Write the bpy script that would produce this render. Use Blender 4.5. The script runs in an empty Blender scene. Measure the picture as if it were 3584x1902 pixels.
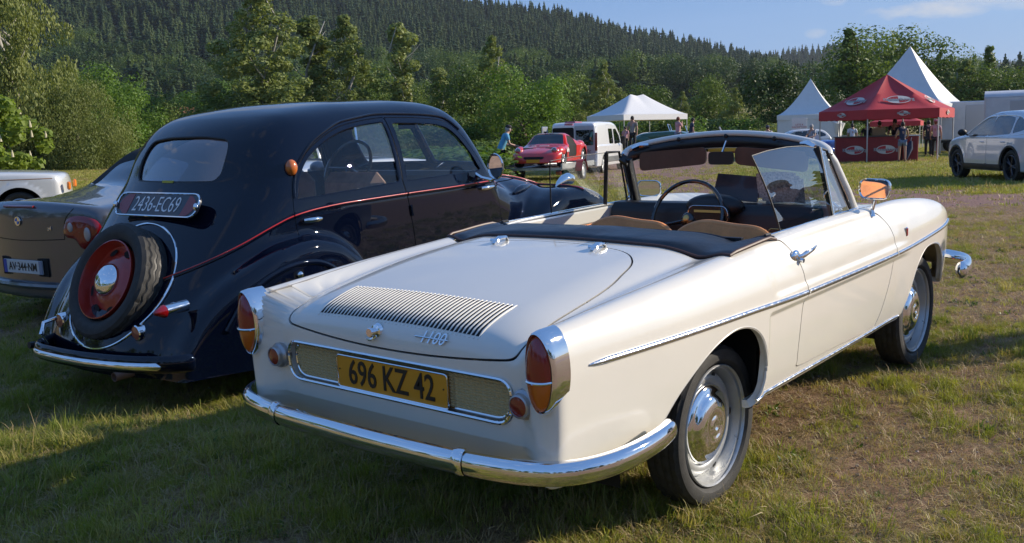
import bpy, bmesh, math, random
import numpy as np
from mathutils import Vector, Matrix
R=math.radians
random.seed(5); np.random.seed(5)
rng=np.random.RandomState(7)
S=bpy.context.scene; C=S.collection
# ------------------------------------------------------------ camera, light
CAM=np.array([-3.1217,-2.3413,1.5025]); YAW,PIT,ROL,FPX=0.6987,-0.1684,-0.0465,3422.8
def cam_axes():
    cy,sy,cp,sp=math.cos(YAW),math.sin(YAW),math.cos(PIT),math.sin(PIT)
    f=np.array([cy*cp,sy*cp,sp]); r=np.array([sy,-cy,0.]); u=np.cross(r,f)
    cr,sr=math.cos(ROL),math.sin(ROL)
    return cr*r+sr*u,-sr*r+cr*u,f
CR,CU,CF=cam_axes()
cd=bpy.data.cameras.new('camera'); cam=bpy.data.objects.new('camera',cd); C.objects.link(cam)
M=Matrix.Identity(4)
for i in range(3): M[i][0],M[i][1],M[i][2],M[i][3]=CR[i],CU[i],-CF[i],CAM[i]
cam.matrix_world=M
cd.sensor_width=36; cd.lens=FPX/3584*36; cd.clip_start=.05; cd.clip_end=6000
S.camera=cam
SUN_EL=23.0; SD=np.array([.78,-.625,0]); SD/=np.linalg.norm(SD)
SUN=np.array([SD[0]*math.cos(R(SUN_EL)),SD[1]*math.cos(R(SUN_EL)),math.sin(R(SUN_EL))])
w=bpy.data.worlds.new('World'); S.world=w; w.use_nodes=True
nt=w.node_tree; nt.nodes.clear()
sky=nt.nodes.new('ShaderNodeTexSky'); sky.sky_type='NISHITA'; sky.sun_disc=False
sky.sun_elevation=R(SUN_EL); sky.sun_rotation=math.atan2(SUN[0],SUN[1])
sky.air_density=1.0; sky.dust_density=.05; sky.ozone_density=3.0; sky.altitude=500
bg=nt.nodes.new('ShaderNodeBackground'); bg.inputs[1].default_value=.070
out=nt.nodes.new('ShaderNodeOutputWorld')
tc=nt.nodes.new('ShaderNodeTexCoord'); mp=nt.nodes.new('ShaderNodeMapping'); mp.inputs['Scale'].default_value=(1.6,1.6,7.5); mp.inputs['Location'].default_value=(2.35,.4,.9)
nz=nt.nodes.new('ShaderNodeTexNoise'); nz.inputs['Scale'].default_value=1.9; nz.inputs['Detail'].default_value=9; nz.inputs['Roughness'].default_value=.58
rp=nt.nodes.new('ShaderNodeMapRange'); rp.inputs[1].default_value=.58; rp.inputs[2].default_value=.80; rp.inputs[3].default_value=0; rp.inputs[4].default_value=.62
mx=nt.nodes.new('ShaderNodeMixRGB'); mx.inputs[2].default_value=(8.4,8.2,8.3,1)
nt.links.new(tc.outputs['Generated'],mp.inputs[0]); nt.links.new(mp.outputs[0],nz.inputs[0]); nt.links.new(nz.outputs[0],rp.inputs[0])
nt.links.new(rp.outputs[0],mx.inputs[0]); hs=nt.nodes.new('ShaderNodeMixRGB'); hs.blend_type='MIX'; hs.inputs[0].default_value=.68; hs.inputs[2].default_value=(1.7,3.8,8.6,1)
nt.links.new(sky.outputs[0],hs.inputs[1]); nt.links.new(hs.outputs[0],mx.inputs[1]); last=mx.outputs[0]
def _n(op,a,b=None,**k):
    n=nt.nodes.new('ShaderNodeMath'); n.operation=op; n.use_clamp=k.get('clamp',False)
    for i,v in enumerate((a,b)):
        if v is None: continue
        if isinstance(v,(int,float)): n.inputs[i].default_value=v
        else: nt.links.new(v,n.inputs[i])
    return n.outputs[0]
def _dot(v):
    n=nt.nodes.new('ShaderNodeVectorMath'); n.operation='DOT_PRODUCT'; nt.links.new(tc.outputs['Generated'],n.inputs[0]); n.inputs[1].default_value=tuple(v); return n.outputs['Value']
nz2=nt.nodes.new('ShaderNodeTexNoise'); nz2.inputs['Scale'].default_value=16; nz2.inputs['Detail'].default_value=9; nz2.inputs['Roughness'].default_value=.6
mp2=nt.nodes.new('ShaderNodeMapping'); mp2.inputs['Scale'].default_value=(1,1,2.6); nt.links.new(tc.outputs['Generated'],mp2.inputs[0]); nt.links.new(mp2.outputs[0],nz2.inputs[0])
for dv,a_,b_,am in (((1.085,.30,.078),.085,.011,.8),((1.006,.403,.090),.018,.006,.6),((.992,.412,.0585),.010,.0045,.5),((1.0,-.25,.10),.16,.02,.6),((.9,1.5,.42),.4,.06,.5),((.3,-1.2,.55),.25,.04,.5)):
    # single fair-weather clouds, each an ellipse of noise round its own direction
    d_=np.array(dv)/np.linalg.norm(dv); rr_=np.cross(d_,(0,0,1)); rr_/=np.linalg.norm(rr_); uu_=np.cross(rr_,d_)
    q_=_n('ADD',_n('POWER',_n('ABSOLUTE',_n('DIVIDE',_dot(rr_),a_)),2.0),_n('POWER',_n('ABSOLUTE',_n('DIVIDE',_dot(uu_),b_)),2.0))
    f_=_n('MULTIPLY',_n('GREATER_THAN',_dot(d_),0.0),_n('MULTIPLY',_n('ADD',_n('SUBTRACT',.62,_n('MULTIPLY',q_,.62)),_n('MULTIPLY',_n('SUBTRACT',nz2.outputs[0],.52),3.4),clamp=True),am),clamp=True)
    m3=nt.nodes.new('ShaderNodeMixRGB'); m3.inputs[2].default_value=(7.6,7.5,7.6,1); nt.links.new(f_,m3.inputs[0]); nt.links.new(last,m3.inputs[1]); last=m3.outputs[0]
nt.links.new(last,bg.inputs[0]); nt.links.new(bg.outputs[0],out.inputs[0])
sl=bpy.data.lights.new('sun','SUN'); sl.energy=5.0; sl.angle=R(.55); sl.color=(1,.89,.74)
so=bpy.data.objects.new('sun',sl); C.objects.link(so)
so.rotation_mode='QUATERNION'; so.rotation_quaternion=Vector(SUN).to_track_quat('Z','Y')
vs=S.view_settings; vs.view_transform='Standard'; vs.look='None'; vs.exposure=0.37; vs.gamma=1; vs.use_curve_mapping=False
S.cycles.max_bounces=10; S.cycles.transparent_max_bounces=24
# ------------------------------------------------------------ picture helpers: a pixel column and a depth give a place on the ground
PX=3584/2576.
def ray(x,y): return CF+CR*(x*PX-1792)/FPX-CU*(y*PX-951)/FPX
FH=np.array([math.cos(YAW),math.sin(YAW)]); RH=np.array([math.sin(YAW),-math.cos(YAW)])
def sstep(a,b,t):
    t=np.clip((np.asarray(t,float)-a)/(b-a),0,1); return t*t*(3-2*t)   # falls when b<a
def ground_z(x,y):
    x=np.asarray(x,float); y=np.asarray(y,float)
    D=(x-CAM[0])*FH[0]+(y-CAM[1])*FH[1]; Rr=(x-CAM[0])*RH[0]+(y-CAM[1])*RH[1]
    k=sstep(5,22,D)
    return np.where(D<120,1,120/np.maximum(D,1))*(-.039*np.maximum(D-8,0)*sstep(6,14,D)-np.where(Rr>0,.0174,.034)*Rr*k)-.10*sstep(4.3,5.3,D)*sstep(.8,-.8,Rr)*sstep(11,8.5,D)+.6*sstep(39,46,D)*sstep(82,70,D)*sstep(13.5,9,Rr)*sstep(-14,-2,Rr)
def gp(px,D):
    """ground point seen in pixel column px (of 2576) at depth D"""
    y=600.
    for _ in range(12):
        d=ray(px,y); P=CAM+D*d; g=ground_z(P[0],P[1]); y+=(P[2]-g)*2460/D
    return np.array([P[0],P[1],float(g)])
TILT=Vector((0,0,1)).rotation_difference(Vector((.0325*FH[0]+.0174*RH[0],.0325*FH[1]+.0174*RH[1],1)).normalized()).to_matrix().to_4x4()
# ------------------------------------------------------------ materials
MATS={}
def mat(name,base,rough=.5,metal=0,coat=0,spec=.5,var=0,vscale=6,bump=0,bscale=60,base2=None,emit=None,trans=0,coat_r=.04,sheen=0,sss=0,detail=6,rvar=0,obj=True,ior=1.5,alpha=1):
    if name in MATS: return MATS[name]
    m=bpy.data.materials.new(name); m.use_nodes=True; t=m.node_tree; p=t.nodes['Principled BSDF']
    p.inputs['Base Color'].default_value=(*base,1); p.inputs['Roughness'].default_value=rough; p.inputs['Metallic'].default_value=metal
    p.inputs['Coat Weight'].default_value=coat; p.inputs['Coat Roughness'].default_value=coat_r; p.inputs['Specular IOR Level'].default_value=spec
    p.inputs['Transmission Weight'].default_value=trans; p.inputs['IOR'].default_value=ior; p.inputs['Sheen Weight'].default_value=sheen; p.inputs['Alpha'].default_value=alpha
    if sss: p.inputs['Subsurface Weight'].default_value=sss; p.inputs['Subsurface Radius'].default_value=(.02,.02,.02)
    if emit: p.inputs['Emission Color'].default_value=(*emit[:3],1); p.inputs['Emission Strength'].default_value=emit[3]
    if var or bump or base2 or rvar:
        tc=t.nodes.new('ShaderNodeTexCoord'); src=tc.outputs['Object']
        n=t.nodes.new('ShaderNodeTexNoise'); n.inputs['Scale'].default_value=vscale; n.inputs['Detail'].default_value=detail; n.inputs['Roughness'].default_value=.62
        t.links.new(src,n.inputs[0])
        if var or base2:
            r=t.nodes.new('ShaderNodeValToRGB'); r.color_ramp.elements[0].position=.34; r.color_ramp.elements[1].position=.66
            b2=base2 or tuple(min(1,c*(1+var)) for c in base); b1=base if base2 else tuple(c*(1-var) for c in base)
            r.color_ramp.elements[0].color=(*b1,1); r.color_ramp.elements[1].color=(*b2,1)
            t.links.new(n.outputs[0],r.inputs[0]); t.links.new(r.outputs[0],p.inputs['Base Color'])
        if rvar:
            mr=t.nodes.new('ShaderNodeMapRange'); mr.inputs[1].default_value=.3; mr.inputs[2].default_value=.7; mr.inputs[3].default_value=max(0,rough-rvar); mr.inputs[4].default_value=rough+rvar
            t.links.new(n.outputs[0],mr.inputs[0]); t.links.new(mr.outputs[0],p.inputs['Roughness'])
        if bump:
            n2=t.nodes.new('ShaderNodeTexNoise'); n2.inputs['Scale'].default_value=bscale; n2.inputs['Detail'].default_value=5
            b=t.nodes.new('ShaderNodeBump'); b.inputs['Strength'].default_value=bump; b.inputs['Distance'].default_value=.01
            t.links.new(src,n2.inputs[0]); t.links.new(n2.outputs[0],b.inputs['Height']); t.links.new(b.outputs[0],p.inputs['Normal'])
            if coat and bump<.1: t.links.new(b.outputs[0],p.inputs['Coat Normal'])
    MATS[name]=m; return m
def glassmat(name,tint=(.9,.95,.93),ior=1.5,refl=1.0,rough=0.0,dark=0):
    if name in MATS: return MATS[name]
    m=bpy.data.materials.new(name); m.use_nodes=True; t=m.node_tree; t.nodes.clear()
    o=t.nodes.new('ShaderNodeOutputMaterial'); mixs=t.nodes.new('ShaderNodeMixShader'); tr=t.nodes.new('ShaderNodeBsdfTransparent'); g=t.nodes.new('ShaderNodeBsdfGlossy')
    tr.inputs[0].default_value=(*tint,1); g.inputs['Roughness'].default_value=rough; g.inputs[0].default_value=(refl,refl,refl,1)
    f=t.nodes.new('ShaderNodeFresnel'); f.inputs[0].default_value=ior
    ma=t.nodes.new('ShaderNodeMath'); ma.operation='MULTIPLY_ADD'; ma.inputs[1].default_value=1.6; ma.inputs[2].default_value=dark; ma.use_clamp=True
    ge=t.nodes.new('ShaderNodeNewGeometry'); nm=t.nodes.new('ShaderNodeVectorMath')  # same reflection from both faces
    t.links.new(f.outputs[0],ma.inputs[0]); t.links.new(ma.outputs[0],mixs.inputs[0]); t.links.new(tr.outputs[0],mixs.inputs[1]); t.links.new(g.outputs[0],mixs.inputs[2]); t.links.new(mixs.outputs[0],o.inputs[0])
    t.nodes.remove(nm); mi=t.nodes.new('ShaderNodeMath'); mi.operation='MULTIPLY_ADD'; mi.inputs[1].default_value=1/ior-ior; mi.inputs[2].default_value=ior
    t.links.new(ge.outputs['Backfacing'],mi.inputs[0]); t.links.new(mi.outputs[0],f.inputs[0])
    MATS[name]=m; return m
# ------------------------------------------------------------ object helpers
def tag(o,label=None,cat=None,group=None,kind=None):
    if label: o['label']=label
    if cat: o['category']=cat
    if group: o['group']=group
    if kind: o['kind']=kind
    return o
def empty(name,loc=(0,0,0),rz=0,label=None,cat=None,group=None,tilt=False,scale=1):
    o=bpy.data.objects.new(name,None); C.objects.link(o)
    m=Matrix.Translation(Vector(loc))@(TILT if tilt else Matrix.Identity(4))@Matrix.Rotation(rz,4,'Z')@Matrix.Scale(scale,4)
    o.matrix_world=m; o.empty_display_size=.1
    return tag(o,label,cat,group)
def link(name,me,m=None,parent=None,**k):
    o=bpy.data.objects.new(name,me); C.objects.link(o)
    if m is not None and not me.materials: me.materials.append(m)
    if parent is not None: o.parent=parent
    tag(o,k.get('label'),k.get('cat'),k.get('group'),k.get('kind')); return o
def copy_tree(o,parent=None):
    c=o.copy(); C.objects.link(c); c.parent=parent
    if parent is not None: c.matrix_parent_inverse=o.matrix_parent_inverse
    for ch in [x for x in bpy.data.objects if x.parent==o]: copy_tree(ch,c)
    return c
def np_mesh(name,V,F,N=None,smooth=True,sharp=None,mi=None):
    me=bpy.data.meshes.new(name); V=np.asarray(V,np.float32)
    if isinstance(F,np.ndarray) and F.ndim==2 and F.shape[1]==4:
        tri=F[:,3]<0; cnt=np.where(tri,3,4); mask=np.ones(F.shape,bool); mask[tri,3]=False; loops=F[mask].astype(np.int32)
    else:
        cnt=np.array([len(f) for f in F]); loops=np.array([i for f in F for i in f],np.int32)
    st=np.concatenate([[0],np.cumsum(cnt)[:-1]]).astype(np.int32)
    me.vertices.add(len(V)); me.vertices.foreach_set('co',V.ravel())
    me.loops.add(len(loops)); me.loops.foreach_set('vertex_index',loops)
    me.polygons.add(len(cnt)); me.polygons.foreach_set('loop_start',st)
    me.polygons.foreach_set('use_smooth',np.full(len(cnt),smooth))
    if mi is not None: me.polygons.foreach_set('material_index',np.asarray(mi,np.int32))
    me.update(calc_edges=True); me.validate()
    if N is not None: me.normals_split_custom_set_from_vertices(np.asarray(N,np.float32).tolist())
    elif smooth and sharp: me.set_sharp_from_angle(angle=R(sharp))
    return me
class MB:
    """collects simple shapes and links them as ONE mesh object"""
    def __init__(s): s.V=[]; s.F=[]; s.n=0
    def add(s,V,F,M=None):
        V=np.asarray(V,float)
        if M is not None: V=V@np.array(M)[:3,:3].T+np.array(M)[:3,3]
        s.V.append(V); s.F+=[tuple(i+s.n for i in f) for f in F]; s.n+=len(V); return s
    def box(s,c,d,rz=0,bev=0,M=None,rot=None):
        x,y,z=[t/2 for t in d]
        if bev>0:
            b=min(bev,x*.99,y*.99,z*.99); V=[];idx={}
            for sx in(-1,1):
                for sy in(-1,1):
                    for sz in(-1,1):
                        for k,(ax,ay,az) in enumerate(((0,1,1),(1,0,1),(1,1,0))):
                            idx[(sx,sy,sz,k)]=len(V); V.append((sx*(x-b*ax),sy*(y-b*ay),sz*(z-b*az)))
            F=[]
            def q(*k): F.append([idx[i] for i in k])
            for t in(-1,1):
                o=(1 if t>0 else -1)
                a=[(t,-1,-1,0),(t,1,-1,0),(t,1,1,0),(t,-1,1,0)]; q(*(a if t>0 else a[::-1]))
                a=[(-1,t,-1,1),(-1,t,1,1),(1,t,1,1),(1,t,-1,1)]; q(*(a if t>0 else a[::-1]))
                a=[(-1,-1,t,2),(1,-1,t,2),(1,1,t,2),(-1,1,t,2)]; q(*(a if t>0 else a[::-1]))
            for sa in(-1,1):
                for sb in(-1,1):
                    f=[(sa,sb,-1,0),(sa,sb,1,0),(sa,sb,1,1),(sa,sb,-1,1)]; q(*(f if sa*sb<0 else f[::-1]))
                    f=[(sa,-1,sb,0),(sa,1,sb,0),(sa,1,sb,2),(sa,-1,sb,2)]; q(*(f if sa*sb>0 else f[::-1]))
                    f=[(-1,sa,sb,1),(1,sa,sb,1),(1,sa,sb,2),(-1,sa,sb,2)]; q(*(f if sa*sb<0 else f[::-1]))
            for sx in(-1,1):
                for sy in(-1,1):
                    for sz in(-1,1):
                        f=[(sx,sy,sz,0),(sx,sy,sz,1),(sx,sy,sz,2)]; q(*(f if sx*sy*sz>0 else f[::-1]))
        else:
            V=[(-x,-y,-z),(x,-y,-z),(x,y,-z),(-x,y,-z),(-x,-y,z),(x,-y,z),(x,y,z),(-x,y,z)]
            F=[(0,3,2,1),(4,5,6,7),(0,1,5,4),(1,2,6,5),(2,3,7,6),(3,0,4,7)]
        V=np.array(V,float)
        if rot is not None: V=V@np.array(rot)[:3,:3].T
        if rz: V=V@np.array(Matrix.Rotation(rz,3,'Z')).T
        return s.add(V+np.array(c),F,M)
    def tube(s,pts,r,n=8,closed=False,cap=True,M=None,up=(0,0,1),sq=None):
        """sweep; r is a number or list; sq=(a,b) gives an elliptic section a (side) x b (up)"""
        P=np.array(pts,float); m=len(P); rr=np.full(m,r,float) if np.isscalar(r) else np.array(r,float)
        T=np.zeros_like(P)
        for i in range(m):
            a=P[(i-1)%m] if (i>0 or closed) else P[i]; b=P[(i+1)%m] if (i<m-1 or closed) else P[i]
            t=b-a; T[i]=t/(np.linalg.norm(t)+1e-12)
        U=np.array(up,float); V=[]
        for i in range(m):
            sd=np.cross(T[i],U); 
            if np.linalg.norm(sd)<1e-3: sd=np.cross(T[i],(1,0,.01))
            sd/=np.linalg.norm(sd); uu=np.cross(sd,T[i])
            a,b=(rr[i],rr[i]) if sq is None else (sq[0]*rr[i],sq[1]*rr[i])
            for k in range(n):
                th=2*math.pi*k/n; V.append(P[i]+sd*a*math.cos(th)+uu*b*math.sin(th))
        F=[]
        for i in range(m if closed else m-1):
            j=(i+1)%m
            for k in range(n): l=(k+1)%n; F.append((i*n+k,i*n+l,j*n+l,j*n+k))
        if cap and not closed: F.append(tuple(range(n))[::-1]); F.append(tuple((m-1)*n+k for k in range(n)))
        return s.add(V,F,M)
    def lathe(s,prof,axis='Y',n=32,c=(0,0,0),M=None,a0=0,a1=2*math.pi):
        """prof: (radius, offset along axis)"""
        V=[];F=[];full=abs(a1-a0-2*math.pi)<1e-6; m=n if full else n+1
        for r,h in prof:
            for k in range(m):
                t=a0+(a1-a0)*k/n; ca,sa=math.cos(t)*r,math.sin(t)*r
                V.append({'Y':(ca,h,sa),'Z':(ca,sa,h),'X':(h,ca,sa)}[axis])
        fl=(axis!='Y')
        for i in range(len(prof)-1):
            for k in range(n):
                l=(k+1)%m; f=(i*m+k,i*m+l,(i+1)*m+l,(i+1)*m+k); F.append(f if fl else f[::-1])
        return s.add(np.array(V)+np.array(c),F,M)
    def prism(s,poly,a,b,axis='Y',M=None):
        n=len(poly); V=[]
        for h in (a,b):
            for p,q in poly: V.append({'Y':(p,h,q),'Z':(p,q,h),'X':(h,p,q)}[axis])
        F=[tuple(range(n)),tuple(range(n,2*n))[::-1]]+[(i,i+n,(i+1)%n+n,(i+1)%n) for i in range(n)]
        area=sum(poly[i][0]*poly[(i+1)%n][1]-poly[(i+1)%n][0]*poly[i][1] for i in range(n))
        flip=(area>0)==(axis!='Y')
        if (b<a): flip=not flip
        if flip: F=[f[::-1] for f in F]
        return s.add(V,F,M)
    def grid(s,fn,nu,nv,M=None,flip=False):
        V=[fn(i/nu,j/nv) for i in range(nu+1) for j in range(nv+1)]
        F=[(i*(nv+1)+j,(i+1)*(nv+1)+j,(i+1)*(nv+1)+j+1,i*(nv+1)+j+1) for i in range(nu) for j in range(nv)]
        if flip: F=[f[::-1] for f in F]
        return s.add(V,F,M)
    def ball(s,c,r,n=12,m=8,M=None):
        r=(r,r,r) if np.isscalar(r) else r; V=[];F=[]
        for i in range(m+1):
            p=math.pi*i/m
            for k in range(n): t=2*math.pi*k/n; V.append((c[0]+r[0]*math.sin(p)*math.cos(t),c[1]+r[1]*math.sin(p)*math.sin(t),c[2]+r[2]*math.cos(p)))
        for i in range(m):
            for k in range(n): l=(k+1)%n; F.append((i*n+k,(i+1)*n+k,(i+1)*n+l,i*n+l))
        return s.add(V,F,M)
    def mesh(s,name,sharp=35): return np_mesh(name,np.concatenate(s.V),s.F,sharp=sharp)
    def build(s,name,m,parent=None,sharp=35,**k): return link(name,s.mesh(name,sharp),m,parent,**k)
def text(name,body,size,m,parent,M,depth=.0015,label=None,shear=0,sx=1,align='CENTER',kind=None,bold=0):
    cu=bpy.data.curves.new(name,'FONT'); cu.body=body; cu.size=size; cu.extrude=depth; cu.align_x=align; cu.align_y='CENTER'; cu.shear=shear; cu.offset=bold; cu.resolution_u=3
    t=bpy.data.objects.new('t',cu); C.objects.link(t); dg=bpy.context.evaluated_depsgraph_get(); me=bpy.data.meshes.new_from_object(t.evaluated_get(dg)); bpy.data.objects.remove(t)
    me.transform(Matrix.Scale(sx,4,(1,0,0)))
    me.transform(M); me.name=name; me.materials.clear()
    return link(name,me,m,parent,label=label,kind=kind)
def frame(o,xa,ya):
    """matrix with origin o, x axis xa and y axis ya"""
    x=Vector(xa).normalized(); z=x.cross(Vector(ya)).normalized(); y=z.cross(x)
    return Matrix(((x[0],y[0],z[0],o[0]),(x[1],y[1],z[1],o[1]),(x[2],y[2],z[2],o[2]),(0,0,0,1)))
# ------------------------------------------------------------ implicit shells
def interp(xs,ys):
    """smooth monotone interpolation through key points"""
    xs=np.array(xs,float); ys=np.array(ys,float); h=np.diff(xs); d=np.diff(ys)/h; m=np.zeros(len(xs))
    m[0],m[-1]=d[0],d[-1]
    for i in range(1,len(xs)-1):
        if d[i-1]*d[i]>0: w1=2*h[i]+h[i-1]; w2=h[i]+2*h[i-1]; m[i]=(w1+w2)/(w1/d[i-1]+w2/d[i])
    def f(x):
        x=np.clip(np.asarray(x,float),xs[0],xs[-1]); i=np.clip(np.searchsorted(xs,x)-1,0,len(xs)-2)
        t=(x-xs[i])/h[i]; t2=t*t; t3=t2*t
        return (2*t3-3*t2+1)*ys[i]+(t3-2*t2+t)*h[i]*m[i]+(-2*t3+3*t2)*ys[i+1]+(t3-t2)*h[i]*m[i+1]
    return f
def KS(*p):
    """natural cubic spline: no breaks in curvature, so paint reflects smoothly"""
    x=np.array([a for a,b in p],float); y=np.array([b for a,b in p],float); n=len(x); h=np.diff(x); A=np.eye(n); r=np.zeros(n)
    for i in range(1,n-1): A[i,i-1:i+2]=[h[i-1],2*(h[i-1]+h[i]),h[i]]; r[i]=6*((y[i+1]-y[i])/h[i]-(y[i]-y[i-1])/h[i-1])
    m=np.linalg.solve(A,r)
    def f(q):
        q=np.clip(np.asarray(q,float),x[0],x[-1]); i=np.clip(np.searchsorted(x,q)-1,0,n-2); a=(x[i+1]-q)/h[i]; b=(q-x[i])/h[i]
        return a*y[i]+b*y[i+1]+((a**3-a)*m[i]+(b**3-b)*m[i+1])*h[i]**2/6
    return f
def K(*p): return interp([a for a,b in p],[b for a,b in p])
def smax(a,b,k):
    h=np.maximum(k-np.abs(a-b),0)/k; return np.maximum(a,b)+h*h*h*k/6
def smin(a,b,k): return -smax(-a,-b,k)
def implicit(F,x0,x1,zc,nx,nth,ncap,rmax=2.2,yc=0,steps=28):
    us=[]
    for i in range(ncap,0,-1): us.append((x0,-math.sin(i/ncap*math.pi/2),math.cos(i/ncap*math.pi/2)))
    for i in range(nx+1): us.append((x0+(x1-x0)*i/nx,0,1))
    for i in range(1,ncap+1): us.append((x1,math.sin(i/ncap*math.pi/2),math.cos(i/ncap*math.pi/2)))
    us=np.array(us); th=np.arange(nth)/nth*2*math.pi
    zcf=zc if callable(zc) else (lambda x: zc+0*x)
    O=np.zeros((len(us),nth,3)); D=np.zeros((len(us),nth,3))
    O[...,0]=us[:,0,None]; O[...,1]=yc; O[...,2]=zcf(us[:,0])[:,None]
    D[...,0]=us[:,1,None]; D[...,1]=us[:,2,None]*np.sin(th); D[...,2]=us[:,2,None]*np.cos(th)
    sh=O.shape; O=O.reshape(-1,3); D=D.reshape(-1,3)
    lo=np.zeros(len(O)); hi=np.full(len(O),float(rmax)); found=np.zeros(len(O),bool)
    for i in range(1,steps+1):
        t=rmax*(i/steps)**1.3; v=F(O+D*t)
        new=(v>0)&~found; hi[new]=t; found|=new; lo[~found]=t
    for _ in range(18):
        mid=(lo+hi)/2; v=F(O+D*mid[:,None]); pos=v>0; hi=np.where(pos,mid,hi); lo=np.where(pos,lo,mid)
    V=O+D*((lo+hi)/2)[:,None]
    N=grad(F,V)
    m,n=sh[0],sh[1]; I=np.arange(m-1)[:,None]; J=np.arange(n)[None,:]; J2=(J+1)%n
    Fc=np.stack([I*n+J+0*J2,(I+1)*n+J,(I+1)*n+J2,I*n+J2+0*J],-1).reshape(-1,4)
    return dict(V=V,N=N,F=Fc)
def grad(F,V,e=.0015):
    N=np.zeros_like(V)
    for a in range(3):
        d=np.zeros(3); d[a]=e; N[:,a]=F(V+d)-F(V-d)
    return N/(np.linalg.norm(N,axis=1,keepdims=True)+1e-12)
def compact(m):
    F=m['F']; used=np.unique(F[F>=0]); mp=np.full(len(m['V'])+1,-1); mp[used]=np.arange(len(used))
    G=np.where(F>=0,mp[F],-1); o=dict(V=m['V'][used],N=m['N'][used],F=G)
    o['cut']=(m['cut'][used] if 'cut' in m else np.zeros(len(used),bool)); return o
def split(m,fn):
    """cut the shell along fn=0; returns (inside fn<0, outside)"""
    V,N,F=m['V'],m['N'],m['F']; f=fn(V); f=np.where(np.abs(f)<1e-7,1e-7,f)
    cut=m['cut'] if 'cut' in m else np.zeros(len(V),bool)
    neg=f<0; Fi=np.where(F>=0,F,F[:,[0]]); fn_=neg[Fi]; alln=fn_.all(1); allp=(~fn_).all(1)
    ins=[F[alln]]; outs=[F[allp]]; nV=[];nN=[];cache={};base=len(V); ti=[];to=[]
    def ed(a,b):
        k=(a,b) if a<b else (b,a)
        if k in cache: return cache[k]
        t=f[k[0]]/(f[k[0]]-f[k[1]]); nV.append(V[k[0]]*(1-t)+V[k[1]]*t); nn=N[k[0]]*(1-t)+N[k[1]]*t; nN.append(nn/(np.linalg.norm(nn)+1e-9))
        cache[k]=base+len(nV)-1; return cache[k]
    for q in F[~(alln|allp)]:
        q=[i for i in q if i>=0]; A=[];B=[]
        for i in range(len(q)):
            a,b=int(q[i]),int(q[(i+1)%len(q)])
            (A if neg[a] else B).append(a)
            if neg[a]!=neg[b]: e=ed(a,b); A.append(e); B.append(e)
        for P,L in((A,ti),(B,to)):
            if len(P)==4: L.append(P)
            elif len(P)==3: L.append(P+[-1])
            else:
                for i in range(1,len(P)-1): L.append([P[0],P[i],P[i+1],-1])
    V2=np.concatenate([V,np.array(nV).reshape(-1,3)]); N2=np.concatenate([N,np.array(nN).reshape(-1,3)]); c2=np.concatenate([cut,np.ones(len(nV),bool)])
    r=[]
    for a,L in((ins,ti),(outs,to)):
        FF=np.concatenate(a+([np.array(L)] if L else [])).astype(int); r.append(compact(dict(V=V2,N=N2,F=FF,cut=c2)))
    return r
def flange(m,depth,dirv=None):
    """fold the cut edges inwards, giving the panel a real thickness"""
    F=m['F']; cut=m['cut']; E={}
    for q in F[cut[np.where(F>=0,F,F[:,[0]])].sum(1)>=2]:
        q=[int(i) for i in q if i>=0]
        for i in range(len(q)):
            a,b=q[i],q[(i+1)%len(q)]
            if a!=b: E[(a,b)]=E.get((a,b),0)+1
    bd=[(a,b) for (a,b) in E if (b,a) not in E and cut[a] and cut[b]]
    if not bd: return m
    V,N=m['V'],m['N']; nv=[];nn=[];nf=[];n=len(V)
    for a,b in bd:
        va,vb=V[a],V[b]; da=-N[a]*depth if dirv is None else np.array(dirv)*depth; db=-N[b]*depth if dirv is None else np.array(dirv)*depth
        fnm=np.cross(vb-va,da); l=np.linalg.norm(fnm)
        if l<1e-12: continue
        fnm=-fnm/l; k=n+len(nv); nv+=[va,vb,vb+db,va+da]; nn+=[fnm]*4; nf.append([k,k+3,k+2,k+1])
    return dict(V=np.concatenate([V,nv]),N=np.concatenate([N,nn]),F=np.concatenate([F,np.array(nf)]),cut=np.concatenate([cut,np.zeros(len(nv),bool)]))
def shell_obj(name,m,mt,parent,off=0,**k):
    V=m['V']+m['N']*off
    return link(name,np_mesh(name,V,m['F'],m['N']),mt,parent,**k)
def loops(g,minlen=20,step=.012):
    """ordered cut edges of a shell piece: list of (points, normals)"""
    F=g['F']; E=set()
    for q in F[g['cut'][np.where(F>=0,F,F[:,[0]])].sum(1)>=2]:
        q=[int(i) for i in q if i>=0]
        for i in range(len(q)):
            if q[i]!=q[(i+1)%len(q)]: E.add((q[i],q[(i+1)%len(q)]))
    nx={a:b for (a,b) in E if (b,a) not in E and g['cut'][a] and g['cut'][b]}; out=[]
    while nx:
        st,cur=nx.popitem(); l=[st]
        while cur in nx: l.append(cur); cur=nx.pop(cur)
        l.append(cur)
        if len(l)<minlen: continue
        P=g['V'][l]; k=[0]
        for i in range(1,len(P)):
            if np.linalg.norm(P[i]-P[k[-1]])>step: k.append(i)
        out.append((P[k],g['N'][l][k]))
    return out
def gap_shadow(g,parent,depth=.0055,r=.0042,name='gap_shadow'):
    """black tube added inside a panel gap, standing in for its shade"""
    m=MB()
    for P,N in loops(g): m.tube(P-N*depth,r,n=5)  # black tube makes the gap read dark, shade put in as colour
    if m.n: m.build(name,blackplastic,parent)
def join(*ms):
    n=0;V=[];N=[];F=[];c=[]
    for m in ms:
        if len(m['V'])==0: continue
        V.append(m['V']);N.append(m['N']);F.append(np.where(m['F']>=0,m['F']+n,-1));c.append(m['cut']); n+=len(m['V'])
    return dict(V=np.concatenate(V),N=np.concatenate(N),F=np.concatenate(F),cut=np.concatenate(c))
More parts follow.
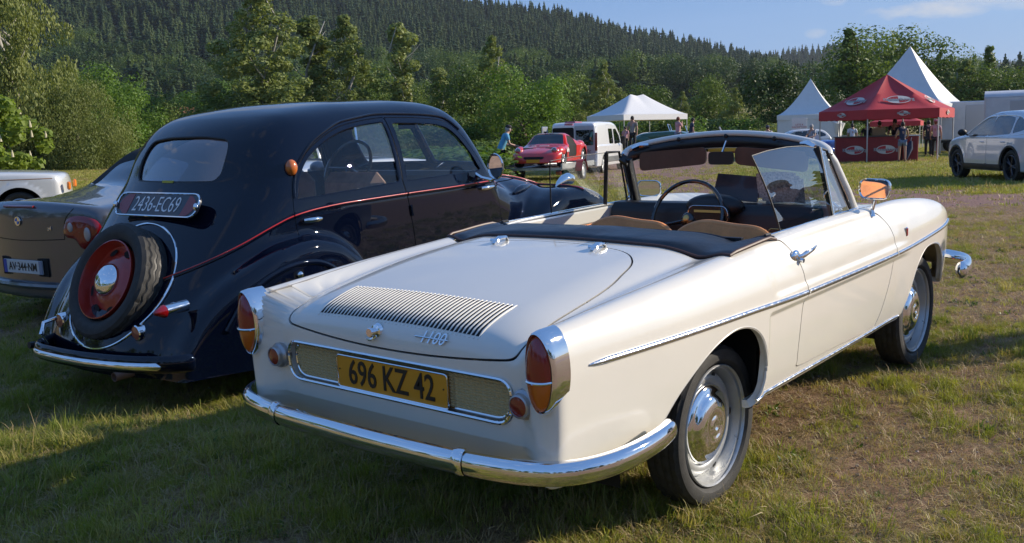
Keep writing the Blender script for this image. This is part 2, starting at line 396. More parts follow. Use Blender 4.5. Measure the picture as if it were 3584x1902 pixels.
def poly_sdf(poly,P):
    """signed distance (neg inside) of 2D points P to polygon"""
    poly=np.array(poly,float); n=len(poly); d=np.full(len(P),1e9); ins=np.zeros(len(P),bool)
    for i in range(n):
        a=poly[i]; b=poly[(i+1)%n]; e=b-a; wv=P-a; t=np.clip((wv@e)/(e@e+1e-12),0,1); q=wv-t[:,None]*e; d=np.minimum(d,(q*q).sum(1))
        c1=(a[1]<=P[:,1])&(b[1]>P[:,1]); c2=(b[1]<=P[:,1])&(a[1]>P[:,1]); cr=e[0]*wv[:,1]-e[1]*wv[:,0]
        ins^=(c1&(cr>0))|(c2&(cr<0))
    return np.where(ins,-1,1)*np.sqrt(d)
def smooth_poly(pts,n=6,closed=True):
    """Catmull-Rom through the points"""
    P=np.array(pts,float); m=len(P); o=[]
    for i in range(m if closed else m-1):
        if closed: p=[P[(i+k)%m] for k in(-1,0,1,2)]
        else: p=[P[max(0,i-1)],P[i],P[i+1],P[min(m-1,i+2)]]
        for j in range(n):
            t=j/n; o.append(.5*((2*p[1])+(p[2]-p[0])*t+(2*p[0]-5*p[1]+4*p[2]-p[3])*t*t+(3*p[1]-p[0]-3*p[2]+p[3])*t**3))
    if not closed: o.append(P[-1])
    return np.array(o)
def round_poly(pts,r,n=5):
    """corners rounded by r (number or list)"""
    P=[np.array(p,float) for p in pts]; m=len(P); o=[]
    for i in range(m):
        a,b,c=P[i-1],P[i],P[(i+1)%m]; rr=r[i] if hasattr(r,'__len__') else r
        u=(a-b); v=(c-b); lu,lv=np.linalg.norm(u),np.linalg.norm(v); d=min(rr,lu*.49,lv*.49)
        p0=b+u/lu*d; p1=b+v/lv*d
        for k in range(n+1): t=k/n; o.append((1-t)**2*p0+2*t*(1-t)*b+t*t*p1)
    return np.array(o)
def side_sdf(poly,side,cols=(0,2),mid=.1):
    """cut region given in side view, only for one side (side=-1 right, +1 left, 0 both)"""
    def f(V):
        d=poly_sdf(poly,V[:,cols])
        oth=3-cols[0]-cols[1]
        if side: d=np.where(V[:,oth]*side>mid,d,.05)
        return d
    return f
def hit(F,o,d,tmax=3,steps=60):
    """first surface point along rays from outside"""
    o=np.atleast_2d(np.array(o,float)); d=np.broadcast_to(np.array(d,float),o.shape); lo=np.zeros(len(o)); hi=np.full(len(o),float(tmax)); fd=np.zeros(len(o),bool)
    for i in range(1,steps+1):
        t=tmax*i/steps; v=F(o+d*t)<0; new=v&~fd; hi[new]=t; fd|=new; lo[~fd]=t
    for _ in range(16):
        m=(lo+hi)/2; v=F(o+d*m[:,None])<0; hi=np.where(v,m,hi); lo=np.where(v,lo,m)
    P=o+d*hi[:,None]; return P,grad(F,P)
def strip(name,P,N,w,h,mt,parent,prof=None,**k):
    """moulding laid on a surface along P with normals N: w wide, h proud, rounded"""
    P=np.array(P);N=np.array(N); T=np.gradient(P,axis=0); T/=np.linalg.norm(T,axis=1,keepdims=True)+1e-9
    B=np.cross(N,T); B/=np.linalg.norm(B,axis=1,keepdims=True)+1e-9
    prof=prof or [(-.5,-.4),(-.5,.25),(-.35,.75),(0,1),(.35,.75),(.5,.25),(.5,-.4)]
    wv=np.broadcast_to(np.asarray(w,float),(len(P),)); hv=np.broadcast_to(np.asarray(h,float),(len(P),))
    V=[];m=len(prof)
    for i in range(len(P)):
        for a,b in prof: V.append(P[i]+B[i]*a*wv[i]+N[i]*b*hv[i])
    F=[(i*m+j,(i+1)*m+j,(i+1)*m+j+1,i*m+j+1) for i in range(len(P)-1) for j in range(m-1)]
    F+=[tuple(range(m)),tuple((len(P)-1)*m+j for j in range(m))[::-1]]
    return MB().add(V,F).build(name,mt,parent,sharp=50,**k)
def gn_scatter(name,P,rot,scale,idx,protos,label=None,kind='stuff',cat=None):
    """one object whose geometry nodes place copies of a few prototype meshes at given points"""
    col=bpy.data.collections.new(name+'_kinds')
    for i,me in enumerate(protos):
        o=bpy.data.objects.new('%s_kind_%02d'%(name,i),me); col.objects.link(o)
    me=bpy.data.meshes.new(name); me.vertices.add(len(P)); me.vertices.foreach_set('co',np.asarray(P,np.float32).ravel())
    a=me.attributes.new('rot','FLOAT_VECTOR','POINT'); a.data.foreach_set('vector',np.asarray(rot,np.float32).ravel())
    a=me.attributes.new('sca','FLOAT_VECTOR','POINT'); a.data.foreach_set('vector',np.asarray(scale,np.float32).ravel())
    a=me.attributes.new('idx','INT','POINT'); a.data.foreach_set('value',np.asarray(idx,np.int32))
    o=link(name,me,label=label,kind=kind,cat=cat)
    g=bpy.data.node_groups.new(name,'GeometryNodeTree'); g.interface.new_socket('Geometry',in_out='INPUT',socket_type='NodeSocketGeometry'); g.interface.new_socket('Geometry',in_out='OUTPUT',socket_type='NodeSocketGeometry')
    n=g.nodes; gi=n.new('NodeGroupInput'); go=n.new('NodeGroupOutput'); ip=n.new('GeometryNodeInstanceOnPoints'); ci=n.new('GeometryNodeCollectionInfo'); ci.inputs[0].default_value=col; ci.inputs[1].default_value=True; ci.inputs[2].default_value=True
    def na(nm,ty):
        x=n.new('GeometryNodeInputNamedAttribute'); x.data_type=ty; x.inputs[0].default_value=nm; return [s for s in x.outputs if s.enabled][0]
    ip.inputs['Pick Instance'].default_value=True
    g.links.new(gi.outputs[0],ip.inputs['Points']); g.links.new(ci.outputs[0],ip.inputs['Instance']); g.links.new(na('idx','INT'),ip.inputs['Instance Index'])
    er=n.new('FunctionNodeEulerToRotation'); g.links.new(na('rot','FLOAT_VECTOR'),er.inputs[0]); g.links.new(er.outputs[0],ip.inputs['Rotation']); g.links.new(na('sca','FLOAT_VECTOR'),ip.inputs['Scale']); g.links.new(ip.outputs[0],go.inputs[0])
    md=o.modifiers.new('scatter','NODES'); md.node_group=g
    return o
# common materials
chrome=mat('chrome',(.86,.87,.88),.045,1,rvar=.03,vscale=25)
rubber=mat('tyre_rubber',(.03,.029,.027),.72,var=.25,vscale=30,bump=.25,bscale=300)
blackplastic=mat('black_plastic',(.012,.012,.013),.5,bump=.1,bscale=200)
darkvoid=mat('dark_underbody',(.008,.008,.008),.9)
glass=glassmat('clear_glass',(.93,.96,.95))
steel=mat('grey_painted_steel',(.34,.34,.33),.32,.75,var=.1,vscale=8)
redlens=mat('red_lens',(.24,.003,.006),.12,coat=1,sss=.3)
amberlens=mat('amber_lens',(.52,.12,.01),.12,coat=1,sss=.3)
# ============================================================ the cream convertible
cream=mat('cream_paint',(.71,.682,.61),.34,coat=1,coat_r=.035,var=.012,vscale=3,rvar=.04)
vinyl=mat('black_vinyl',(.010,.011,.015),.33,var=.3,vscale=9,bump=.35,bscale=14,spec=.6)
tan=mat('tan_leather',(.80,.29,.085),.46,var=.15,vscale=10,bump=.15,bscale=120)
brownvinyl=mat('brown_vinyl',(.10,.05,.032),.5,var=.2,vscale=8)
alu=mat('brushed_trim',(.74,.76,.79),.16,1,rvar=.08,vscale=60,bump=.06,bscale=160)
cv=empty('convertible_car',(0,0,0),label='cream convertible with its roof down and a yellow rear plate, nearest of all',cat='car')
yb=KS((-1.2,.715),(-1.05,.725),(-.9,.737),(-.6,.762),(-.2,.783),(.3,.787),(1,.785),(1.7,.775),(2.3,.75),(2.6,.72),(2.85,.66),(3.1,.58))
dz=K((.25,.09),(.33,.055),(.38,.028),(.5,.010),(.62,.002),(.72,0),(.78,.004),(.84,.02),(.9,.05),(1.0,.09))
hcr=KS((-1.2,.86),(-.9,.878),(-.5,.902),(0,.927),(.5,.950),(1,.957),(1.4,.953),(1.6,.948),(1.9,.945),(2.1,.932),(2.4,.90),(2.6,.86),(2.8,.79),(2.95,.70),(3.1,.55))
hdk=KS((-1.2,.68),(-1.03,.782),(-.9,.843),(-.7,.890),(-.4,.932),(0,.960),(.6,.967),(1.4,.958),(1.9,.925),(2.3,.885),(2.6,.83),(2.8,.76),(3.0,.66),(3.1,.6))
zbt=K((-1.1,.40),(-.6,.40),(-.2,.36),(.14,.335),(1.6,.335),(2.2,.36),(2.9,.42))
def cvF(P):
    x,y,z=P[:,0],np.abs(P[:,1]),P[:,2]
    rec=sstep(.20,.245,x)*(1-sstep(1.66,1.9,x))*.015*(1-sstep(.672,.700,z))+sstep(.24,.31,x+.3*(z-.75))*(1-sstep(1.66,1.9,x))*.009*sstep(.735,.765,z)*(1-sstep(.91,.95,z))
    wz=yb(x)-dz(z)-rec
    inner=hdk(x)-.05*y*y-.9*np.maximum(y-.40,0)**2
    q=(y-.682)/.10
    ridge=hcr(x)-np.where(q>0,.075*q*q,.055*q*q)-.05*np.maximum(np.abs(q)-.7,0)**2
    top=smax(inner,ridge,.09)
    tipf=sstep(.560,.650,y)
    xr=-.992+np.maximum(z-.70,0)**2*1.6+np.maximum(.50-z,0)*.45+.02*y*y
    xr=xr*(1-tipf)+(-1.030+.25*np.maximum(z-.80,0)**2)*tipf
    xf=2.98-.25*y*y-.9*np.maximum(z-.74,0)
    f=smax(y-wz,z-top,.055)
    f=smax(f,xr-x,.06); f=smax(f,x-xf,.12); return smax(f,zbt(x)-z,.03)
body=implicit(cvF,-.55,2.5,.47,240,640,130,steps=44)
# wheel openings
arR=smooth_poly([(-.58,.25),(-.55,.42),(-.47,.515),(-.36,.59),(-.21,.66),(-.06,.69),(.07,.67),(.16,.61),(.21,.51),(.20,.42),(.165,.355),(.12,.30),(.10,.2)],5)
arF=smooth_poly([(1.80,.25),(1.82,.38),(1.90,.49),(1.99,.60),(2.12,.665),(2.27,.675),(2.42,.65),(2.53,.57),(2.60,.45),(2.64,.25)],5)
_,body=split(body,side_sdf(arR,0)); _,body=split(body,side_sdf(arF,0))
body['V'][:,0]+=0
archcut=body
_,body=split(body,lambda V:np.maximum(np.abs(V[:,1])-.70,np.maximum(V[:,2]-.375,-.2-V[:,0]))); _,body=split(body,lambda V:np.maximum(np.abs(V[:,1])-.585,np.maximum(V[:,2]-.47,-.88-V[:,0])))
# cockpit opening
ck=round_poly([(.02,-.645),(1.44,-.645),(1.50,-.60),(1.60,-.3),(1.62,0),(1.60,.3),(1.50,.60),(1.44,.645),(.02,.645)],.03)
def ckf(V): return np.where(V[:,2]>.80,poly_sdf(ck,V[:,:2]),.05)
_,body=split(body,ckf)
# boot lid
lp=[(-1.4,.535),(-.62,.545),(-.34,.505),(-.20,.45),(-.10,.33),(-.055,.12)]; lp=smooth_poly(lp,6,False).tolist()
lidp=np.array(lp+[(a,-b) for a,b in lp[::-1]])
def lidf(g):
    def f(V):
        zr=.728+.11*V[:,1]**2
        return smax(poly_sdf(lidp,V[:,:2]),zr-V[:,2],.05)+g
    return f
lid,rest=split(body,lidf(.0035)); _,body=split(body,lidf(-.0035))
gap_shadow(lid,shell_obj('boot_lid',flange(lid,.012),cream,cv))
# front lid
fl=round_poly([(1.72,-.50),(2.6,-.42),(3.3,-.40),(3.3,.40),(2.6,.42),(1.72,.50)],.08)
def flf(g): return lambda V: np.where(V[:,2]>.55,poly_sdf(fl,V[:,:2]),.05)+g
fb,_=split(body,flf(.002)); _,body=split(body,flf(-.002)); shell_obj('front_lid',flange(fb,.012),cream,cv)
# doors
dr=smooth_poly([(.40,1.1),(.405,.955),(.47,.925),(.525,.86),(.553,.76),(.556,.70),(.535,.64),(.522,.53),(.524,.44),(.555,.408),(.9,.400),(1.38,.385),(1.46,.415),(1.53,.50),(1.60,.62),(1.63,.72),(1.615,.82),(1.55,.90),(1.44,.955),(1.38,1.1)],5)
for s,nm in((-1,'right'),(1,'left')):
    d,_=split(body,lambda V:side_sdf(dr,s,mid=.3)(V)+.003); _,body=split(body,lambda V:side_sdf(dr,s,mid=.3)(V)-.003)
    gap_shadow(d,shell_obj('door',flange(d,.015),cream,cv))
# number plate recess
gro=round_poly([(-.53,.552),(.53,.552),(.535,.70),(-.535,.70)],[.07,.07,.06,.06],7)
def grf(V): return np.where(V[:,0]<-.8,poly_sdf(gro,V[:,1:]),.05)
rc,body=split(body,grf)
bodyf=flange(body,.03)
bo=shell_obj('body',bodyf,cream,cv)
# inner wheel housings, floor and tub
m=MB(); m.box((.95,0,.34),(3.2,.86,.03)); m.box((1.02,0,.345),(1.5,1.30,.03)); m.box((-.55,0,.38),(.6,1.0,.03)); m.box((.285,0,.56),(.03,1.40,.50)); m.box((.45,0,.42),(.03,1.3,.2))
for s in(-1,1):
    for cx,r in((-.15,.42),(2.22,.43)):
        m.lathe([(r,.62*s),(r,.36*s),(.02,.36*s)],n=24,c=(cx,0,.30),a0=-.15,a1=math.pi+.15)
m.build('underbody',darkvoid,cv)
for s in(-1,1):
    for pl,nm in((arR,'r'),(arF,'f')):  # rolled arch lips
        pts=[p for p in pl if p[1]>.36]; 
        i0=[i for i,p in enumerate(pl) if p[1]>.36]; pts=np.array([pl[i] for i in i0])
        P,N=hit(cvF,[(p[0],s*1.2,p[1]) for p in pts],(0,-s,0)); P=P[np.abs(P[:,1]-s*.73)<.12]-np.array([0,s*.006,0])
        MB().tube(P,.007,n=6).build('arch_lip',cream,cv)
# recess: floor, chrome frame, mesh
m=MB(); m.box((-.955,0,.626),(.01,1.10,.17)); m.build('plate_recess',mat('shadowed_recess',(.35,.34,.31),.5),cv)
gi=round_poly([(-.505,.568),(.505,.568),(.512,.688),(-.512,.688)],[.06,.06,.05,.05],7)
MB().tube([(-.992,p[0]*1.035,.626+(p[1]-.626)*1.15) for p in gi],.006,n=6,closed=True).build('recess_frame',chrome,cv)
MB().tube([(-.972,p[0],p[1]) for p in gi],.0045,n=6,closed=True).build('grille_frame',chrome,cv)
def wav(u,v):
    y=-.505+1.01*u; z=.568+.12*v; return (-.968-.006*((z/.0105)%1)-.003*math.sin(y/.012*math.pi),y,z+.0022*math.sin(y/.012*math.pi))
gm=mat('gilt_grille',(.60,.50,.29),.42,.35)
MB().grid(wav,340,80).build('grille_mesh',gm,cv,sharp=25)
# plate
pf=Matrix.Translation((-.985,0,.622))
yplate=mat('yellow_plate',(.60,.265,.012),.42,coat=.3,var=.05); inkb=mat('black_lettering',(.012,.012,.012),.45)
m=MB(); pp=round_poly([(-.262,-.056),(.262,-.056),(.262,.056),(-.262,.056)],.014,4); m.prism([(a,b+.622) for a,b in pp],-.988,-.982,axis='X'); pl=m.build('number_plate',yplate,cv)
MB().tube([(-.989,a*1.005,.622+b*1.01) for a,b in pp],.003,n=6,closed=True).build('plate_rim',chrome,pl)
text('plate_text','696 KZ 42',.122,inkb,pl,frame((-.9895,0,.620),(0,-1,0),(0,0,1)),.0012,sx=.78,bold=.001)
[MB().ball((-.989,y_,.628),.003,8,6).build('plate_rivet',inkb,pl) for y_ in(-.245,.252)]
# lock, script
P,_n=hit(cvF,[(-1.5,.056,.783)],(1,0,0)); q=P[0]
m=MB(); m.lathe([(.0,-.038),(.014,-.038),(.017,-.034),(.014,-.028),(.013,-.012),(.022,-.008),(.026,.004)],axis='X',n=20,c=q); m.build('boot_lock',chrome,cv)
MB().tube([(q[0]-.01,.056,.768),(q[0]-.018,.064,.757),(q[0]-.018,.082,.753),(q[0]-.012,.1,.755)],[.006,.006,.005,.003],n=8).build('boot_handle',chrome,cv)
q,n=hit(cvF,[(-1.5,-.200,.785)],(1,0,0)); q,n=q[0],n[0]
up=np.array([0,0,1.])-n*n[2]; up/=np.linalg.norm(up)
text('model_script','1100',.058,chrome,cv,frame(q+n*.004,(0,-1,0),up),.003,shear=.35,sx=.95)
MB().tube([q+n*.006+np.array([0,.075,0]),q+n*.006-np.array([0,.07,0])],.003,n=6).build('script_bar',chrome,cv)
# louvres
nl=43
m=MB(); gx=np.linspace(-.954,-.777,9); gy=np.linspace(-.381,.381,40)
P,N=hit(cvF,[(a,b,1.5) for a in gx for b in gy],(0,0,-1)); P=P+N*.0012
m.add(P,[(i*40+j,i*40+j+1,(i+1)*40+j+1,(i+1)*40+j) for i in range(8) for j in range(39)]); m.build('louvre_slots',darkvoid,cv)
ys=np.linspace(-.378,.378,nl)
for k,yy in enumerate(ys):
    a=np.linspace(-.962,-.769,8)
    P,N=hit(cvF,[(x_,yy,1.5) for x_ in a],(0,0,-1)); hh=np.array([.4,.9,1,1,1,1,.9,.4])*.0042
    strip('louvre_slat',P+N*.0008,N,.0082*np.array([.6,.95,1,1,1,1,.95,.6]),hh,cream,cv)
# lid hinges
for s in(-1,1):
    P,N=hit(cvF,[(-.11,s*.243,1.5)],(0,0,-1)); p=P[0]
    m=MB(); m.tube([p+np.array([-.045,0,.0]),p+np.array([-.036,0,.010]),p+np.array([-.008,0,.018]),p+np.array([.03,0,.016]),p+np.array([.045,0,.006])],[.008,.013,.016,.015,.010],n=10,sq=(1,.55))
    m.tube([p+np.array([-.035,-.02,.012]),p+np.array([-.035,.02,.012])],.007,n=8); m.build('lid_hinge',chrome,cv)
# side mouldings
for s in(-1,1):
    zt=K((-1,.753),(0,.733),(.55,.716),(1.6,.712),(2.3,.728),(2.75,.742))
    for a,b in((-.885,.5445),(.562,1.620),(1.638,2.74)):
        xs=np.linspace(a,b,int((b-a)/.03)+2); P,N=hit(cvF,[(x_,s*1.3,float(zt(x_))) for x_ in xs],(0,-s,0))
        wv=np.full(len(xs),.021); hv=np.full(len(xs),.010)
        if a<-.8: wv[:3]=[.006,.014,.0175]; hv[:2]=[.004,.008]
        strip('side_moulding',P,N,wv,hv,alu,cv)
    xs=np.linspace(.15,1.78,40); P,N=hit(cvF,[(x_,s*1.3,.372) for x_ in xs],(0,-s,0)); wv=np.full(40,.014); wv[0]=.005
    strip('sill_moulding',P,N,wv,.008,alu,cv)
    # crest seam of the rear wing
    xs=np.linspace(-.97,.36,46); ysm=.640+.03*sstep(-.97,-.3,xs); P,N=hit(cvF,[(x_,s*y_,1.5) for x_,y_ in zip(xs,ysm)],(0,0,-1))
    MB().tube(P-N*.0022,.0032,n=6).build('wing_seam',mat('seam_sealer',(.16,.155,.15),.6),cv)
    # door handle
    P,N=hit(cvF,[(.505,s*1.3,.868)],(0,-s,0)); p=P[0]
    m=MB(); m.ball(p+np.array([.012,s*.004,-.004]),(.036,.012,.024),16,10); m.tube([p+np.array([.02,s*.014,-.012]),p+np.array([.045,s*.03,-.002]),p+np.array([.12,s*.034,.010]),p+np.array([.165,s*.026,.016])],[.009,.008,.006,.004],n=10,sq=(.7,1.3)); m.build('door_handle',chrome,cv)
    MB().tube([p+np.array([.03,s*.008,-.022]),p+np.array([.03,s*.032,-.024])],.009,n=12).build('door_button',chrome,cv)
    P,N=hit(cvF,[(1.80,s*1.3,.795)],(0,-s,0)); p=P[0]
    MB().box(p+np.array([0,s*.003,0]),(.020,.008,.042),bev=.004).build('wing_badge',mat('red_enamel',(.35,.01,.012),.2,coat=1),cv); MB().box(p,(.026,.008,.048),bev=.004).build('badge_frame',chrome,cv)
    # tail light
    cx,cy,cz=-1.035,s*.683,.757; a,b=.043,.112
    def lens(z0,z1,mt,nm):
        def f(u,v):
            z=z0+(z1-z0)*v; zz=min(1,abs(z)); hw=math.sqrt(max(0,1-zz*zz)); yv=(2*u-1)*hw; r2=min(1,yv*yv+zz*zz)
            return (cx-.012-.034*math.sqrt(max(0,1-r2*.98)),cy+yv*a,cz+z*b)
        mb=MB(); mb.grid(f,14,14,flip=False); return mb.build(nm,mt,cv,sharp=60)
    lens(-.16,1,redlens,'red_lamp_lens'); lens(-1,-.20,amberlens,'amber_lamp_lens')
    MB().tube([(cx-.012-.036*math.sqrt(max(0,1-(v*v+.03))),cy+v*a,cz-.18*b) for v in np.linspace(-.98,.98,13)],.0045,n=6).build('lamp_divider',chrome,cv)
    m=MB(); V=[];n=36;prof=[(1.27,1.22,.06),(1.27,1.22,.0),(1.22,1.16,-.012),(1.10,1.08,-.018),(1.0,1.0,-.012),(.98,.98,.02)]
    for ka,kb,dx in prof:
        for k in range(n):
            t=2*math.pi*k/n; hood=max(0,math.sin(t))**2; V.append((cx+dx-(.014*hood if dx<0 else 0),cy+math.cos(t)*a*ka,cz+.0+math.sin(t)*b*(1+(kb-1)*.55+.0*hood)))
    F=[(i*n+k,i*n+(k+1)%n,(i+1)*n+(k+1)%n,(i+1)*n+k) for i in range(len(prof)-1) for k in range(n)]
    m.add(V,F if s<0 else F).build('lamp_bezel',chrome,cv,sharp=60)
    # round reflector
    P,N=hit(cvF,[(-1.5,s*.578,.636)],(1,0,0)); p=P[0]+np.array([-.0,0,0])
    m=MB(); m.lathe([(.047,.015),(.046,-.012),(.038,-.02),(.036,-.034),(.031,-.037),(.0295,-.033)],axis='X',n=28,c=p); rf=m.build('reflector',mat('dull_alloy',(.42,.42,.43),.35,.8),cv)
    MB().lathe([(.0301,-.034),(.02,-.037),(.0,-.038)],axis='X',n=24,c=p).build('reflector_lens',mat('dark_red_lens',(.20,.012,.01),.18,coat=1),rf)
# rear bumper
hp=[(-1.150,0,.470),(-1.147,-.2,.470),(-1.136,-.4,.469),(-1.115,-.55,.468),(-1.075,-.68,.467),(-1.005,-.765,.466),(-.90,-.812,.466),(-.78,-.83,.468),(-.66,-.828,.470),(-.57,-.812,.471),(-.535,-.80,.471)]
path=smooth_poly([(a,-b,c_) for a,b,c_ in hp[:0:-1]]+hp,5,False)
m=MB(); T=np.gradient(path,axis=0); T/=np.linalg.norm(T,axis=1)[:,None]; n=14; V=[]
L=len(path)
for i,(p,t) in enumerate(zip(path,T)):
    o=np.cross(t,(0,0,1)); o/=np.linalg.norm(o)
    if o[0]>0 and abs(p[1])<.7: o=-o
    if o@np.array([p[0]-.2,p[1],0])<0: o=-o
    e=min(1,.25+min(i,L-1-i)*.22)
    for k in range(n):
        th=math.pi*(-.5+k/(n-1)); rr=1
        V.append(p+o*(.034*math.cos(th)**.8*e-.012)+np.array([0,0,.038*math.sin(th)*e+.004*math.cos(th)]))
m.add(V,[(i*n+k,(i+1)*n+k,(i+1)*n+k+1,i*n+k+1) for i in range(L-1) for k in range(n-1)]+[tuple(range(n)),tuple((L-1)*n+k for k in range(n))[::-1]]+[(i*n,i*n+n-1,(i+1)*n+n-1,(i+1)*n) for i in range(L-1)])
bm_=m.build('rear_bumper',chrome,cv,sharp=50)
for s in(-1,1):
    c0=np.array([-1.134,s*.437,.469]); o=np.array([-1,s*-.0,0]); o=np.array([-.985,s*.12,0]); o/=np.linalg.norm(o); tt=np.cross(o,(0,0,1)); V=[]
    for dw in(-.019,-.011,0,.011,.019):
        for k in range(n):
            th=math.pi*(-.56+1.12*k/(n-1)); hgt=.002+.003*(1-(dw/.019)**2)
            V.append(c0+tt*dw+o*((.035+hgt)*max(0,math.cos(th))**.8-.013)+np.array([0,0,(.039+hgt)*math.sin(th)+.004]))
    MB().add(V,[(i*n+k,(i+1)*n+k,(i+1)*n+k+1,i*n+k+1) for i in range(4) for k in range(n-1)]).build('bumper_band',chrome,bm_,sharp=60)
    MB().tube([(-.95,s*.40,.40),(-1.11,s*.40,.445)],.012,n=8).build('bumper_bracket',blackplastic,bm_)
# front bumper ends
fp=[(2.60,-.80,.475),(2.74,-.80,.475),(2.9,-.755,.475),(3.02,-.65,.475),(3.10,-.45,.475),(3.14,0,.475)]; fp=smooth_poly(fp+[(a,-b,c_) for a,b,c_ in fp[:-1][::-1]],5,False)
MB().tube(fp,[.3]+[1]*(len(fp)-2)+[.3],n=14,sq=(.030,.048)).build('front_bumper',chrome,cv,sharp=60)
# exhaust and lower valance
MB().box((-.85,0,.385),(.16,1.0,.05),bev=.02).build('rear_valance',darkvoid,cv)
# ---- wheels
def tyre_mesh(Ro,Ri,w,tread='block',n=96):
    prof=[]; hw=w/2
    side=[(Ri,-.36*hw),(Ri+.012,-.72*hw),(Ri+(Ro-Ri)*.35,-.95*hw),(Ri+(Ro-Ri)*.6,-1.0*hw),(Ri+(Ro-Ri)*.82,-.93*hw),(Ro-.010,-.82*hw)]
    tr=[(Ro-.002+(.002 if abs(u)<.6 else 0),u*hw) for u in np.linspace(-.74,.74,15)]
    P=side+tr+[(a,-b) for a,b in side[::-1]]
    V=[];m=len(P)
    for k in range(n):
        t=2*math.pi*k/n
        for j,(r,h) in enumerate(P):
            if 6<=j<21:
                jj=j-6
                if tread=='zigzag': g=.007 if (jj in(3,7,11)) else 0; h2=h+hw*.055*(1 if (k//2)%2 else -1)*(abs(jj-7)<6); r2=r-g-(.005 if (k%6==0 and (jj<3 or jj>11)) else 0)
                else: g=.005 if (jj in(3,7,11)) else 0; r2=r-g-(.006 if ((k+jj//4)%3==0 and jj%4!=3) else 0); h2=h
            else: r2,h2=r,h
            V.append((r2*math.cos(t),h2,r2*math.sin(t)))
    F=[(k*m+j,k*m+j+1,((k+1)%n)*m+j+1,((k+1)%n)*m+j) for k in range(n) for j in range(m-1)]
    return np_mesh('tyre',V,F,sharp=30)
silver=mat('silver_wheel_paint',(.52,.53,.53),.33,.55,var=.08,vscale=9,rvar=.08)
def classic_wheel(parent,loc,s,R_=.302,steer=0,name='wheel'):
    wl=empty(name); wl.parent=parent; wl.location=loc; wl.rotation_euler=(0,0,(math.pi if s>0 else 0)+steer)
    ty=CW.setdefault('ty',tyre_mesh(.302,.218,.148)); link('tyre',ty,rubber,wl)
    if 'rim' not in CW:
        m=MB(); m.lathe([(.222,-.062),(.226,-.058),(.224,-.053),(.212,-.050),(.208,-.02),(.204,0.0),(.204,.05)],n=48); 
        V=[];n=96; prof=[(.204,.004),(.197,-.006),(.186,-.020),(.172,-.024),(.158,-.020),(.148,-.012),(.12,-.012),(.0,-.012)]
        for r,h in prof:
            for k in range(n):
                t=2*math.pi*k/n; sl_=(math.cos(3*t)**2)**14 if False else max(0,math.cos(6*t/1))**40
                dd=0
                V.append((r*math.cos(t),h+dd,r*math.sin(t)))
        m.add(V,[(i*n+(k+1)%n,i*n+k,(i+1)*n+k,(i+1)*n+(k+1)%n) for i in range(len(prof)-1) for k in range(n)])
        CW['rim']=m.mesh('rim',40)
        CW['slots']=[]
        for k in range(5):
            m=MB(); t=2*math.pi*(k/5); 
            m.add([(.186*math.cos(t)+a*math.cos(t)-b*math.sin(t),-.0215,.186*math.sin(t)+a*math.sin(t)+b*math.cos(t)) for a,b in [(.008*math.cos(q_),.015*math.sin(q_)) for q_ in np.linspace(0,2*math.pi,14,endpoint=False)]],[tuple(range(14))]); CW['slots'].append(m.mesh('rim_slot'))
        CW['cap']=MB().lathe([(.150,-.018),(.151,-.024),(.146,-.030),(.132,-.036),(.118,-.040),(.113,-.047),(.095,-.056),(.07,-.061),(.048,-.0625),(.043,-.058),(.037,-.059),(.028,-.064),(.018,-.064),(.013,-.060),(0,-.059)],n=56).mesh('hubcap',60)
        CW['lip']=MB().lathe([(.221,-.060),(.225,-.066),(.229,-.062),(.228,-.056)],n=56).mesh('rim_lip',60)
    r=link('rim',CW['rim'],silver,wl); [link('rim_slot',me_,darkvoid,r) for me_ in CW['slots']]; link('rim_lip',CW['lip'],silver,r)
    link('hubcap',CW['cap'],chrome,wl); return wl
CW={}
for x_ in(0,2.27):
    for s in(-1,1): classic_wheel(cv,(x_,s*.608,.300),s)
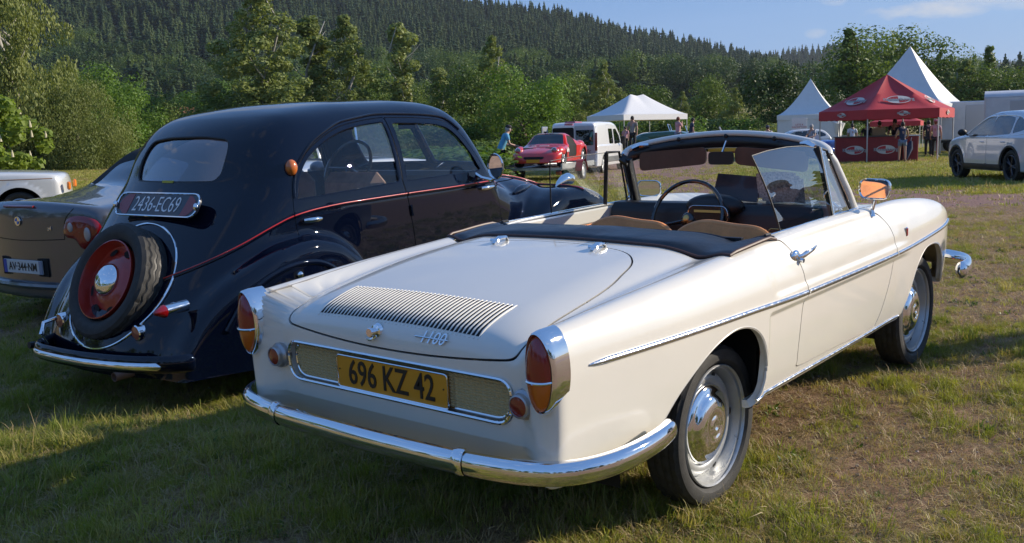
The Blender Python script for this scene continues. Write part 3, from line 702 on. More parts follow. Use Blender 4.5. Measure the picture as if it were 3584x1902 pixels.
# ---- windscreen
hd=[(1.300,.556,1.205),(1.325,.538,1.236),(1.36,.46,1.262),(1.395,.27,1.292),(1.41,0,1.308)]; hd=smooth_poly(hd+[(a,-b,c_) for a,b,c_ in hd[:-1][::-1]],5,False)
MB().tube(hd+np.array([.0,0,.004]),1,n=12,sq=(.028,.016)).build('windscreen_header',cream,cv,sharp=60)
MB().tube(hd+np.array([-.010,0,-.036]),1,n=12,sq=(.022,.032)).build('header_lining',vinyl,cv,sharp=60)
for s in(-1,1):
    MB().tube([(1.50,s*.625,.90),(1.43,s*.605,1.03),(1.345,s*.575,1.17),(1.310,s*.550,1.225)],[1.1,1,1,1],n=10,sq=(.018,.022)).build('windscreen_pillar',cream,cv,sharp=60)
    MB().tube([(1.475,s*.618,.92),(1.40,s*.598,1.04),(1.315,s*.57,1.17),(1.285,s*.55,1.225)],.0075,n=8).build('pillar_trim',chrome,cv)
    MB().tube([(1.49,s*.597,.92),(1.42,s*.578,1.04),(1.335,s*.548,1.17),(1.305,s*.530,1.205)],1,n=10,sq=(.024,.030)).build('pillar_lining',vinyl,cv)
    # quarter light
    a0,a1=(1.109,s*.660,.935),(1.094,s*.600,1.255)
    if s>0: a1=(1.20,.600,1.233); a0=(1.26,.66,.925)
    MB().tube([a0,a1],.011,n=8).build('quarter_light_post',blackplastic,cv); MB().tube([np.array(a0)+[.016,s*.004,0],np.array(a1)+[.016,s*.004,0]],.006,n=8).build('post_trim',chrome,cv)
    tp=np.array([1.27,s*.566,1.232]); b2=np.array([1.43,s*.625,.94])
    MB().tube([a1,tp,b2,np.array(a0)+[.02,0,.01]],.007,n=8).build('quarter_light_frame',blackplastic,cv)
    MB().add([a0,a1,tp,b2],[(0,1,2,3)]).build('quarter_light_glass',glass,cv)
    MB().tube([(1.36,s*.60,.945),(1.36,s*.585,.965),(1.352,s*.565,.985)],.006,n=6).build('quarter_light_catch',chrome,cv)
    # door glass
    if s<0: prof=[(.565,.935),(.515,1.10),(.462,1.262),(.60,1.272),(.79,1.276),(.97,1.270),(1.085,1.255),(1.10,.935)]
    else: prof=[(.80,.905),(.76,1.08),(.715,1.222),(.85,1.228),(1.0,1.232),(1.19,1.232),(1.255,.905)]
    gy_=lambda z_: s*(.668-.10*(z_-.93)-.40*(z_-.93)**2)
    z0_=prof[0][1]; xr_=lambda z_:np.interp(z_,[p[1] for p in prof[:3]],[p[0] for p in prof[:3]]); tops=prof[2:-1]
    ztop=lambda u:float(np.interp(tops[0][0]+(tops[-1][0]-tops[0][0])*u,[p[0] for p in tops],[p[1] for p in tops]))
    def gl_(u,v):
        z_=z0_+(ztop(u)-z0_)*v; xa=xr_(z_); xb=prof[-1][0]+(tops[-1][0]-prof[-1][0])*min(1,(z_-z0_)/(tops[-1][1]-z0_)); return (xa+(xb-xa)*u,gy_(z_),z_)
    MB().grid(gl_,14,14,flip=(s>0)).build('door_glass',glassmat('side_glass',(.60,.70,.75),1.62,dark=.06) if s<0 else glassmat('clear_side_glass',(.95,.98,.97),1.3),cv,sharp=180)
    MB().tube([gl_(0,v) for v in np.linspace(0,1,8)],.0035,n=6).build('glass_edge',blackplastic,cv); MB().tube([gl_(u,1) for u in np.linspace(0,1,14)],.0022,n=6).build('glass_top_edge',blackplastic,cv)
    MB().tube([(.45,s*.668,.953),(1.42,s*.655,.953)],.006,n=6,sq=(1,.6)).build('door_waist_strip',chrome,cv)
    MB().box((.43,s*.672,.956),(.05,.012,.012),bev=.004).build('window_guide',blackplastic,cv)
def wsg(u,v):
    y=(2*u-1)*(.60*(1-v)+.53*v); q=(y/.6)**2; return (1.585-.07*q-(.185-.01*q)*v,y,.915+(.375-.055*q)*v)
MB().grid(wsg,20,8).build('windscreen_glass',glassmat('windscreen_glass',(.93,.96,.95),1.45),cv)
MB().tube([(1.585-.07*(y/.6)**2,y,.915) for y in np.linspace(-.6,.6,15)],.012,n=8).build('windscreen_seal',blackplastic,cv)
for x_ in(-.28,.0,.25):   # roof catches on the header
    MB().ball((1.385-.05*(x_/.3)**2,x_,1.300-.03*(x_/.4)**2),(.008,.012,.012),8,6).build('header_stud',blackplastic,cv)
for s in(-1,1): MB().tube([(1.30,s*.50,1.245),(1.31,s*.46,1.262),(1.33,s*.42,1.262)],[.012,.016,.01],n=8).build('roof_catch',chrome,cv)
# visors, inner mirror
for a,b in((.06,.45),(-.10,-.47)):
    pr=round_poly([(a,1.166),(b,1.128),(b,1.225),(a,1.252)],.03,4); MB().prism(pr,1.285,1.297,axis='X').build('sun_visor',brownvinyl,cv)
mp_=round_poly([(.035,1.165),(-.095,1.165),(-.095,1.228),(.035,1.228)],.02,4); MB().prism([(a,b) for a,b in mp_],1.265,1.285,axis='X').build('inner_mirror',blackplastic,cv); MB().tube([(1.285,-.03,1.22),(1.35,-.02,1.275)],.006,n=6).build('mirror_arm',chrome,cv)
# door mirrors
for s,c0,yaw in((-1,(1.425,-.735,1.043),-.15),(1,(1.79,.71,.985),.1)):
    M_=Matrix.Translation(c0)@Matrix.Rotation(yaw,4,'Z'); 
    m=MB(); oval=round_poly([(-.075,-.045),(.075,-.045),(.075,.045),(-.075,.045)],.04,6)
    V=[];n=len(oval)
    for kx,sc in((0,1),(.02,.98),(.035,.75),(.042,.3)):
        for a,b in oval: V.append((kx,a*sc,b*sc))
    mm=MB().add(V,[(i*n+k,i*n+(k+1)%n,(i+1)*n+(k+1)%n,(i+1)*n+k) for i in range(3) for k in range(n)]+[tuple(3*n+k for k in range(n))],M_).build('door_mirror',chrome,cv,sharp=50)
    MB().tube([(-.001,a,b) for a,b in oval],.004,n=6,closed=True,M=M_).build('mirror_rim',chrome,mm)
    MB().add([(.001,a*.98,b*.98) for a,b in oval],[tuple(range(n))[::-1]],M_).build('mirror_glass',mat('mirror_glass',(.9,.92,.93),.0,1),mm)
    P,N=hit(cvF,[(c0[0]+.03,c0[1]+s*-.02,1.4)],(0,0,-1))
    MB().tube([P[0],P[0]+np.array([0,0,.03]),np.array(c0)+[.02,0,-.04]],[.016,.008,.007],n=8).build('mirror_stem',chrome,mm)
# ---- hood cover (folded roof)
_gx,_gy=np.linspace(-.02,.5,27),np.linspace(-.74,.74,75); _gz=hit(cvF,[(a,b,1.3) for a in _gx for b in _gy],(0,0,-1),tmax=.7,steps=28)[0][:,2].reshape(27,75)
def topz(x_,y_):
    i=min(25.999,max(0,(x_+.02)/.02)); j=min(73.999,max(0,(y_+.74)/.02)); a,b=int(i),int(j); fa,fb=i-a,j-b
    return float(_gz[a,b]*(1-fa)*(1-fb)+_gz[a+1,b]*fa*(1-fb)+_gz[a,b+1]*(1-fa)*fb+_gz[a+1,b+1]*fa*fb)
def tono(u,v):
    y=(2*u-1)*.70; a=abs(2*u-1)
    xr_=.02+.045*a**4; xf_=.30+.13*a**3
    x_=xr_+(xf_-xr_)*v
    base=topz(x_,y)+.006
    bulge=.020*math.sin(math.pi*min(1,max(0,v)))**.6*(1-a**8)+.004*math.sin(9*y+3*v)*math.sin(math.pi*v)+.003*math.sin(23*y+5*v)*v*(1-v)*3
    return (x_,y,base+bulge-(.014 if v in(0,1) else 0))
tn=MB().grid(tono,72,12); tob=tn.build('hood_cover',vinyl,cv,sharp=180)
rim=[np.array(tono(u,0.0))+[-.004,0,.012] for u in np.linspace(0,1,50)]; rim2=[np.array(tono(1 if e else 0,v))+[0,0,.01] for e in(0,) for v in np.linspace(0,1,8)]
edge=[np.array(tono(0,v))+[0,-.006,.006] for v in np.linspace(1,.08,7)]+rim+[np.array(tono(1,v))+[0,.006,.006] for v in np.linspace(.08,1,7)]
MB().tube(edge,.007,n=8).build('cover_piping',mat('brown_piping',(.07,.03,.02),.5),tob)
MB().tube([np.array(tono(u,1.0))+[0,0,.012] for u in np.linspace(0,1,50)],.008,n=8).build('cover_front_edge',vinyl,tob)
MB().box((.36,0,.80),(.02,1.2,.3)).build('hood_well',vinyl,cv)
# ---- interior
m=MB(); m.box((.9,0,.40),(1.2,1.28,.03)); m.build('cabin_floor',mat('black_carpet',(.012,.012,.013),.95),cv)
for s in(-1,1):
    MB().box((.9,s*.638,.66),(1.15,.012,.42)).build('door_card',tan,cv)
    MB().box((.95,s*.632,.905),(1.05,.02,.075),bev=.008).build('door_top',cream,cv)
    MB().tube([(.45,s*.628,.858),(1.45,s*.628,.858)],.005,n=6).build('door_card_trim',chrome,cv)
seat_m=tan; pipe=mat('black_piping',(.015,.013,.012),.5)
for yc,lab in((.045,''),(-.415,'')):
    def sb(u,v):
        y=yc+(2*u-1)*.225; a=abs(2*u-1); top=.968-.045*a**3-.03*a**10+.006*math.sin(5*(2*u-1)); z=.42+(top-.42)*v; return y,z
    V=[];nu,nv=20,10
    for side_ in(0,1):
        for i in range(nu+1):
            for j in range(nv+1):
                u,v=i/nu,j/nv; y,z=sb(u,v); a=abs(2*u-1); th=(.060*(1-a**6)*(1-v**10)+.020); xm=.70-.16*v*1.0
                V.append((xm+(-th if side_==0 else th),y,z))
    st=(nu+1)*(nv+1); F=[(i*(nv+1)+j,i*(nv+1)+j+1,(i+1)*(nv+1)+j+1,(i+1)*(nv+1)+j) for i in range(nu) for j in range(nv)]
    F=F+[tuple(st+k for k in f[::-1]) for f in F]; F+=[(i*(nv+1)+nv,st+i*(nv+1)+nv,st+(i+1)*(nv+1)+nv,(i+1)*(nv+1)+nv) for i in range(nu)]
    F+=[(e*(nv+1)+j,e*(nv+1)+j+1,st+e*(nv+1)+j+1,st+e*(nv+1)+j) for e in(0,nu) for j in range(nv)]
    so_=MB().add(V,F).build('seat_back',seat_m,cv,sharp=60)
    MB().tube([(.70-.16,*sb(u,1.0)) for u in np.linspace(0,1,25)],.019,n=10).build('seat_roll',seat_m,so_)
    MB().box((.90,yc,.50),(.42,.44,.12),bev=.04).build('seat_cushion',seat_m,cv)
# dashboard
def dash(u,v):
    y=(2*u-1)*.61; q=(y/.6)**2
    pts=[(1.33,.62),(1.30,.70),(1.285,.84),(1.30,.935),(1.33,.962),(1.40,.965),(1.57,.935)]
    t=v*6; i=min(5,int(t)); f=t-i; a=pts[i];b=pts[i+1]; return (a[0]+(b[0]-a[0])*f-.05*q,y,a[1]+(b[1]-a[1])*f)
MB().grid(dash,24,24,flip=True).build('dashboard',mat('dash_vinyl',(.012,.012,.014),.38,bump=.1,bscale=250),cv,sharp=180)
m=MB(); m.ball((1.30,.02,.955),(.07,.16,.062),24,12); bn=m.build('instrument_hood',mat('dash_vinyl',(0,0,0)),cv,sharp=60)
pr=round_poly([(-.10,.885),(.13,.885),(.12,.965),(-.09,.965)],.035,5); MB().prism(pr,1.215,1.24,axis='X').build('instrument_panel',mat('instrument_face',(.02,.022,.02),.25,coat=1),bn)
MB().tube([(1.214,a,b) for a,b in pr],.002,n=6,closed=True).build('instrument_rim',alu,bn)
MB().box((1.213,.015,.938),(.002,.15,.012)).build('speedometer_band',mat('pale_yellow',(.5,.45,.12),.5),bn)
P0=1.236
pr=round_poly([(-.30,.795),(-.535,.795),(-.535,.862),(-.30,.862)],.015,3)
MB().tube([(P0,a,b) for a,b in pr],.0028,n=6,closed=True).build('radio_surround',mat('gold_trim',(.65,.42,.14),.3,.9),cv)
text('dash_lettering','CARAVELLE',.034,mat('gold_trim',(0,0,0)),cv,frame((P0,-.417,.818),(0,-1,0),(0,0,1)),.001,sx=1.05)
for y_ in(.30,.36,.41): MB().ball((1.225,y_,.83),.012,10,6).build('dash_knob',mat('gold_trim',(0,0,0)),cv)
# steering wheel
sc_=Vector((1.20,.125,.900)); q=Vector((-1,0,.42)).normalized(); Mw=sc_.to_track_quat('Z','Y').to_matrix().to_4x4(); Mw=Matrix.Translation(sc_)@q.to_track_quat('Z','Y').to_matrix().to_4x4()
sw=MB().tube([(.196*math.cos(t),.196*math.sin(t),0) for t in np.linspace(0,2*math.pi,48,endpoint=False)],.0105,n=10,closed=True,M=Mw).build('steering_wheel',mat('black_bakelite',(.01,.01,.01),.15,coat=1),cv)
ax=(Mw.to_3x3().inverted()@Vector((0,0,1))); a0=math.atan2(ax.y,ax.x)
for da in(math.pi/2+.25,-math.pi/2-.25): MB().tube([(0,0,-.03),(.10*math.cos(a0+da),.10*math.sin(a0+da),-.025),(.19*math.cos(a0+da),.19*math.sin(a0+da),0)],[.013,.009,.008],n=8,M=Mw).build('wheel_spoke',mat('black_bakelite',(0,0,0)),sw)
MB().ball((0,0,-.02),(.04,.04,.03),16,8,M=Mw).build('wheel_hub',mat('black_bakelite',(0,0,0)),sw); MB().ball((0,0,.006),(.018,.018,.008),14,6,M=Mw).build('hub_emblem',mat('gold_trim',(0,0,0)),sw)
MB().tube([(sc_[0]+.02,sc_[1],sc_[2]-.02),(1.33,sc_[1]-.0,.84)],.02,n=10).build('steering_column',mat('black_bakelite',(0,0,0)),cv)
# things lying on the dashboard
fo=tag(MB().box((1.44,-.035,1.035),(.012,.25,.13),M=None,rot=Matrix.Rotation(R(22),3,'Y')@Matrix.Rotation(R(4),3,'X')).build('photo_frame',mat('dark_brochure',(.02,.016,.018),.35,coat=.4,base2=(.06,.03,.03),vscale=9)),'dark brochure propped against the windscreen of the cream convertible','brochure')
nw=MB()
for k in range(3): nw.grid(lambda u,v,k=k:(1.43+.04*u-.03*v+.01*k,-.155-.19*u-.015*k,.985+.125*v-.015*k+.01*math.sin(3*u)),8,4)
tag(nw.build('newspaper',mat('newsprint',(.66,.65,.61),.8,base2=(.22,.21,.21),vscale=90,detail=2),sharp=180),'folded newspaper leaning beside the dark brochure on the dashboard','newspaper')
# ============================================================ the black pre-war saloon
navy=mat('midnight_paint',(.0016,.0034,.012),.4,coat=1,coat_r=.022,spec=.0,rvar=.03,vscale=4)
SK=1.14   # the saloon is a large car standing a little further off
sdl=CAM+(np.array([0,2.40,0])-CAM)*SK
sd=empty('vintage_saloon',tuple(sdl),R(4),label='black vintage saloon with a red spare wheel on its sloping tail',cat='car',scale=SK)
sxt=K((.2,-.84),(.36,-.87),(.5,-.83),(.64,-.73),(.76,-.635),(.9,-.52),(1.07,-.385),(1.18,-.30),(1.3,-.245),(1.4,-.185),(1.5,-.09),(1.56,.10),(1.7,.5))
szt=K((-.3,1.43),(-.1,1.50),(.0,1.535),(.12,1.562),(.3,1.57),(.6,1.582),(1.0,1.582),(1.3,1.57),(1.5,1.54),(1.62,1.48),(1.72,1.36),(1.82,1.21),(1.92,1.085),(2.05,1.072),(2.3,1.04),(2.6,.975),(2.85,.89),(3.0,.79),(3.12,.6))
swb=K((-1.0,.52),(-.7,.58),(-.45,.64),(-.2,.69),(0,.715),(.4,.738),(1.0,.742),(1.5,.722),(1.8,.69),(2.2,.60),(2.7,.45),(3.1,.27))
sfr=K((-.84,.22),(-.76,.42),(-.66,.58),(-.54,.70),(-.38,.795),(-.2,.865),(-.02,.885),(.12,.86),(.28,.77),(.42,.60),(.52,.40),(.6,.2))
sff=K((1.6,.25),(1.75,.42),(1.9,.62),(2.05,.78),(2.2,.86),(2.4,.905),(2.6,.905),(2.8,.865),(2.95,.79),(3.08,.68),(3.18,.5),(3.22,.3))
def sd3(P):
    x,y,z=P[:,0],np.abs(P[:,1]),P[:,2]
    tum=np.where(z>1.0,.10*(z-1.0)+.52*np.maximum(z-1.0,0)**2,.10*(1.0-z)**2)
    hoodk=sstep(1.65,2.0,x)
    wz=swb(x)-tum*(1-hoodk)
    xs=x+.16*(y/.6)**2*sstep(1.0,1.5,x)*(1-sstep(1.95,2.15,x))
    top=szt(xs)-.055*(y/.6)**2*(1-hoodk)-.36*y*y*hoodk
    a=smax(y-wz,z-top,.20)
    a=smax(a,(sxt(z)-x)*.8+.075*(y/.5)**2,.22)
    a=smax(a,.26-z,.04); a=smax(a,x-3.12,.1)
    fr=smax(smax(np.abs(y-.60+.15*(1-sstep(-.85,-.25,x)))-.188-.02*sstep(-.9,-.2,x),z-sfr(x),.15),.22-z,.10); fr=smax(fr,-.78-x,.08)
    ff=smax(smax(np.abs(y-.62)-.185,(z-sff(x))*.85,.18),.24-z,.05)
    return a,fr,ff
def sdF(P):
    a,fr,ff=sd3(P); return smin(smin(a,fr,.07),ff,.08)
sh=implicit(sdF,-.35,2.6,lambda x:.62+.25*sstep(-.3,.3,x)*(1-sstep(1.4,1.9,x)),250,400,80,rmax=1.8,steps=50)
_,sh=split(sh,lambda V:V[:,2]-.29)
# spare wheel well stays shallow; front wheel openings
op=smooth_poly([(2.18,.1),(2.20,.40),(2.28,.58),(2.42,.71),(2.58,.755),(2.74,.72),(2.87,.60),(2.94,.42),(2.96,.1)],5)
_,sh=split(sh,lambda V:side_sdf(op,0,mid=.3)(V))
def wing(V,which,s):
    a,fr,ff=sd3(V); w_=fr if which==0 else ff; d=w_-a; return np.where((V[:,1]*s>.30)&(V[:,2]<.93)&((V[:,0]<1.3) if which==0 else (V[:,0]>1.3)),d,.05)
for which in(0,1):
    for s in(-1,1):
        wg,sh=split(sh,lambda V:wing(V,which,s))
        wo=shell_obj('rear_wing' if which==0 else 'front_wing',flange(wg,.012) if which else wg,navy,sd)
        if which==0: RW=wo
# windows
wr=smooth_poly([(-.036,1.075),(-.016,1.14),(.035,1.222),(.10,1.285),(.193,1.338),(.30,1.382),(.438,1.418),(.60,1.438),(.74,1.446)],4,False).tolist()+[(.757,1.446),(.716,1.10),(.36,1.088)]
wf=[(.775,1.10),(.815,1.43),(.83,1.437),(1.076,1.425)]+smooth_poly([(1.21,1.412),(1.30,1.385),(1.37,1.325),(1.43,1.24),(1.49,1.135),(1.505,1.112)],4,False).tolist()+[(1.49,1.103),(1.12,1.10)]
rwp=round_poly([(-.36,1.185),(.36,1.185),(.365,1.31),(.335,1.395),(.15,1.415),(-.15,1.415),(-.335,1.395),(-.365,1.31)],.06,5)
sedglass=glassmat('saloon_glass',(.96,.98,1.0),1.42)
cuts=[]
for s in(-1,1):
    for p in(wr,wf):
        g,sh=split(sh,lambda V:side_sdf(p,s,mid=.4)(V)); cuts.append(g)
gr,sh=split(sh,lambda V:np.where(V[:,0]<.2,poly_sdf(rwp,V[:,1:]),.05)); cuts.append(gr)
for s in(-1,1):
    wp=round_poly([(s*.03,1.14),(s*.50,1.14),(s*.50,1.36),(s*.44,1.43),(s*.03,1.455)],.03,4)
    g,sh=split(sh,lambda V:np.where(V[:,0]>1.3,poly_sdf(wp,V[:,1:]),.05)); cuts.append(g)
names=['side_window']*4+['rear_window']+['windscreen_pane']*2
for g,nm in zip(cuts,names):
    gm_=glassmat('rear_window_glass',(.50,.50,.60),1.5,dark=.10) if nm=='rear_window' else sedglass
    shell_obj(nm,g,gm_,sd,off=-.012)
    # rubber and chrome edge
    c=g; F=c['F']; E={}
    for q in F[c['cut'][np.where(F>=0,F,F[:,[0]])].sum(1)>=2]:
        q=[int(i) for i in q if i>=0]
        for i in range(len(q)):
            a,b=q[i],q[(i+1)%len(q)]; E[(a,b)]=1
    nx={a:b for (a,b) in E if (b,a) not in E and c['cut'][a] and c['cut'][b]}
    if nx:
        st=next(iter(nx)); lp_=[st]; cur=nx[st]
        while cur!=st and cur in nx and len(lp_)<5000: lp_.append(cur); cur=nx[cur]
        pts=c['V'][lp_]-c['N'][lp_]*.006; 
        k=[0]
        for i in range(1,len(pts)):
            if np.linalg.norm(pts[i]-pts[k[-1]])>.012: k.append(i)
        MB().tube(pts[k],.007,n=6,closed=True).build('window_seal',navy if nm!='rear_window' else blackplastic,sd)
# doors
drr=smooth_poly([(-.072,1.0),(-.062,1.075),(-.038,1.145),(.012,1.228),(.09,1.30),(.174,1.350),(.29,1.398),(.42,1.434),(.60,1.456),(.75,1.466)],4,False).tolist()+[(.780,1.466),(.738,1.10),(.752,1.02),(.80,.76),(.84,.36),(.83,.315),(.4,.315),(.1,.33),(-.02,.6),(-.06,.87)]
drf=[(.784,1.466),(1.03,1.456)]+smooth_poly([(1.22,1.440),(1.32,1.415),(1.40,1.345),(1.46,1.26),(1.53,1.14),(1.585,1.06),(1.632,1.03)],4,False).tolist()+[(1.66,.96),(1.677,.905),(1.72,.72),(1.74,.5),(1.73,.34),(1.70,.315),(.85,.315),(.844,.36),(.804,.76),(.756,1.02),(.742,1.10)]
for s in(-1,1):
    for p in(drr,drf):
        d,_=split(sh,lambda V:side_sdf(p,s,mid=.3)(V)+.002); _,sh=split(sh,lambda V:side_sdf(p,s,mid=.3)(V)-.002)
        gap_shadow(d,shell_obj('door',flange(d,.014),navy,sd))
# bonnet
bp_=[(1.72,-.9),(1.95,-.9),(3.3,-.9),(3.3,.9),(1.95,.9),(1.72,.9)]
bn,_=split(sh,lambda V:np.where(V[:,2]>.66+.0*V[:,0],smax(1.90-.35*np.abs(V[:,1])-V[:,0],(.985-.12*sstep(2.3,3.1,V[:,0])-.45*(V[:,0]-2.3).clip(0))-V[:,2],.02),.05)+.002)
_,sh=split(sh,lambda V:np.where(V[:,2]>.66,smax(1.90-.35*np.abs(V[:,1])-V[:,0],(.985-.12*sstep(2.3,3.1,V[:,0])-.45*(V[:,0]-2.3).clip(0))-V[:,2],.02),.05)-.002)
shell_obj('bonnet',flange(bn,.012),navy,sd)
shell_obj('body',flange(sh,.02),navy,sd)
# waist moulding with red coach line, gutter
redline=mat('red_coach_line',(.50,.02,.015),.3,coat=1)
for s in(-1,1):
    zz=K((-.70,.66),(-.66,.70),(-.55,.775),(-.343,.885),(-.19,.957),(-.077,.995),(.1,1.017),(.3,1.026),(.76,1.028),(1.22,1.026),(1.6,1.027),(1.9,1.035),(2.2,1.005),(2.45,.94),(2.65,.86))
    for a,b in((-.62,-.079),(-.072,.750),(.762,1.628),(1.64,2.62)):
        xs=np.linspace(a,b,max(6,int((b-a)/.035))); P,N=hit(sdF,[(x_,s*1.2,float(zz(x_))) for x_ in xs],(0,-s,0)); ok=np.abs(P[:,1])>.2; P,N=P[ok],N[ok]
        if len(P)<3: continue
        mo=strip('waist_moulding',P,N,.026,.008,navy,sd); strip('coach_line',P+N*.0065+np.array([0,0,.003]),N,.0065,.0035,redline,mo)
    gu=[(-.05,1.075),(-.03,1.145),(.02,1.232),(.10,1.305),(.18,1.356),(.30,1.405),(.42,1.441),(.60,1.463),(.75,1.474),(1.03,1.464),(1.22,1.449),(1.33,1.424),(1.41,1.355)]
    gu=smooth_poly(gu,4,False); P,N=hit(sdF,[(a,s*1.2,b+.012) for a,b in gu],(0,-s,0)); strip('rain_gutter',P,N,.016,.011,navy,sd)
    # handles
    for x0_,x1_,z_ in((-.026,.082,.967),(1.458,1.60,.992)):
        P,N=hit(sdF,[(x0_,s*1.2,z_),(x1_,s*1.2,z_)],(0,-s,0)); o=np.array([0,s,0])
        MB().tube([P[0]+o*.012,P[0]*.75+P[1]*.25+o*.026,P[0]*.3+P[1]*.7+o*.028,P[1]+o*.020],[.008,.011,.011,.006],n=10,sq=(.8,1.2)).tube([P[0]*.8+P[1]*.2,P[0]*.8+P[1]*.2+o*.024],.009,n=8).build('door_handle',chrome,sd)
    # hinge
    P,N=hit(sdF,[(.775,s*1.2,.96),(.785,s*1.2,.90)],(0,-s,0)); MB().tube([P[0],P[1]],.014,n=8).build('door_hinge',navy,sd)
    # wheel spat arc and bolt on the rear wing
    arc=[(-.56,.50),(-.48,.62),(-.39,.70),(-.28,.75),(-.15,.768),(-.02,.755),(.09,.70),(.19,.60),(.26,.48),(.28,.34)]; arc=smooth_poly(arc,4,False)
    P,N=hit(sdF,[(a,s*1.3,b) for a,b in arc],(0,-s,0)); strip('spat_edge',P,N,.03,.010,navy,RW)
    P,N=hit(sdF,[(-.16,s*1.3,.715)],(0,-s,0)); MB().ball(P[0],(.02,.02,.02),12,8).build('spat_bolt',chrome,RW)
    # bonnet side scoop
    P,N=hit(sdF,[(x_,s*1.2,z_) for x_,z_ in((1.98,.905),(2.05,.915),(2.15,.925),(2.26,.93),(2.36,.93))],(0,-s,0)); strip('bonnet_scoop',P,N,[.02,.05,.06,.045,.01],[.01,.03,.028,.018,.004],navy,sd)
    # trafficator lamp
    P,N=hit(sdF,[(-.02,s*1.2,1.235)],(0,-s,0)); MB().ball(P[0]+N[0]*.012,(.034,.03,.042),14,10).build('indicator_lamp',mat('orange_lamp',(.5,.13,.02),.2,coat=1),sd)
    # lamp on the front wing
    P,N=hit(sdF,[(2.62,s*.62,1.5)],(0,0,-1)); p=P[0]
    MB().tube([p+np.array([-.13,0,.0]),p+np.array([-.09,0,.02]),p+np.array([-.02,0,.042]),p+np.array([.04,0,.046]),p+np.array([.08,0,.036])],[.004,.02,.036,.042,.038],n=14).build('wing_lamp',chrome,sd)
    # tail lamp and reflector
    if s<0: MB().tube([(-.66,s*.555,.635),(-.79,s*.572,.632)],[.030,.030],n=16).build('tail_lamp_body',chrome,sd)
    if s<0: MB().lathe([(.031,0),(.030,-.010),(.020,-.030),(.010,-.052),(0,-.058)],axis='X',n=18,c=(-.79,s*.572,.632)).build('tail_lamp_lens',redlens,sd)
    P,N=hit(sdF,[(-1.6,s*.335,.505)],(1,0,0)); q=P[0]; MB().lathe([(.040,.03),(.040,-.012),(.034,-.016)],axis='X',n=22,c=q).build('reflector_rim',chrome,sd); MB().lathe([(.035,-.013),(.0,-.018)],axis='X',n=20,c=q).build('reflector_lens',mat('copper_reflector',(.34,.10,.06),.25,coat=1),sd)
# number plate
pn=Vector((-.86,0,.5)).normalized(); pc=Vector((-.415,-.05,1.078)); pf=frame(pc,(0,-1,0),(.5,0,.86))
cap=lambda w_,h_:round_poly([(-w_,-h_),(w_,-h_),(w_,h_),(-w_,h_)],h_*.95,8)
op_=cap(.345,.064)
np_=MB().prism([(a,b) for a,b in op_],-.012,.0,axis='Z',M=pf).build('number_plate',mat('black_plate_enamel',(.008,.010,.018),.3,coat=.5),sd)
for s in(-1,1):
    rp_=[(s*.20,-.056),(s*.29,-.056),(s*.335,-.03),(s*.355,0),(s*.335,.03),(s*.29,.056),(s*.25,.056)] if s>0 else [(-.27,-.056),(-.31,-.03),(-.325,0),(-.31,.03),(-.27,.056),(-.215,.056),(-.235,-.056)]
    MB().prism(rp_ if s<0 else [(.22,-.056),(.27,-.056),(.31,-.03),(.325,0),(.31,.03),(.27,.056),(.255,.056)],.0,.0015,axis='Z',M=pf).build('plate_end',mat('red_plate_end',(.22,.015,.015),.3,coat=.4),np_)
MB().tube([pf@Vector((a,b,.002)) for a,b in op_],.0055,n=6,closed=True,M=None).build('plate_surround',chrome,np_)
text('plate_lettering','2436-EC69',.122,mat('white_lettering',(.75,.78,.8),.5),np_,pf@Matrix.Translation((-.005,-.002,.0015)),.001,sx=.72,shear=.12,bold=-.001)
for s in(-1,1): MB().ball(pf@Vector((s*.345,-.01,.01)),(.016,.014,.02),10,8).build('plate_lamp',chrome,np_)
MB().box((-.298,0,1.186),(.01,.09,.012)).build('window_sticker',mat('yellow_sticker',(.45,.45,.08),.5),sd)
# spare wheel
sn=Vector((-.90,0,.435)).normalized(); sc0=Vector((-.640,-.045,.690)); q=sn.to_track_quat('Y','Z').to_matrix().to_4x4(); 
SM=Matrix.Translation(sc0+sn*.055)@(-sn).to_track_quat('Y','Z').to_matrix().to_4x4()
spw=empty('spare_wheel'); spw.parent=sd; spw.matrix_local=SM
link('tyre',tyre_mesh(.302,.200,.145,'zigzag',120),rubber,spw)
redw=mat('red_wheel_paint',(.34,.022,.012),.32,coat=.7,var=.1,vscale=9)
m=MB(); m.lathe([(.204,-.060),(.205,-.070),(.200,-.072),(.196,-.055),(.192,-.03),(.188,-.015),(.170,-.012),(.15,-.018),(.12,-.035),(.10,-.045),(.0,-.05)],n=48); rr=m.build('rim',redw,spw,sharp=60)
for k in range(8):
    if k%4==3: continue
    t=R(22+45*k); m=MB(); el=[(.157+.018*math.cos(a),.030*math.sin(a)) for a in np.linspace(0,2*math.pi,12,endpoint=False)]
    m.add([(a*math.cos(t)-b*math.sin(t),-.0185-(.175-a)*.25,a*math.sin(t)+b*math.cos(t)) for a,b in el],[tuple(range(12))[::-1]]); m.build('rim_opening',darkvoid,rr)
MB().lathe([(.084,-.040),(.086,-.052),(.080,-.066),(.062,-.082),(.035,-.092),(0,-.096)],n=40).build('hubcap',chrome,spw,sharp=60)
rg=[]
for k in range(72):
    t=2*math.pi*k/72; o=sc0+(q.to_3x3()@Vector((.345*math.cos(t),0,.345*math.sin(t)))); rg.append(o)
P,N=hit(sdF,[tuple(o+sn*.4) for o in rg],tuple(-sn)); MB().tube(P+N*.002,.0062,n=8,closed=True).build('spare_wheel_ring',chrome,sd)
MB().lathe([(.30,-.02),(.30,.07)],n=32,M=SM).build('spare_wheel_mount',blackplastic,sd)
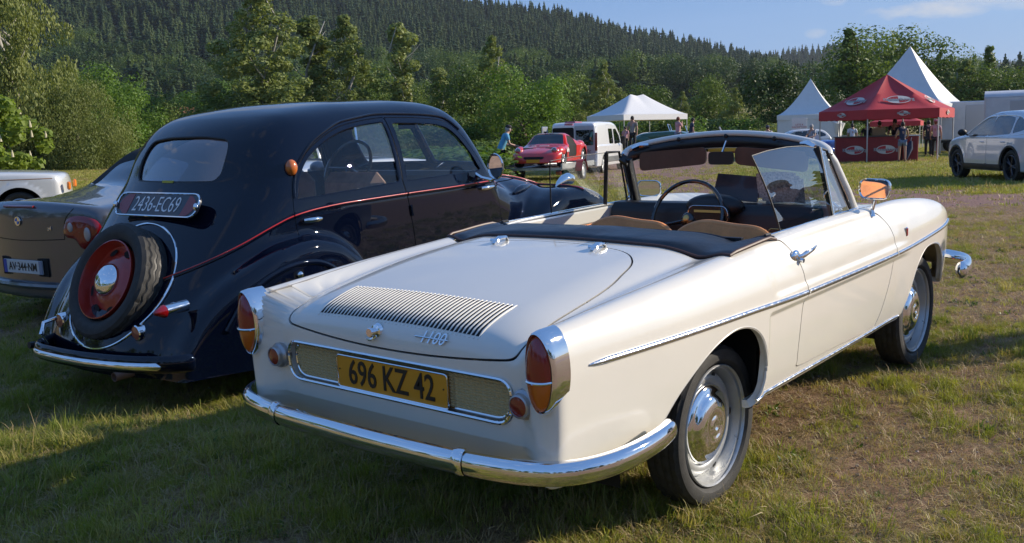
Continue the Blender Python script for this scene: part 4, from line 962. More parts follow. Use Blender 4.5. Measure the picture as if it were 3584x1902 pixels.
# bumper: black bar with a bright strip, bracket handle, exhaust
bpth=smooth_poly([(-.74,.47,.38),(-.80,.43,.385),(-.93,.32,.395),(-.985,.2,.40),(-.995,0,.40),(-.985,-.2,.40),(-.94,-.45,.40),(-.86,-.64,.40),(-.76,-.73,.40)],6,False)
bb=MB().tube(bpth,[.5]+[1]*(len(bpth)-2)+[.5],n=12,sq=(.018,.042)).build('rear_bumper',navy,sd,sharp=60)
MB().tube(bpth[4:-6]+np.array([-.013,0,-.006]),[.3]+[1]*(len(bpth)-12)+[.3],n=10,sq=(.014,.020)).build('bumper_strip',chrome,bb,sharp=60)
MB().tube([(-.93,.24,.42),(-.955,.24,.48),(-.93,.25,.53),(-.86,.25,.54)],.010,n=8).build('bumper_handle',chrome,bb)
for s in(-1,1): MB().tube([(-.60,s*.42,.36),(-.93,s*.42,.395)],.018,n=8).build('bumper_bracket',blackplastic,bb)
MB().lathe([(.017,.1),(.022,.0),(.022,-.10),(.019,-.10),(.018,-.02)],axis='X',n=16,c=(-.82,-.31,.315)).build('exhaust_pipe',mat('rusty_pipe',(.30,.19,.15),.6,.5),sd)
# mirror
M_=Matrix.Translation((1.47,-.845,1.13)); oval=[(.058*math.cos(t),.078*math.sin(t)) for t in np.linspace(0,2*math.pi,24,endpoint=False)]
V=[(kx,a*sc__,b*sc__) for kx,sc__ in((0,1),(.018,.95),(.03,.6)) for a,b in oval]; n=24
mm=MB().add(V,[(i*n+k,i*n+(k+1)%n,(i+1)*n+(k+1)%n,(i+1)*n+k) for i in range(2) for k in range(n)]+[tuple(2*n+k for k in range(n))],M_).build('door_mirror',blackplastic,sd)
MB().tube([(-.001,a,b) for a,b in oval],.005,n=6,closed=True,M=M_).build('mirror_rim',chrome,mm)
MB().add([(.003,a*.97,b*.97) for a,b in oval],[tuple(range(n))[::-1]],M_).build('mirror_glass',MATS['mirror_glass'],mm)
MB().tube([(1.50,-.845,1.07),(1.48,-.80,1.045),(1.46,-.74,1.06),(1.44,-.70,1.09)],.011,n=8).build('mirror_arm',chrome,mm)
# inside: seats, wheel, floor, wheels under the wings
MB().box((1.0,0,.42),(2.2,1.25,.04)).box((1.75,0,.7),(.04,1.2,.55)).build('floor_pan',darkvoid,sd)
grey_cloth=mat('fawn_cloth',(.26,.17,.12),.85,var=.2,vscale=14)
def seat_(x0,y0,wid,zb_,h,par,m_):
    m=MB(); m.box((x0,y0,zb_+.1),(.5,wid,.2),bev=.06); V=[];F=[]
    m.box((x0-.27,y0,zb_+.1+h/2),(.13,wid,h),bev=.06,rot=None); return m.build('seat',m_,par)
seat_(.15,0,1.15,.55,.52,sd,grey_cloth); seat_(1.05,.30,.50,.55,.50,sd,grey_cloth); seat_(1.05,-.30,.50,.55,.50,sd,grey_cloth)
Mw=Matrix.Translation((1.36,.33,1.13))@Vector((-1,0,.55)).normalized().to_track_quat('Z','Y').to_matrix().to_4x4()
sw=MB().tube([(.20*math.cos(t),.20*math.sin(t),0) for t in np.linspace(0,2*math.pi,40,endpoint=False)],.012,n=8,closed=True,M=Mw).build('steering_wheel',MATS['black_bakelite'],sd)
MB().tube([(-.2,0,0),(.2,0,0)],.009,n=6,M=Mw).tube([(0,0,0),(0,-.2,0)],.009,n=6,M=Mw).tube([(0,0,0),(0,0,-.3)],.016,n=8,M=Mw).build('wheel_spokes',MATS['black_bakelite'],sw)
MB().box((1.66,0,1.03),(.12,1.2,.12),bev=.03).build('dashboard',blackplastic,sd)
MB().box((1.62,.0,1.40),(.012,.16,.05),bev=.005).build('inner_mirror',blackplastic,sd)
for x_ in(.02,2.57):
    for s in(-1,1):
        wl=empty('wheel'); wl.parent=sd; wl.location=(x_,s*.62,.335+.07); wl.rotation_euler=(0,0,math.pi if s>0 else 0); link('tyre',CWT.setdefault('s',tyre_mesh(.335,.215,.15,n=64)) if 'CWT' in globals() else tyre_mesh(.335,.215,.15,n=64),rubber,wl)
        MB().lathe([(.22,-.06),(.2,-.02),(.1,-.03),(.0,-.04)],n=32).build('rim',redw,wl)
MB().tube([(-.15,-.30,1.43),(-.13,-.10,1.2)],.001,n=4) 
# ============================================================ other vehicles
def car_shell(sp):
    w_,zt_,bz,tum,cr=K(*sp['w']),K(*sp['top']),sp['belt'],sp.get('tum',.35),sp.get('crown',.06)
    kx=sp.get('vee',.10); ks=sp.get('ks',.12); ke=sp.get('ke',.12); zb=sp['bottom']; xr,xf=sp['xr'],sp['xf']; bow=sp.get('bow',.12)
    def F(P):
        x,y,z=P[:,0],np.abs(P[:,1]),P[:,2]; ww=w_(x)
        wz=ww-tum*np.maximum(z-bz,0)-.10*np.maximum(zb+.25-z,0)-sp.get('shoulder',.03)*sstep(bz-.03,bz+.03,z)
        if 'flare' in sp:
            for ax in sp['axles']: wz=wz+.022*np.clip(1-np.hypot(x-ax,z-sp['R'])/(sp['R']+.16),0,1)**.5
        xs=x+kx*(y/ww.max())**2*np.where(x>sp.get('xm',1.0),1,-1)
        a=smax(y-wz,(z-zt_(xs)+cr*y*y)*.8,ks)
        a=smax(a,xr-x+bow*y*y+sp.get('tail',.0)*(z-.7),ke); a=smax(a,x-xf+bow*1.6*y*y+.1*(z-.5),ke)
        return smax(a,zb-z,.04)
    sh=implicit(F,sp['xr']+.45,sp['xf']-.45,sp.get('zc',.62),sp.get('nx',90),sp.get('nth',130),sp.get('nc',24),rmax=2.4,steps=40)
    return F,sh
def alloy(parent,loc,s,Rt,Rr,wd,style,m_rim,nsp=5):
    wl=empty('wheel'); wl.parent=parent; wl.location=loc; wl.rotation_euler=(0,0,math.pi if s>0 else 0)
    k=(Rt,Rr,wd)
    if k not in ALC: ALC[k]=tyre_mesh(Rt,Rr,wd,n=48)
    link('tyre',ALC[k],rubber,wl); h=wd/2
    m=MB(); m.lathe([(Rr+.004,-h*.8),(Rr-.012,-h*.86),(Rr-.02,-h*.5),(Rr-.03,0),(Rr-.03,h*.6)],n=36)
    if style=='spoke':
        for i in range(nsp):
            t=2*math.pi*i/nsp; ct,st=math.cos(t),math.sin(t)
            for dt in(-.10,.10):
                c2,s2=math.cos(t+dt*1.8),math.sin(t+dt*1.8); m.tube([(ct*.03,-h*.62,st*.03),(c2*(Rr-.015),-h*.70,s2*(Rr-.015))],[.022,.013],n=6)
        m.lathe([(.055,-h*.55),(.05,-h*.74),(0,-h*.76)],n=18)
    else: m.lathe([(Rr-.02,-h*.45),(Rr-.05,-h*.40),(Rr*.6,-h*.62),(Rr*.45,-h*.78),(.04,-h*.8),(0,-h*.8)],n=36)
    m.build('rim',m_rim,wl); MB().lathe([(Rr-.03,-h*.1),(0,-h*.1)],n=20).build('brake_disc',darkvoid,wl); return wl
ALC={}
def vehicle(name,sp,loc,rz,paint,label,cat,group=None,tilt=True):
    root=empty(name,loc,rz,label,cat,group,tilt=tilt); F,sh=car_shell(sp); out={'root':root,'F':F}
    for ax in sp['axles']:
        r=sp['R']+sp.get('gap',.06); pts=[(ax+r*math.cos(t),sp['R']+r*math.sin(t)) for t in np.linspace(0,math.pi,20)]; pts=[(ax+r,-.2)]+pts+[(ax-r,-.2)]
        _,sh=split(sh,side_sdf(pts,0))
        for s in(-1,1):
            MB().lathe([(r+.01,sp['wy']*s),(r+.01,.2*s),(.05,.2*s)],n=20,c=(ax,0,sp['R']),a0=-.1,a1=math.pi+.1).build('wheel_housing',darkvoid,root)
            if 'clad' in sp:
                P,N=hit(F,[(ax+(r+.02)*math.cos(t),s*1.4,sp['R']+(r+.02)*math.sin(t)) for t in np.linspace(-.25,math.pi+.25,26)],(0,-s,0)); ok=np.abs(P[:,1])>.5
                strip('wheel_arch_trim',P[ok],N[ok],sp['clad'],.012,blackplastic,root)
    for nm,poly,mt_ in sp.get('win',[]):
        for s in(-1,1):
            g,sh=split(sh,side_sdf(poly,s,mid=.25))
            if mt_ is None: continue
            shell_obj(nm,g,mt_,root,off=-.008)
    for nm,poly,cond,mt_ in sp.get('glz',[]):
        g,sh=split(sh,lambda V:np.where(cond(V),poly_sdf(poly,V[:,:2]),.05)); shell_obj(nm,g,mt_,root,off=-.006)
    for nm,poly,sides in sp.get('panels',[]):
        for s in sides:
            g,_=split(sh,lambda V:side_sdf(poly,s,mid=.25)(V)+.004); _,sh=split(sh,lambda V:side_sdf(poly,s,mid=.25)(V)-.004); 
            if len(g['V']): shell_obj(nm,flange(g,.012),paint,root)
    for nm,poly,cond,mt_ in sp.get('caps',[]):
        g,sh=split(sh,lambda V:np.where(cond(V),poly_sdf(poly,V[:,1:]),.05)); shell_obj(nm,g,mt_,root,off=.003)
    shell_obj('body',flange(sh,.015),paint,root)
    MB().box(((sp['xr']+sp['xf'])/2,0,sp['bottom']+.06),(sp['xf']-sp['xr']-.5,sp['wy']*1.7,.06)).build('underbody',darkvoid,root)
    for ax in sp['axles']:
        for s in(-1,1): alloy(root,(ax,s*(sp['wy']-.0),sp['R']),s,sp['R'],sp['Rr'],sp['tw'],sp.get('style','spoke'),sp['rim'],sp.get('nsp',5))
    return out
tintg=glassmat('tinted_glass',(.10,.12,.14),1.5,dark=.03); clearg=glassmat('car_glass',(.55,.62,.62),1.5)
alloym=mat('alloy_rim',(.42,.43,.45),.28,.9); darkrim=mat('dark_alloy_rim',(.07,.07,.08),.3,.8); whiterim=mat('white_steel_rim',(.55,.56,.56),.4,.2)
# ---- pearl suv on the right
pearl=mat('pearl_paint',(.58,.60,.65),.25,.15,coat=1,coat_r=.03)
suv=dict(w=[(-.95,.80),(-.7,.90),(0,.935),(1.4,.945),(2.6,.935),(3.1,.91),(3.5,.80),(3.7,.66)],top=[(-.95,.85),(-.88,1.08),(-.7,1.30),(-.45,1.50),(-.2,1.575),(.5,1.62),(1.1,1.61),(1.55,1.55),(2.0,1.37),(2.35,1.20),(2.6,1.10),(2.9,1.06),(3.3,.985),(3.55,.86),(3.7,.62)],
 belt=1.03,tum=.42,crown=.05,bottom=.24,xr=-.92,xf=3.66,axles=(0,2.74),R=.365,Rr=.25,tw=.23,wy=.80,rim=darkrim,clad=.055,flare=1,xm=1.2,vee=.14,
 win=[('front_side_window',smooth_poly([(1.16,1.035),(1.06,1.42),(1.12,1.47),(1.4,1.475),(1.7,1.38),(2.0,1.22),(2.25,1.075),(2.2,1.045)],4),clearg),('rear_side_window',smooth_poly([(.10,1.10),(.14,1.40),(.22,1.455),(.6,1.49),(.93,1.485),(1.04,1.42),(1.10,1.10),(1.08,1.045),(.6,1.06),(.15,1.08)],4),tintg),('quarter_window',smooth_poly([(-.48,1.20),(-.2,1.40),(.04,1.44),(.02,1.12),(-.1,1.11)],4),tintg)],
 glz=[('windscreen',round_poly([(1.75,-.56),(2.55,-.68),(2.62,0),(2.55,.68),(1.75,.56)],.05),lambda V:V[:,2]>1.06,clearg)],
 panels=[('front_door',smooth_poly([(1.12,1.5),(1.10,1.0),(1.14,.55),(1.14,.40),(2.05,.38),(2.13,.5),(2.22,.9),(2.35,1.06),(2.0,1.28),(1.6,1.47)],4),(-1,1)),('rear_door',smooth_poly([(1.09,1.5),(1.07,1.0),(1.10,.5),(1.10,.40),(.50,.40),(.38,.62),(.12,.80),(.06,1.06),(.12,1.45),(.6,1.51)],4),(-1,1))])
p0=gp(2417,24.6); p1=gp(2551,21.9); hd_=math.atan2(p0[1]-p1[1],p0[0]-p1[0]); sc_s=np.linalg.norm(p0-p1)/2.74
sv=vehicle('parked_suv',suv,tuple(p1+(np.array([-math.sin(hd_),math.cos(hd_),0])*-.80)),hd_,pearl,'pearl white sport utility car standing at the right edge of the meadow','car')
r=sv['root']
for s in(-1,1):
    MB().tube([(2.10,s*.93,1.07),(2.12,s*1.0,1.10)],.02,n=6).ball((2.13,s*1.06,1.13),(.05,.11,.085),14,10).build('door_mirror',blackplastic,r)
    for x_ in(.22,1.22): 
        P,N=hit(sv['F'],[(x_,s*1.5,.90),(x_+.2,s*1.5,.905)],(0,-s,0)); MB().tube([P[0],P[0]*.7+P[1]*.3+N[0]*.03,P[0]*.3+P[1]*.7+N[0]*.03,P[1]],.012,n=6).build('door_handle',pearl,r)
    xs=np.linspace(.4,2.3,20); P,N=hit(sv['F'],[(x_,s*1.5,.33) for x_ in xs],(0,-s,0)); strip('sill_cladding',P,N,.13,.012,blackplastic,r)
    gl=smooth_poly([(-.50,1.20),(-.2,1.42),(.2,1.49),(.7,1.51),(1.15,1.50),(1.5,1.46),(1.9,1.29),(2.28,1.06)],4,False); P,N=hit(sv['F'],[(a,s*1.5,b) for a,b in gl],(0,-s,0)); strip('window_chrome',P,N,.022,.006,chrome,r)
    xs=np.linspace(-.48,2.25,26); P,N=hit(sv['F'],[(x_,s*1.5,1.02+.05*max(0,(.6-x_))) for x_ in xs],(0,-s,0)); strip('waist_chrome',P,N,.018,.006,chrome,r)
    MB().box((2.40,s*.93,.62),(.16,.02,.02)).build('wing_script',darkrim,r)
    MB().tube([(3.15,s*.86,.80),(3.42,s*.74,.80)],.05,n=8,sq=(.3,1)).build('headlight',clearg,r)
for x_,s_ in ((1.55,-.36),(1.55,.36)): seat_(x_-.1,s_,.5,.55,.62,r,blackplastic)
# ---- silver roadster left
z4p=mat('graphite_paint',(.105,.11,.125),.28,.6,coat=1,coat_r=.03)
z4=dict(w=[(-.85,.70),(-.6,.84),(-.2,.885),(.2,.89),(1.2,.85),(2.2,.885),(2.8,.85),(3.2,.66)],top=[(-.80,.76),(-.76,.93),(-.70,.955),(-.55,.945),(-.2,.95),(.15,.985),(.30,1.02),(.50,1.15),(.72,1.29),(.9,1.345),(1.15,1.36),(1.38,1.34),(1.6,1.22),(1.95,.97),(2.4,.88),(2.9,.77),(3.2,.6)],
 belt=.90,tum=.55,crown=.08,bottom=.17,xr=-.775,xf=3.28,axles=(0,2.495),R=.32,Rr=.225,tw=.23,wy=.76,rim=alloym,flare=1,xm=1.0,vee=.10,ks=.16,ke=.10,bow=.22,nx=110,nth=170,nc=36,zc=.60,
 win=[('side_window',smooth_poly([(.98,.99),(.92,1.17),(1.3,1.19),(1.62,1.06),(1.7,.98)],4),clearg)],
 glz=[('rear_screen',round_poly([(.24,-.56),(.58,-.50),(.61,0),(.58,.50),(.24,.56),(.20,0)],.06),lambda V:V[:,2]>.97,tintg),('soft_top',round_poly([(.14,-.85),(1.46,-.80),(1.46,.80),(.14,.85)],.05),lambda V:V[:,2]>1.0,mat('black_canvas',(.012,.012,.014),.9,bump=.2,bscale=300)),('windscreen',round_poly([(1.50,-.5),(1.95,-.62),(2.0,0),(1.95,.62),(1.50,.5)],.05),lambda V:V[:,2]>.9,clearg)],
 panels=[('front_door',smooth_poly([(.72,.93),(.62,.80),(.60,.45),(.70,.28),(1.75,.26),(1.85,.5),(1.85,.9),(1.6,.95)],4),(-1,1))])
ZL=(1.12,5.84,-.035); zc_=vehicle('silver_roadster',z4,ZL,R(8),z4p,'dark silver roadster with a black soft top, left of the black vintage saloon','car',tilt=False); r=zc_['root']; ZF=zc_['F']
def onx(y,z): P,N=hit(ZF,[(-1.5,y,z)],(1,0,0)); return P[0],N[0]
lidg=[]
for pts,nm in (([(-.50,.66),(-.52,.80),(-.60,.90)],0),([(.50,.66),(.52,.80),(.60,.90)],0),([(-.50,.66),(0,.645),(.50,.66)],0)):
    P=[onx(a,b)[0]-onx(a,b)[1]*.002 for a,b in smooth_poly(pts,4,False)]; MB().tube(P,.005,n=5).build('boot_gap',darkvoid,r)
for s in(-1,1):
    pl=smooth_poly([(s*.50,.74),(s*.56,.83),(s*.70,.84),(s*.80,.80),(s*.82,.70),(s*.74,.60),(s*.66,.585),(s*.60,.66),(s*.52,.68)],4); cen=pl.mean(0)
    V=[];n=len(pl)
    for sc_,o in((1,.002),(.95,.012),(.6,.018),(0.02,.02)):
        for a in pl: q=cen+(a-cen)*sc_; p,nn=onx(*q); V.append(p+nn*o)
    tl=MB().add(V,[(i*n+k,i*n+(k+1)%n,(i+1)*n+(k+1)%n,(i+1)*n+k) if s>0 else (i*n+k,(i+1)*n+k,(i+1)*n+(k+1)%n,i*n+(k+1)%n) for i in range(3) for k in range(n)]).build('tail_light',redlens,r,sharp=60)
    for yy,zz,rr_ in((.715,.70,.058),(.575,.755,.040)):
        p,nn=onx(s*yy,zz); MB().ball(p+nn*.012,(.014,rr_*.8,rr_),14,10).build('lamp_glass',mat('clear_lamp',(.40,.34,.33),.15,coat=1),tl)
    MB().tube([(1.75,s*.80,1.0),(1.72,s*.93,1.02)],.02,n=6).ball((1.72,s*.95,1.03),(.05,.10,.065),12,8).build('door_mirror',z4p,r)
    MB().lathe([(.035,.1),(.038,-.05),(.03,-.05)],axis='X',n=16,c=(-.72,s*-.0-.42 if s>0 else -.52,.25)).build('exhaust_tip',chrome,r)
p,nn=onx(0,.43)
MB().box(p+np.array([.012,0,0]),(.01,.62,.15),bev=.004).build('plate_recess',darkvoid,r)
npz=MB().box(p+np.array([-.006,0,0]),(.012,.52,.11),bev=.003).build('number_plate',mat('white_plate',(.55,.56,.56),.4),r)
MB().box(p+np.array([-.013,.24,0]),(.003,.04,.108)).build('plate_band',mat('blue_plate_band',(.01,.06,.35),.4),npz); MB().box(p+np.array([-.013,-.24,0]),(.003,.04,.108)).build('plate_band',mat('grey_blue_band',(.2,.25,.35),.4),npz)
text('plate_text','AV·344·NM',.092,inkb,npz,frame(tuple(p+np.array([-.0135,0,-.002])),(0,-1,0),(0,0,1)),.001,sx=.86,bold=.001)
p,nn=onx(.0,.80); MB().lathe([(.038,-.004),(.037,-.012),(0,-.014)],axis='X',n=24,c=p).build('badge',chrome,r)
for a in (0,1): MB().lathe([(0,-.0155),(.026,-.0152)],axis='X',n=8,c=p,a0=math.pi*a,a1=math.pi*a+math.pi/2).build('badge_quarter',mat('blue_enamel',(.05,.2,.6),.3),r)
p,nn=onx(-.36,.745); text('model_script','z4',.05,chrome,r,frame(tuple(p+nn*.004),(0,-1,0),(0,0,1)),.002,shear=.2)
p,nn=onx(0,.915); MB().tube([p+np.array([0,.2,0]),p+np.array([-.006,0,0]),p-np.array([0,.2,0])],.012,n=8).build('high_brake_light',mat('dark_red_lens',(0,0,0)),r)
P=[onx(a,.34)[0]+np.array([-.02,0,-.06]) for a in np.linspace(-.7,.7,12)]; MB().tube(P,.03,n=8).build('bumper_lip',z4p,r)
# ---- white/silver classic saloon at the far left
vp=mat('silver_white_paint',(.62,.63,.63),.28,.15,coat=1,coat_r=.04)
vo=dict(w=[(-1.1,.78),(-.8,.85),(0,.86),(2.6,.86),(3.2,.82),(3.45,.74)],top=[(-1.1,.93),(-.6,.97),(-.1,.99),(.1,1.05),(.5,1.35),(.8,1.42),(1.4,1.43),(1.7,1.38),(2.1,1.10),(2.25,1.0),(2.6,.985),(3.1,.955),(3.35,.91),(3.46,.83)],
 belt=.94,tum=.35,crown=.05,bottom=.25,xr=-1.05,xf=3.42,axles=(0,2.64),R=.315,Rr=.2,tw=.18,wy=.72,rim=alloym,flare=1,xm=1.0,gap=.075,
 win=[('front_side_window',round_poly([(1.05,1.0),(1.05,1.34),(1.62,1.34),(2.0,1.0)],.04),clearg),('rear_side_window',round_poly([(.28,1.0),(.55,1.32),(.97,1.34),(.97,1.0)],.04),clearg)],
 glz=[('windscreen',round_poly([(1.72,-.56),(2.2,-.66),(2.2,.66),(1.72,.56)],.05),lambda V:V[:,2]>.98,clearg)],
 panels=[('front_door',round_poly([(1.0,1.37),(1.0,.36),(1.95,.36),(2.08,.95),(1.65,1.37)],.05),(-1,1))])
def carat(name,sp,corner,px,D,rz,paint,label,cat,group=None,zz=None):
    """place a car so that a point on it (local) stands at a picture column and depth"""
    g=gp(px,D); c_,s_=math.cos(rz),math.sin(rz); off=np.array([corner[0]*c_-corner[1]*s_,corner[0]*s_+corner[1]*c_,0])
    l=g-off; l[2]=ground_z(l[0],l[1]) if zz is None else zz; return vehicle(name,sp,tuple(l),rz,paint,label,cat,group)
vv=carat('classic_saloon',vo,(3.45,-.75),188,16.8,R(-30),vp,'white and silver classic saloon, its front half showing at the left edge','car',zz=-.13); r=vv['root']
for s in(-1,1):
    MB().box((3.41,s*.735,.70),(.06,.10,.14),bev=.02).build('indicator_light',mat('bright_orange_lens',(.75,.20,.02),.2,coat=1),r)
    xs=np.linspace(-.4,2.18,16); P,N=hit(vv['F'],[(x_,s*1.5,.56) for x_ in xs],(0,-s,0)); strip('side_moulding',P,N,.04,.012,chrome,r)
    xs=np.linspace(-.9,3.35,24); P,N=hit(vv['F'],[(x_,s*1.5,.835) for x_ in xs],(0,-s,0)); strip('coach_line',P,N,.014,.004,mat('brown_line',(.25,.13,.06),.5),r)
    xs=np.linspace(.4,2.25,14); P,N=hit(vv['F'],[(x_,s*1.5,.29) for x_ in xs],(0,-s,0)); strip('sill_moulding',P,N,.04,.012,chrome,r)
MB().box((3.46,0,.42),(.12,1.66,.14),bev=.03).build('front_bumper',blackplastic,r)
# ---- white convertible beyond the black saloon, seen through its windows
wp=mat('white_paint',(.70,.70,.68),.3,coat=1)
wc=dict(w=[(-1.1,.66),(-.6,.76),(.5,.78),(2.2,.76),(2.9,.66)],top=[(-1.0,.78),(-.5,.90),(.2,.95),(1.2,.96),(2.0,.93),(2.6,.86),(3.0,.66)],belt=.9,tum=.2,crown=.08,bottom=.25,xr=-1.0,xf=2.95,axles=(0,2.3),R=.30,Rr=.19,tw=.15,wy=.68,rim=alloym,xm=1.0,
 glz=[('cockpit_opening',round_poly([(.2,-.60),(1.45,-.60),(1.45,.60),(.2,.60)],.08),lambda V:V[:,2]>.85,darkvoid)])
wv_=vehicle('white_roadster',wc,(5.3,8.9,-.27),R(12),wp,'white open roadster with a chrome windscreen, seen through the windows of the black saloon','car'); r=wv_['root']; r.scale=(1.22,1.22,1.22)
MB().tube([(1.52,-.62,.92),(1.25,-.56,1.50),(1.25,.56,1.50),(1.52,.62,.92)],.022,n=8).build('windscreen_frame',chrome,r); MB().add([(1.50,-.60,.94),(1.24,-.55,1.49),(1.24,.55,1.49),(1.50,.60,.94)],[(0,1,2,3)]).build('windscreen_glass',glass,r)
for s in(-1,1): MB().add([(.6,s*.68,.93),(.62,s*.62,1.38),(1.20,s*.60,1.46),(1.45,s*.66,.93)],[(0,1,2,3)]).build('side_window',clearg,r); MB().tube([(.6,s*.68,.93),(.62,s*.62,1.38),(1.20,s*.60,1.46)],.016,n=6).build('window_frame',chrome,r)
# ---- delivery van
vs_=mat('van_silver',(.40,.42,.45),.35,.4,coat=.6); vw=mat('van_white',(.72,.73,.74),.3,coat=1)
van=dict(w=[(-.95,.90),(-.8,.945),(0,.95),(2.6,.95),(3.3,.88),(3.8,.72)],top=[(-.95,1.88),(-.8,1.93),(0,1.965),(1.6,1.96),(2.25,1.88),(2.7,1.62),(3.1,1.25),(3.4,1.10),(3.7,.95),(3.8,.7)],belt=1.05,tum=.11,crown=.03,bottom=.28,xr=-.95,xf=3.8,axles=(0,3.1),R=.33,Rr=.21,tw=.2,wy=.82,rim=whiterim,xm=1.0,ks=.12,ke=.08,bow=.03,zc=1.0,nx=80,nth=150,nc=30,vee=.05,
 win=[('cab_window',round_poly([(1.75,1.08),(1.75,1.66),(2.20,1.68),(2.62,1.42),(2.85,1.12)],.06),clearg),('side_window',round_poly([(.95,1.1),(.95,1.68),(1.62,1.68),(1.62,1.1)],.07),tintg)],
 glz=[('windscreen',round_poly([(2.35,-.66),(3.12,-.78),(3.2,0),(3.12,.78),(2.35,.66)],.05),lambda V:V[:,2]>1.2,clearg)],
 panels=[('cab_door',round_poly([(1.70,1.78),(1.70,.45),(2.6,.45),(2.75,.75),(2.95,1.08),(2.6,1.55),(2.25,1.78)],.08),(-1,1)),('sliding_door',round_poly([(.62,1.82),(.62,.45),(1.66,.45),(1.66,1.82)],.06),(-1,))],
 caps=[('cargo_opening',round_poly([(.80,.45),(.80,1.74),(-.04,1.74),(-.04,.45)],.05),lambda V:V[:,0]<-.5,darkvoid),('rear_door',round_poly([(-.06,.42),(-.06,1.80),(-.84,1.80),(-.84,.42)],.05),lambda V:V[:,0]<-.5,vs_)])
vn=carat('delivery_van',van,(-.95,-.9),1502,36.2,R(20),vw,'white and grey delivery van with one rear door open behind the red sports car','van'); r=vn['root']
MB().box((-.965,-.45,1.36),(.012,.66,.56),bev=.004).build('rear_window',tintg,r)
dm=MB().box((-1.30,.98,1.12),(.66,.05,1.36),bev=.02,rot=None).build('open_door',vs_,r); MB().box((-1.30,.95,1.38),(.44,.06,.5),bev=.004).build('door_window',tintg,dm)
for s in(-1,1): MB().box((-.955,s*.885,1.20),(.04,.09,.66),bev=.01).build('tail_light',mat('dark_red_lens',(0,0,0)),r)
MB().box((-1.0,0,.40),(.14,1.75,.18),bev=.04).build('rear_bumper',mat('grey_plastic',(.10,.105,.11),.6),r)
for s in(-1,1): MB().box((2.55,s*1.08,1.22),(.12,.20,.30),bev=.03).build('door_mirror',blackplastic,r)
for s in(-1,1): MB().box((1.3,s*.965,.52),(2.2,.03,.20),bev=.01).build('side_strip',mat('grey_plastic',(0,0,0)),r)
text('van_lettering','Trafic',.20,mat('dark_red_print',(.25,.02,.03),.5),r,frame((-.97,-.45,.86),(0,-1,0),(0,0,1)),.002,shear=.2)
# ---- trailer and red sports car
TRH=R(20)
tg=gp(1388,31.4); trl=empty('car_trailer',tuple(tg),TRH,'low grey car trailer with red mudguards hitched behind the van','trailer',tilt=True)
galv=mat('galvanised_steel',(.42,.43,.43),.45,.7,var=.15,vscale=12)
MB().box((0,0,.42),(3.6,1.75,.07)).build('deck',galv,trl)
for s in(-1,1):
    MB().box((0,s*.90,.50),(3.7,.05,.16)).build('side_rail',galv,trl)
    MB().lathe([(.36,-.11),(.36,.11)],n=20,c=(-.1,s*1.03,.31),a0=.0,a1=math.pi).build('mudguard',mat('red_mudguard',(.35,.02,.02),.35,coat=.6),trl)
    alloy(trl,(-.1,s*1.03,.31),s,.31,.19,.17,'dish',whiterim)
    MB().box((-1.85,s*.80,.30),(.06,.16,.10),bev=.01).build('tail_light',mat('dark_red_lens',(0,0,0)),trl)
MB().tube([(1.8,.7,.48),(3.1,.03,.45)],.04,n=6).tube([(1.8,-.7,.48),(3.1,-.03,.45)],.04,n=6).build('drawbar',galv,trl)
red=mat('racing_red',(.55,.016,.014),.3,coat=1)
rc_=dict(w=[(-.75,.70),(-.3,.80),(.1,.80),(.9,.70),(1.5,.72),(2.2,.81),(2.55,.76),(2.85,.60)],top=[(-.75,.55),(-.5,.68),(0,.76),(.4,.86),(.75,1.02),(1.0,1.05),(1.2,1.02),(1.45,.84),(1.65,.70),(2.0,.64),(2.4,.56),(2.7,.46),(2.85,.34)],belt=.68,tum=.5,crown=.05,bottom=.14,xr=-.72,xf=2.85,axles=(0,2.15),R=.27,Rr=.17,tw=.2,wy=.68,rim=alloym,xm=.9,flare=1,ks=.14,ke=.14,bow=.2,zc=.40,
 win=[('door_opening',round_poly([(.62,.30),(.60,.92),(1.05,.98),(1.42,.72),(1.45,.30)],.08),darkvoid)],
 glz=[('windscreen',round_poly([(1.20,-.46),(1.58,-.58),(1.62,0),(1.58,.58),(1.20,.46)],.05),lambda V:V[:,2]>.62,tintg)],
 caps=[('nose_intake',round_poly([(-.30,.26),(.30,.26),(.34,.34),(-.34,.34)],.03),lambda V:V[:,0]>2.2,darkvoid)])
rl=np.array(tg)+np.array([math.cos(TRH)*1.05,math.sin(TRH)*1.05,.42]); 
rcv=vehicle('red_sports_car',rc_,tuple(rl),TRH+math.pi,red,'low red sports car with a yellow sun strip, strapped on the trailer','car'); r=rcv['root']
for s in(-1,1):
    P,N=hit(rcv['F'],[(2.42,s*.58,1.2)],(0,0,-1)); MB().ball(P[0]+np.array([-.02,0,-.04]),(.19,.14,.13),14,10).build('headlight_pod',red,r); MB().lathe([(.085,.0),(.09,.03),(.075,.035)],axis='X',n=18,c=P[0]+np.array([.12,0,.0])).build('headlight_rim',chrome,r); MB().ball(P[0]+np.array([.13,0,0]),(.03,.075,.075),12,8).build('headlight_glass',mat('dull_lens',(.25,.22,.2),.2,coat=1),r)
    for ax in(0,2.15):
        P,N=hit(rcv['F'],[(ax,s*.66,1.4)],(0,0,-1)); MB().ball((ax,s*.64,P[0][2]-.09),(.34,.17,.17),16,10).build('wing_bulge',red,r)
MB().grid(lambda u,v:(1.17+.07*v,(2*u-1)*.46,1.025-.055*v-.02*(2*u-1)**2+.01),10,2).build('sun_strip',mat('yellow_strip',(.62,.55,.10),.5),r)
text('strip_lettering','PAPY',.085,mat('dark_red_print',(0,0,0)),r,frame((1.215,0,1.012),(0,1,0),(-.75,0,.66)),.003,sx=1.5,bold=.002)
P,N=hit(rcv['F'],[(3.3,0,.21)],(-1,0,0)); pl_=MB().box(P[0]+np.array([.01,.0,0]),(.01,.42,.10)).build('number_plate',yplate,r)
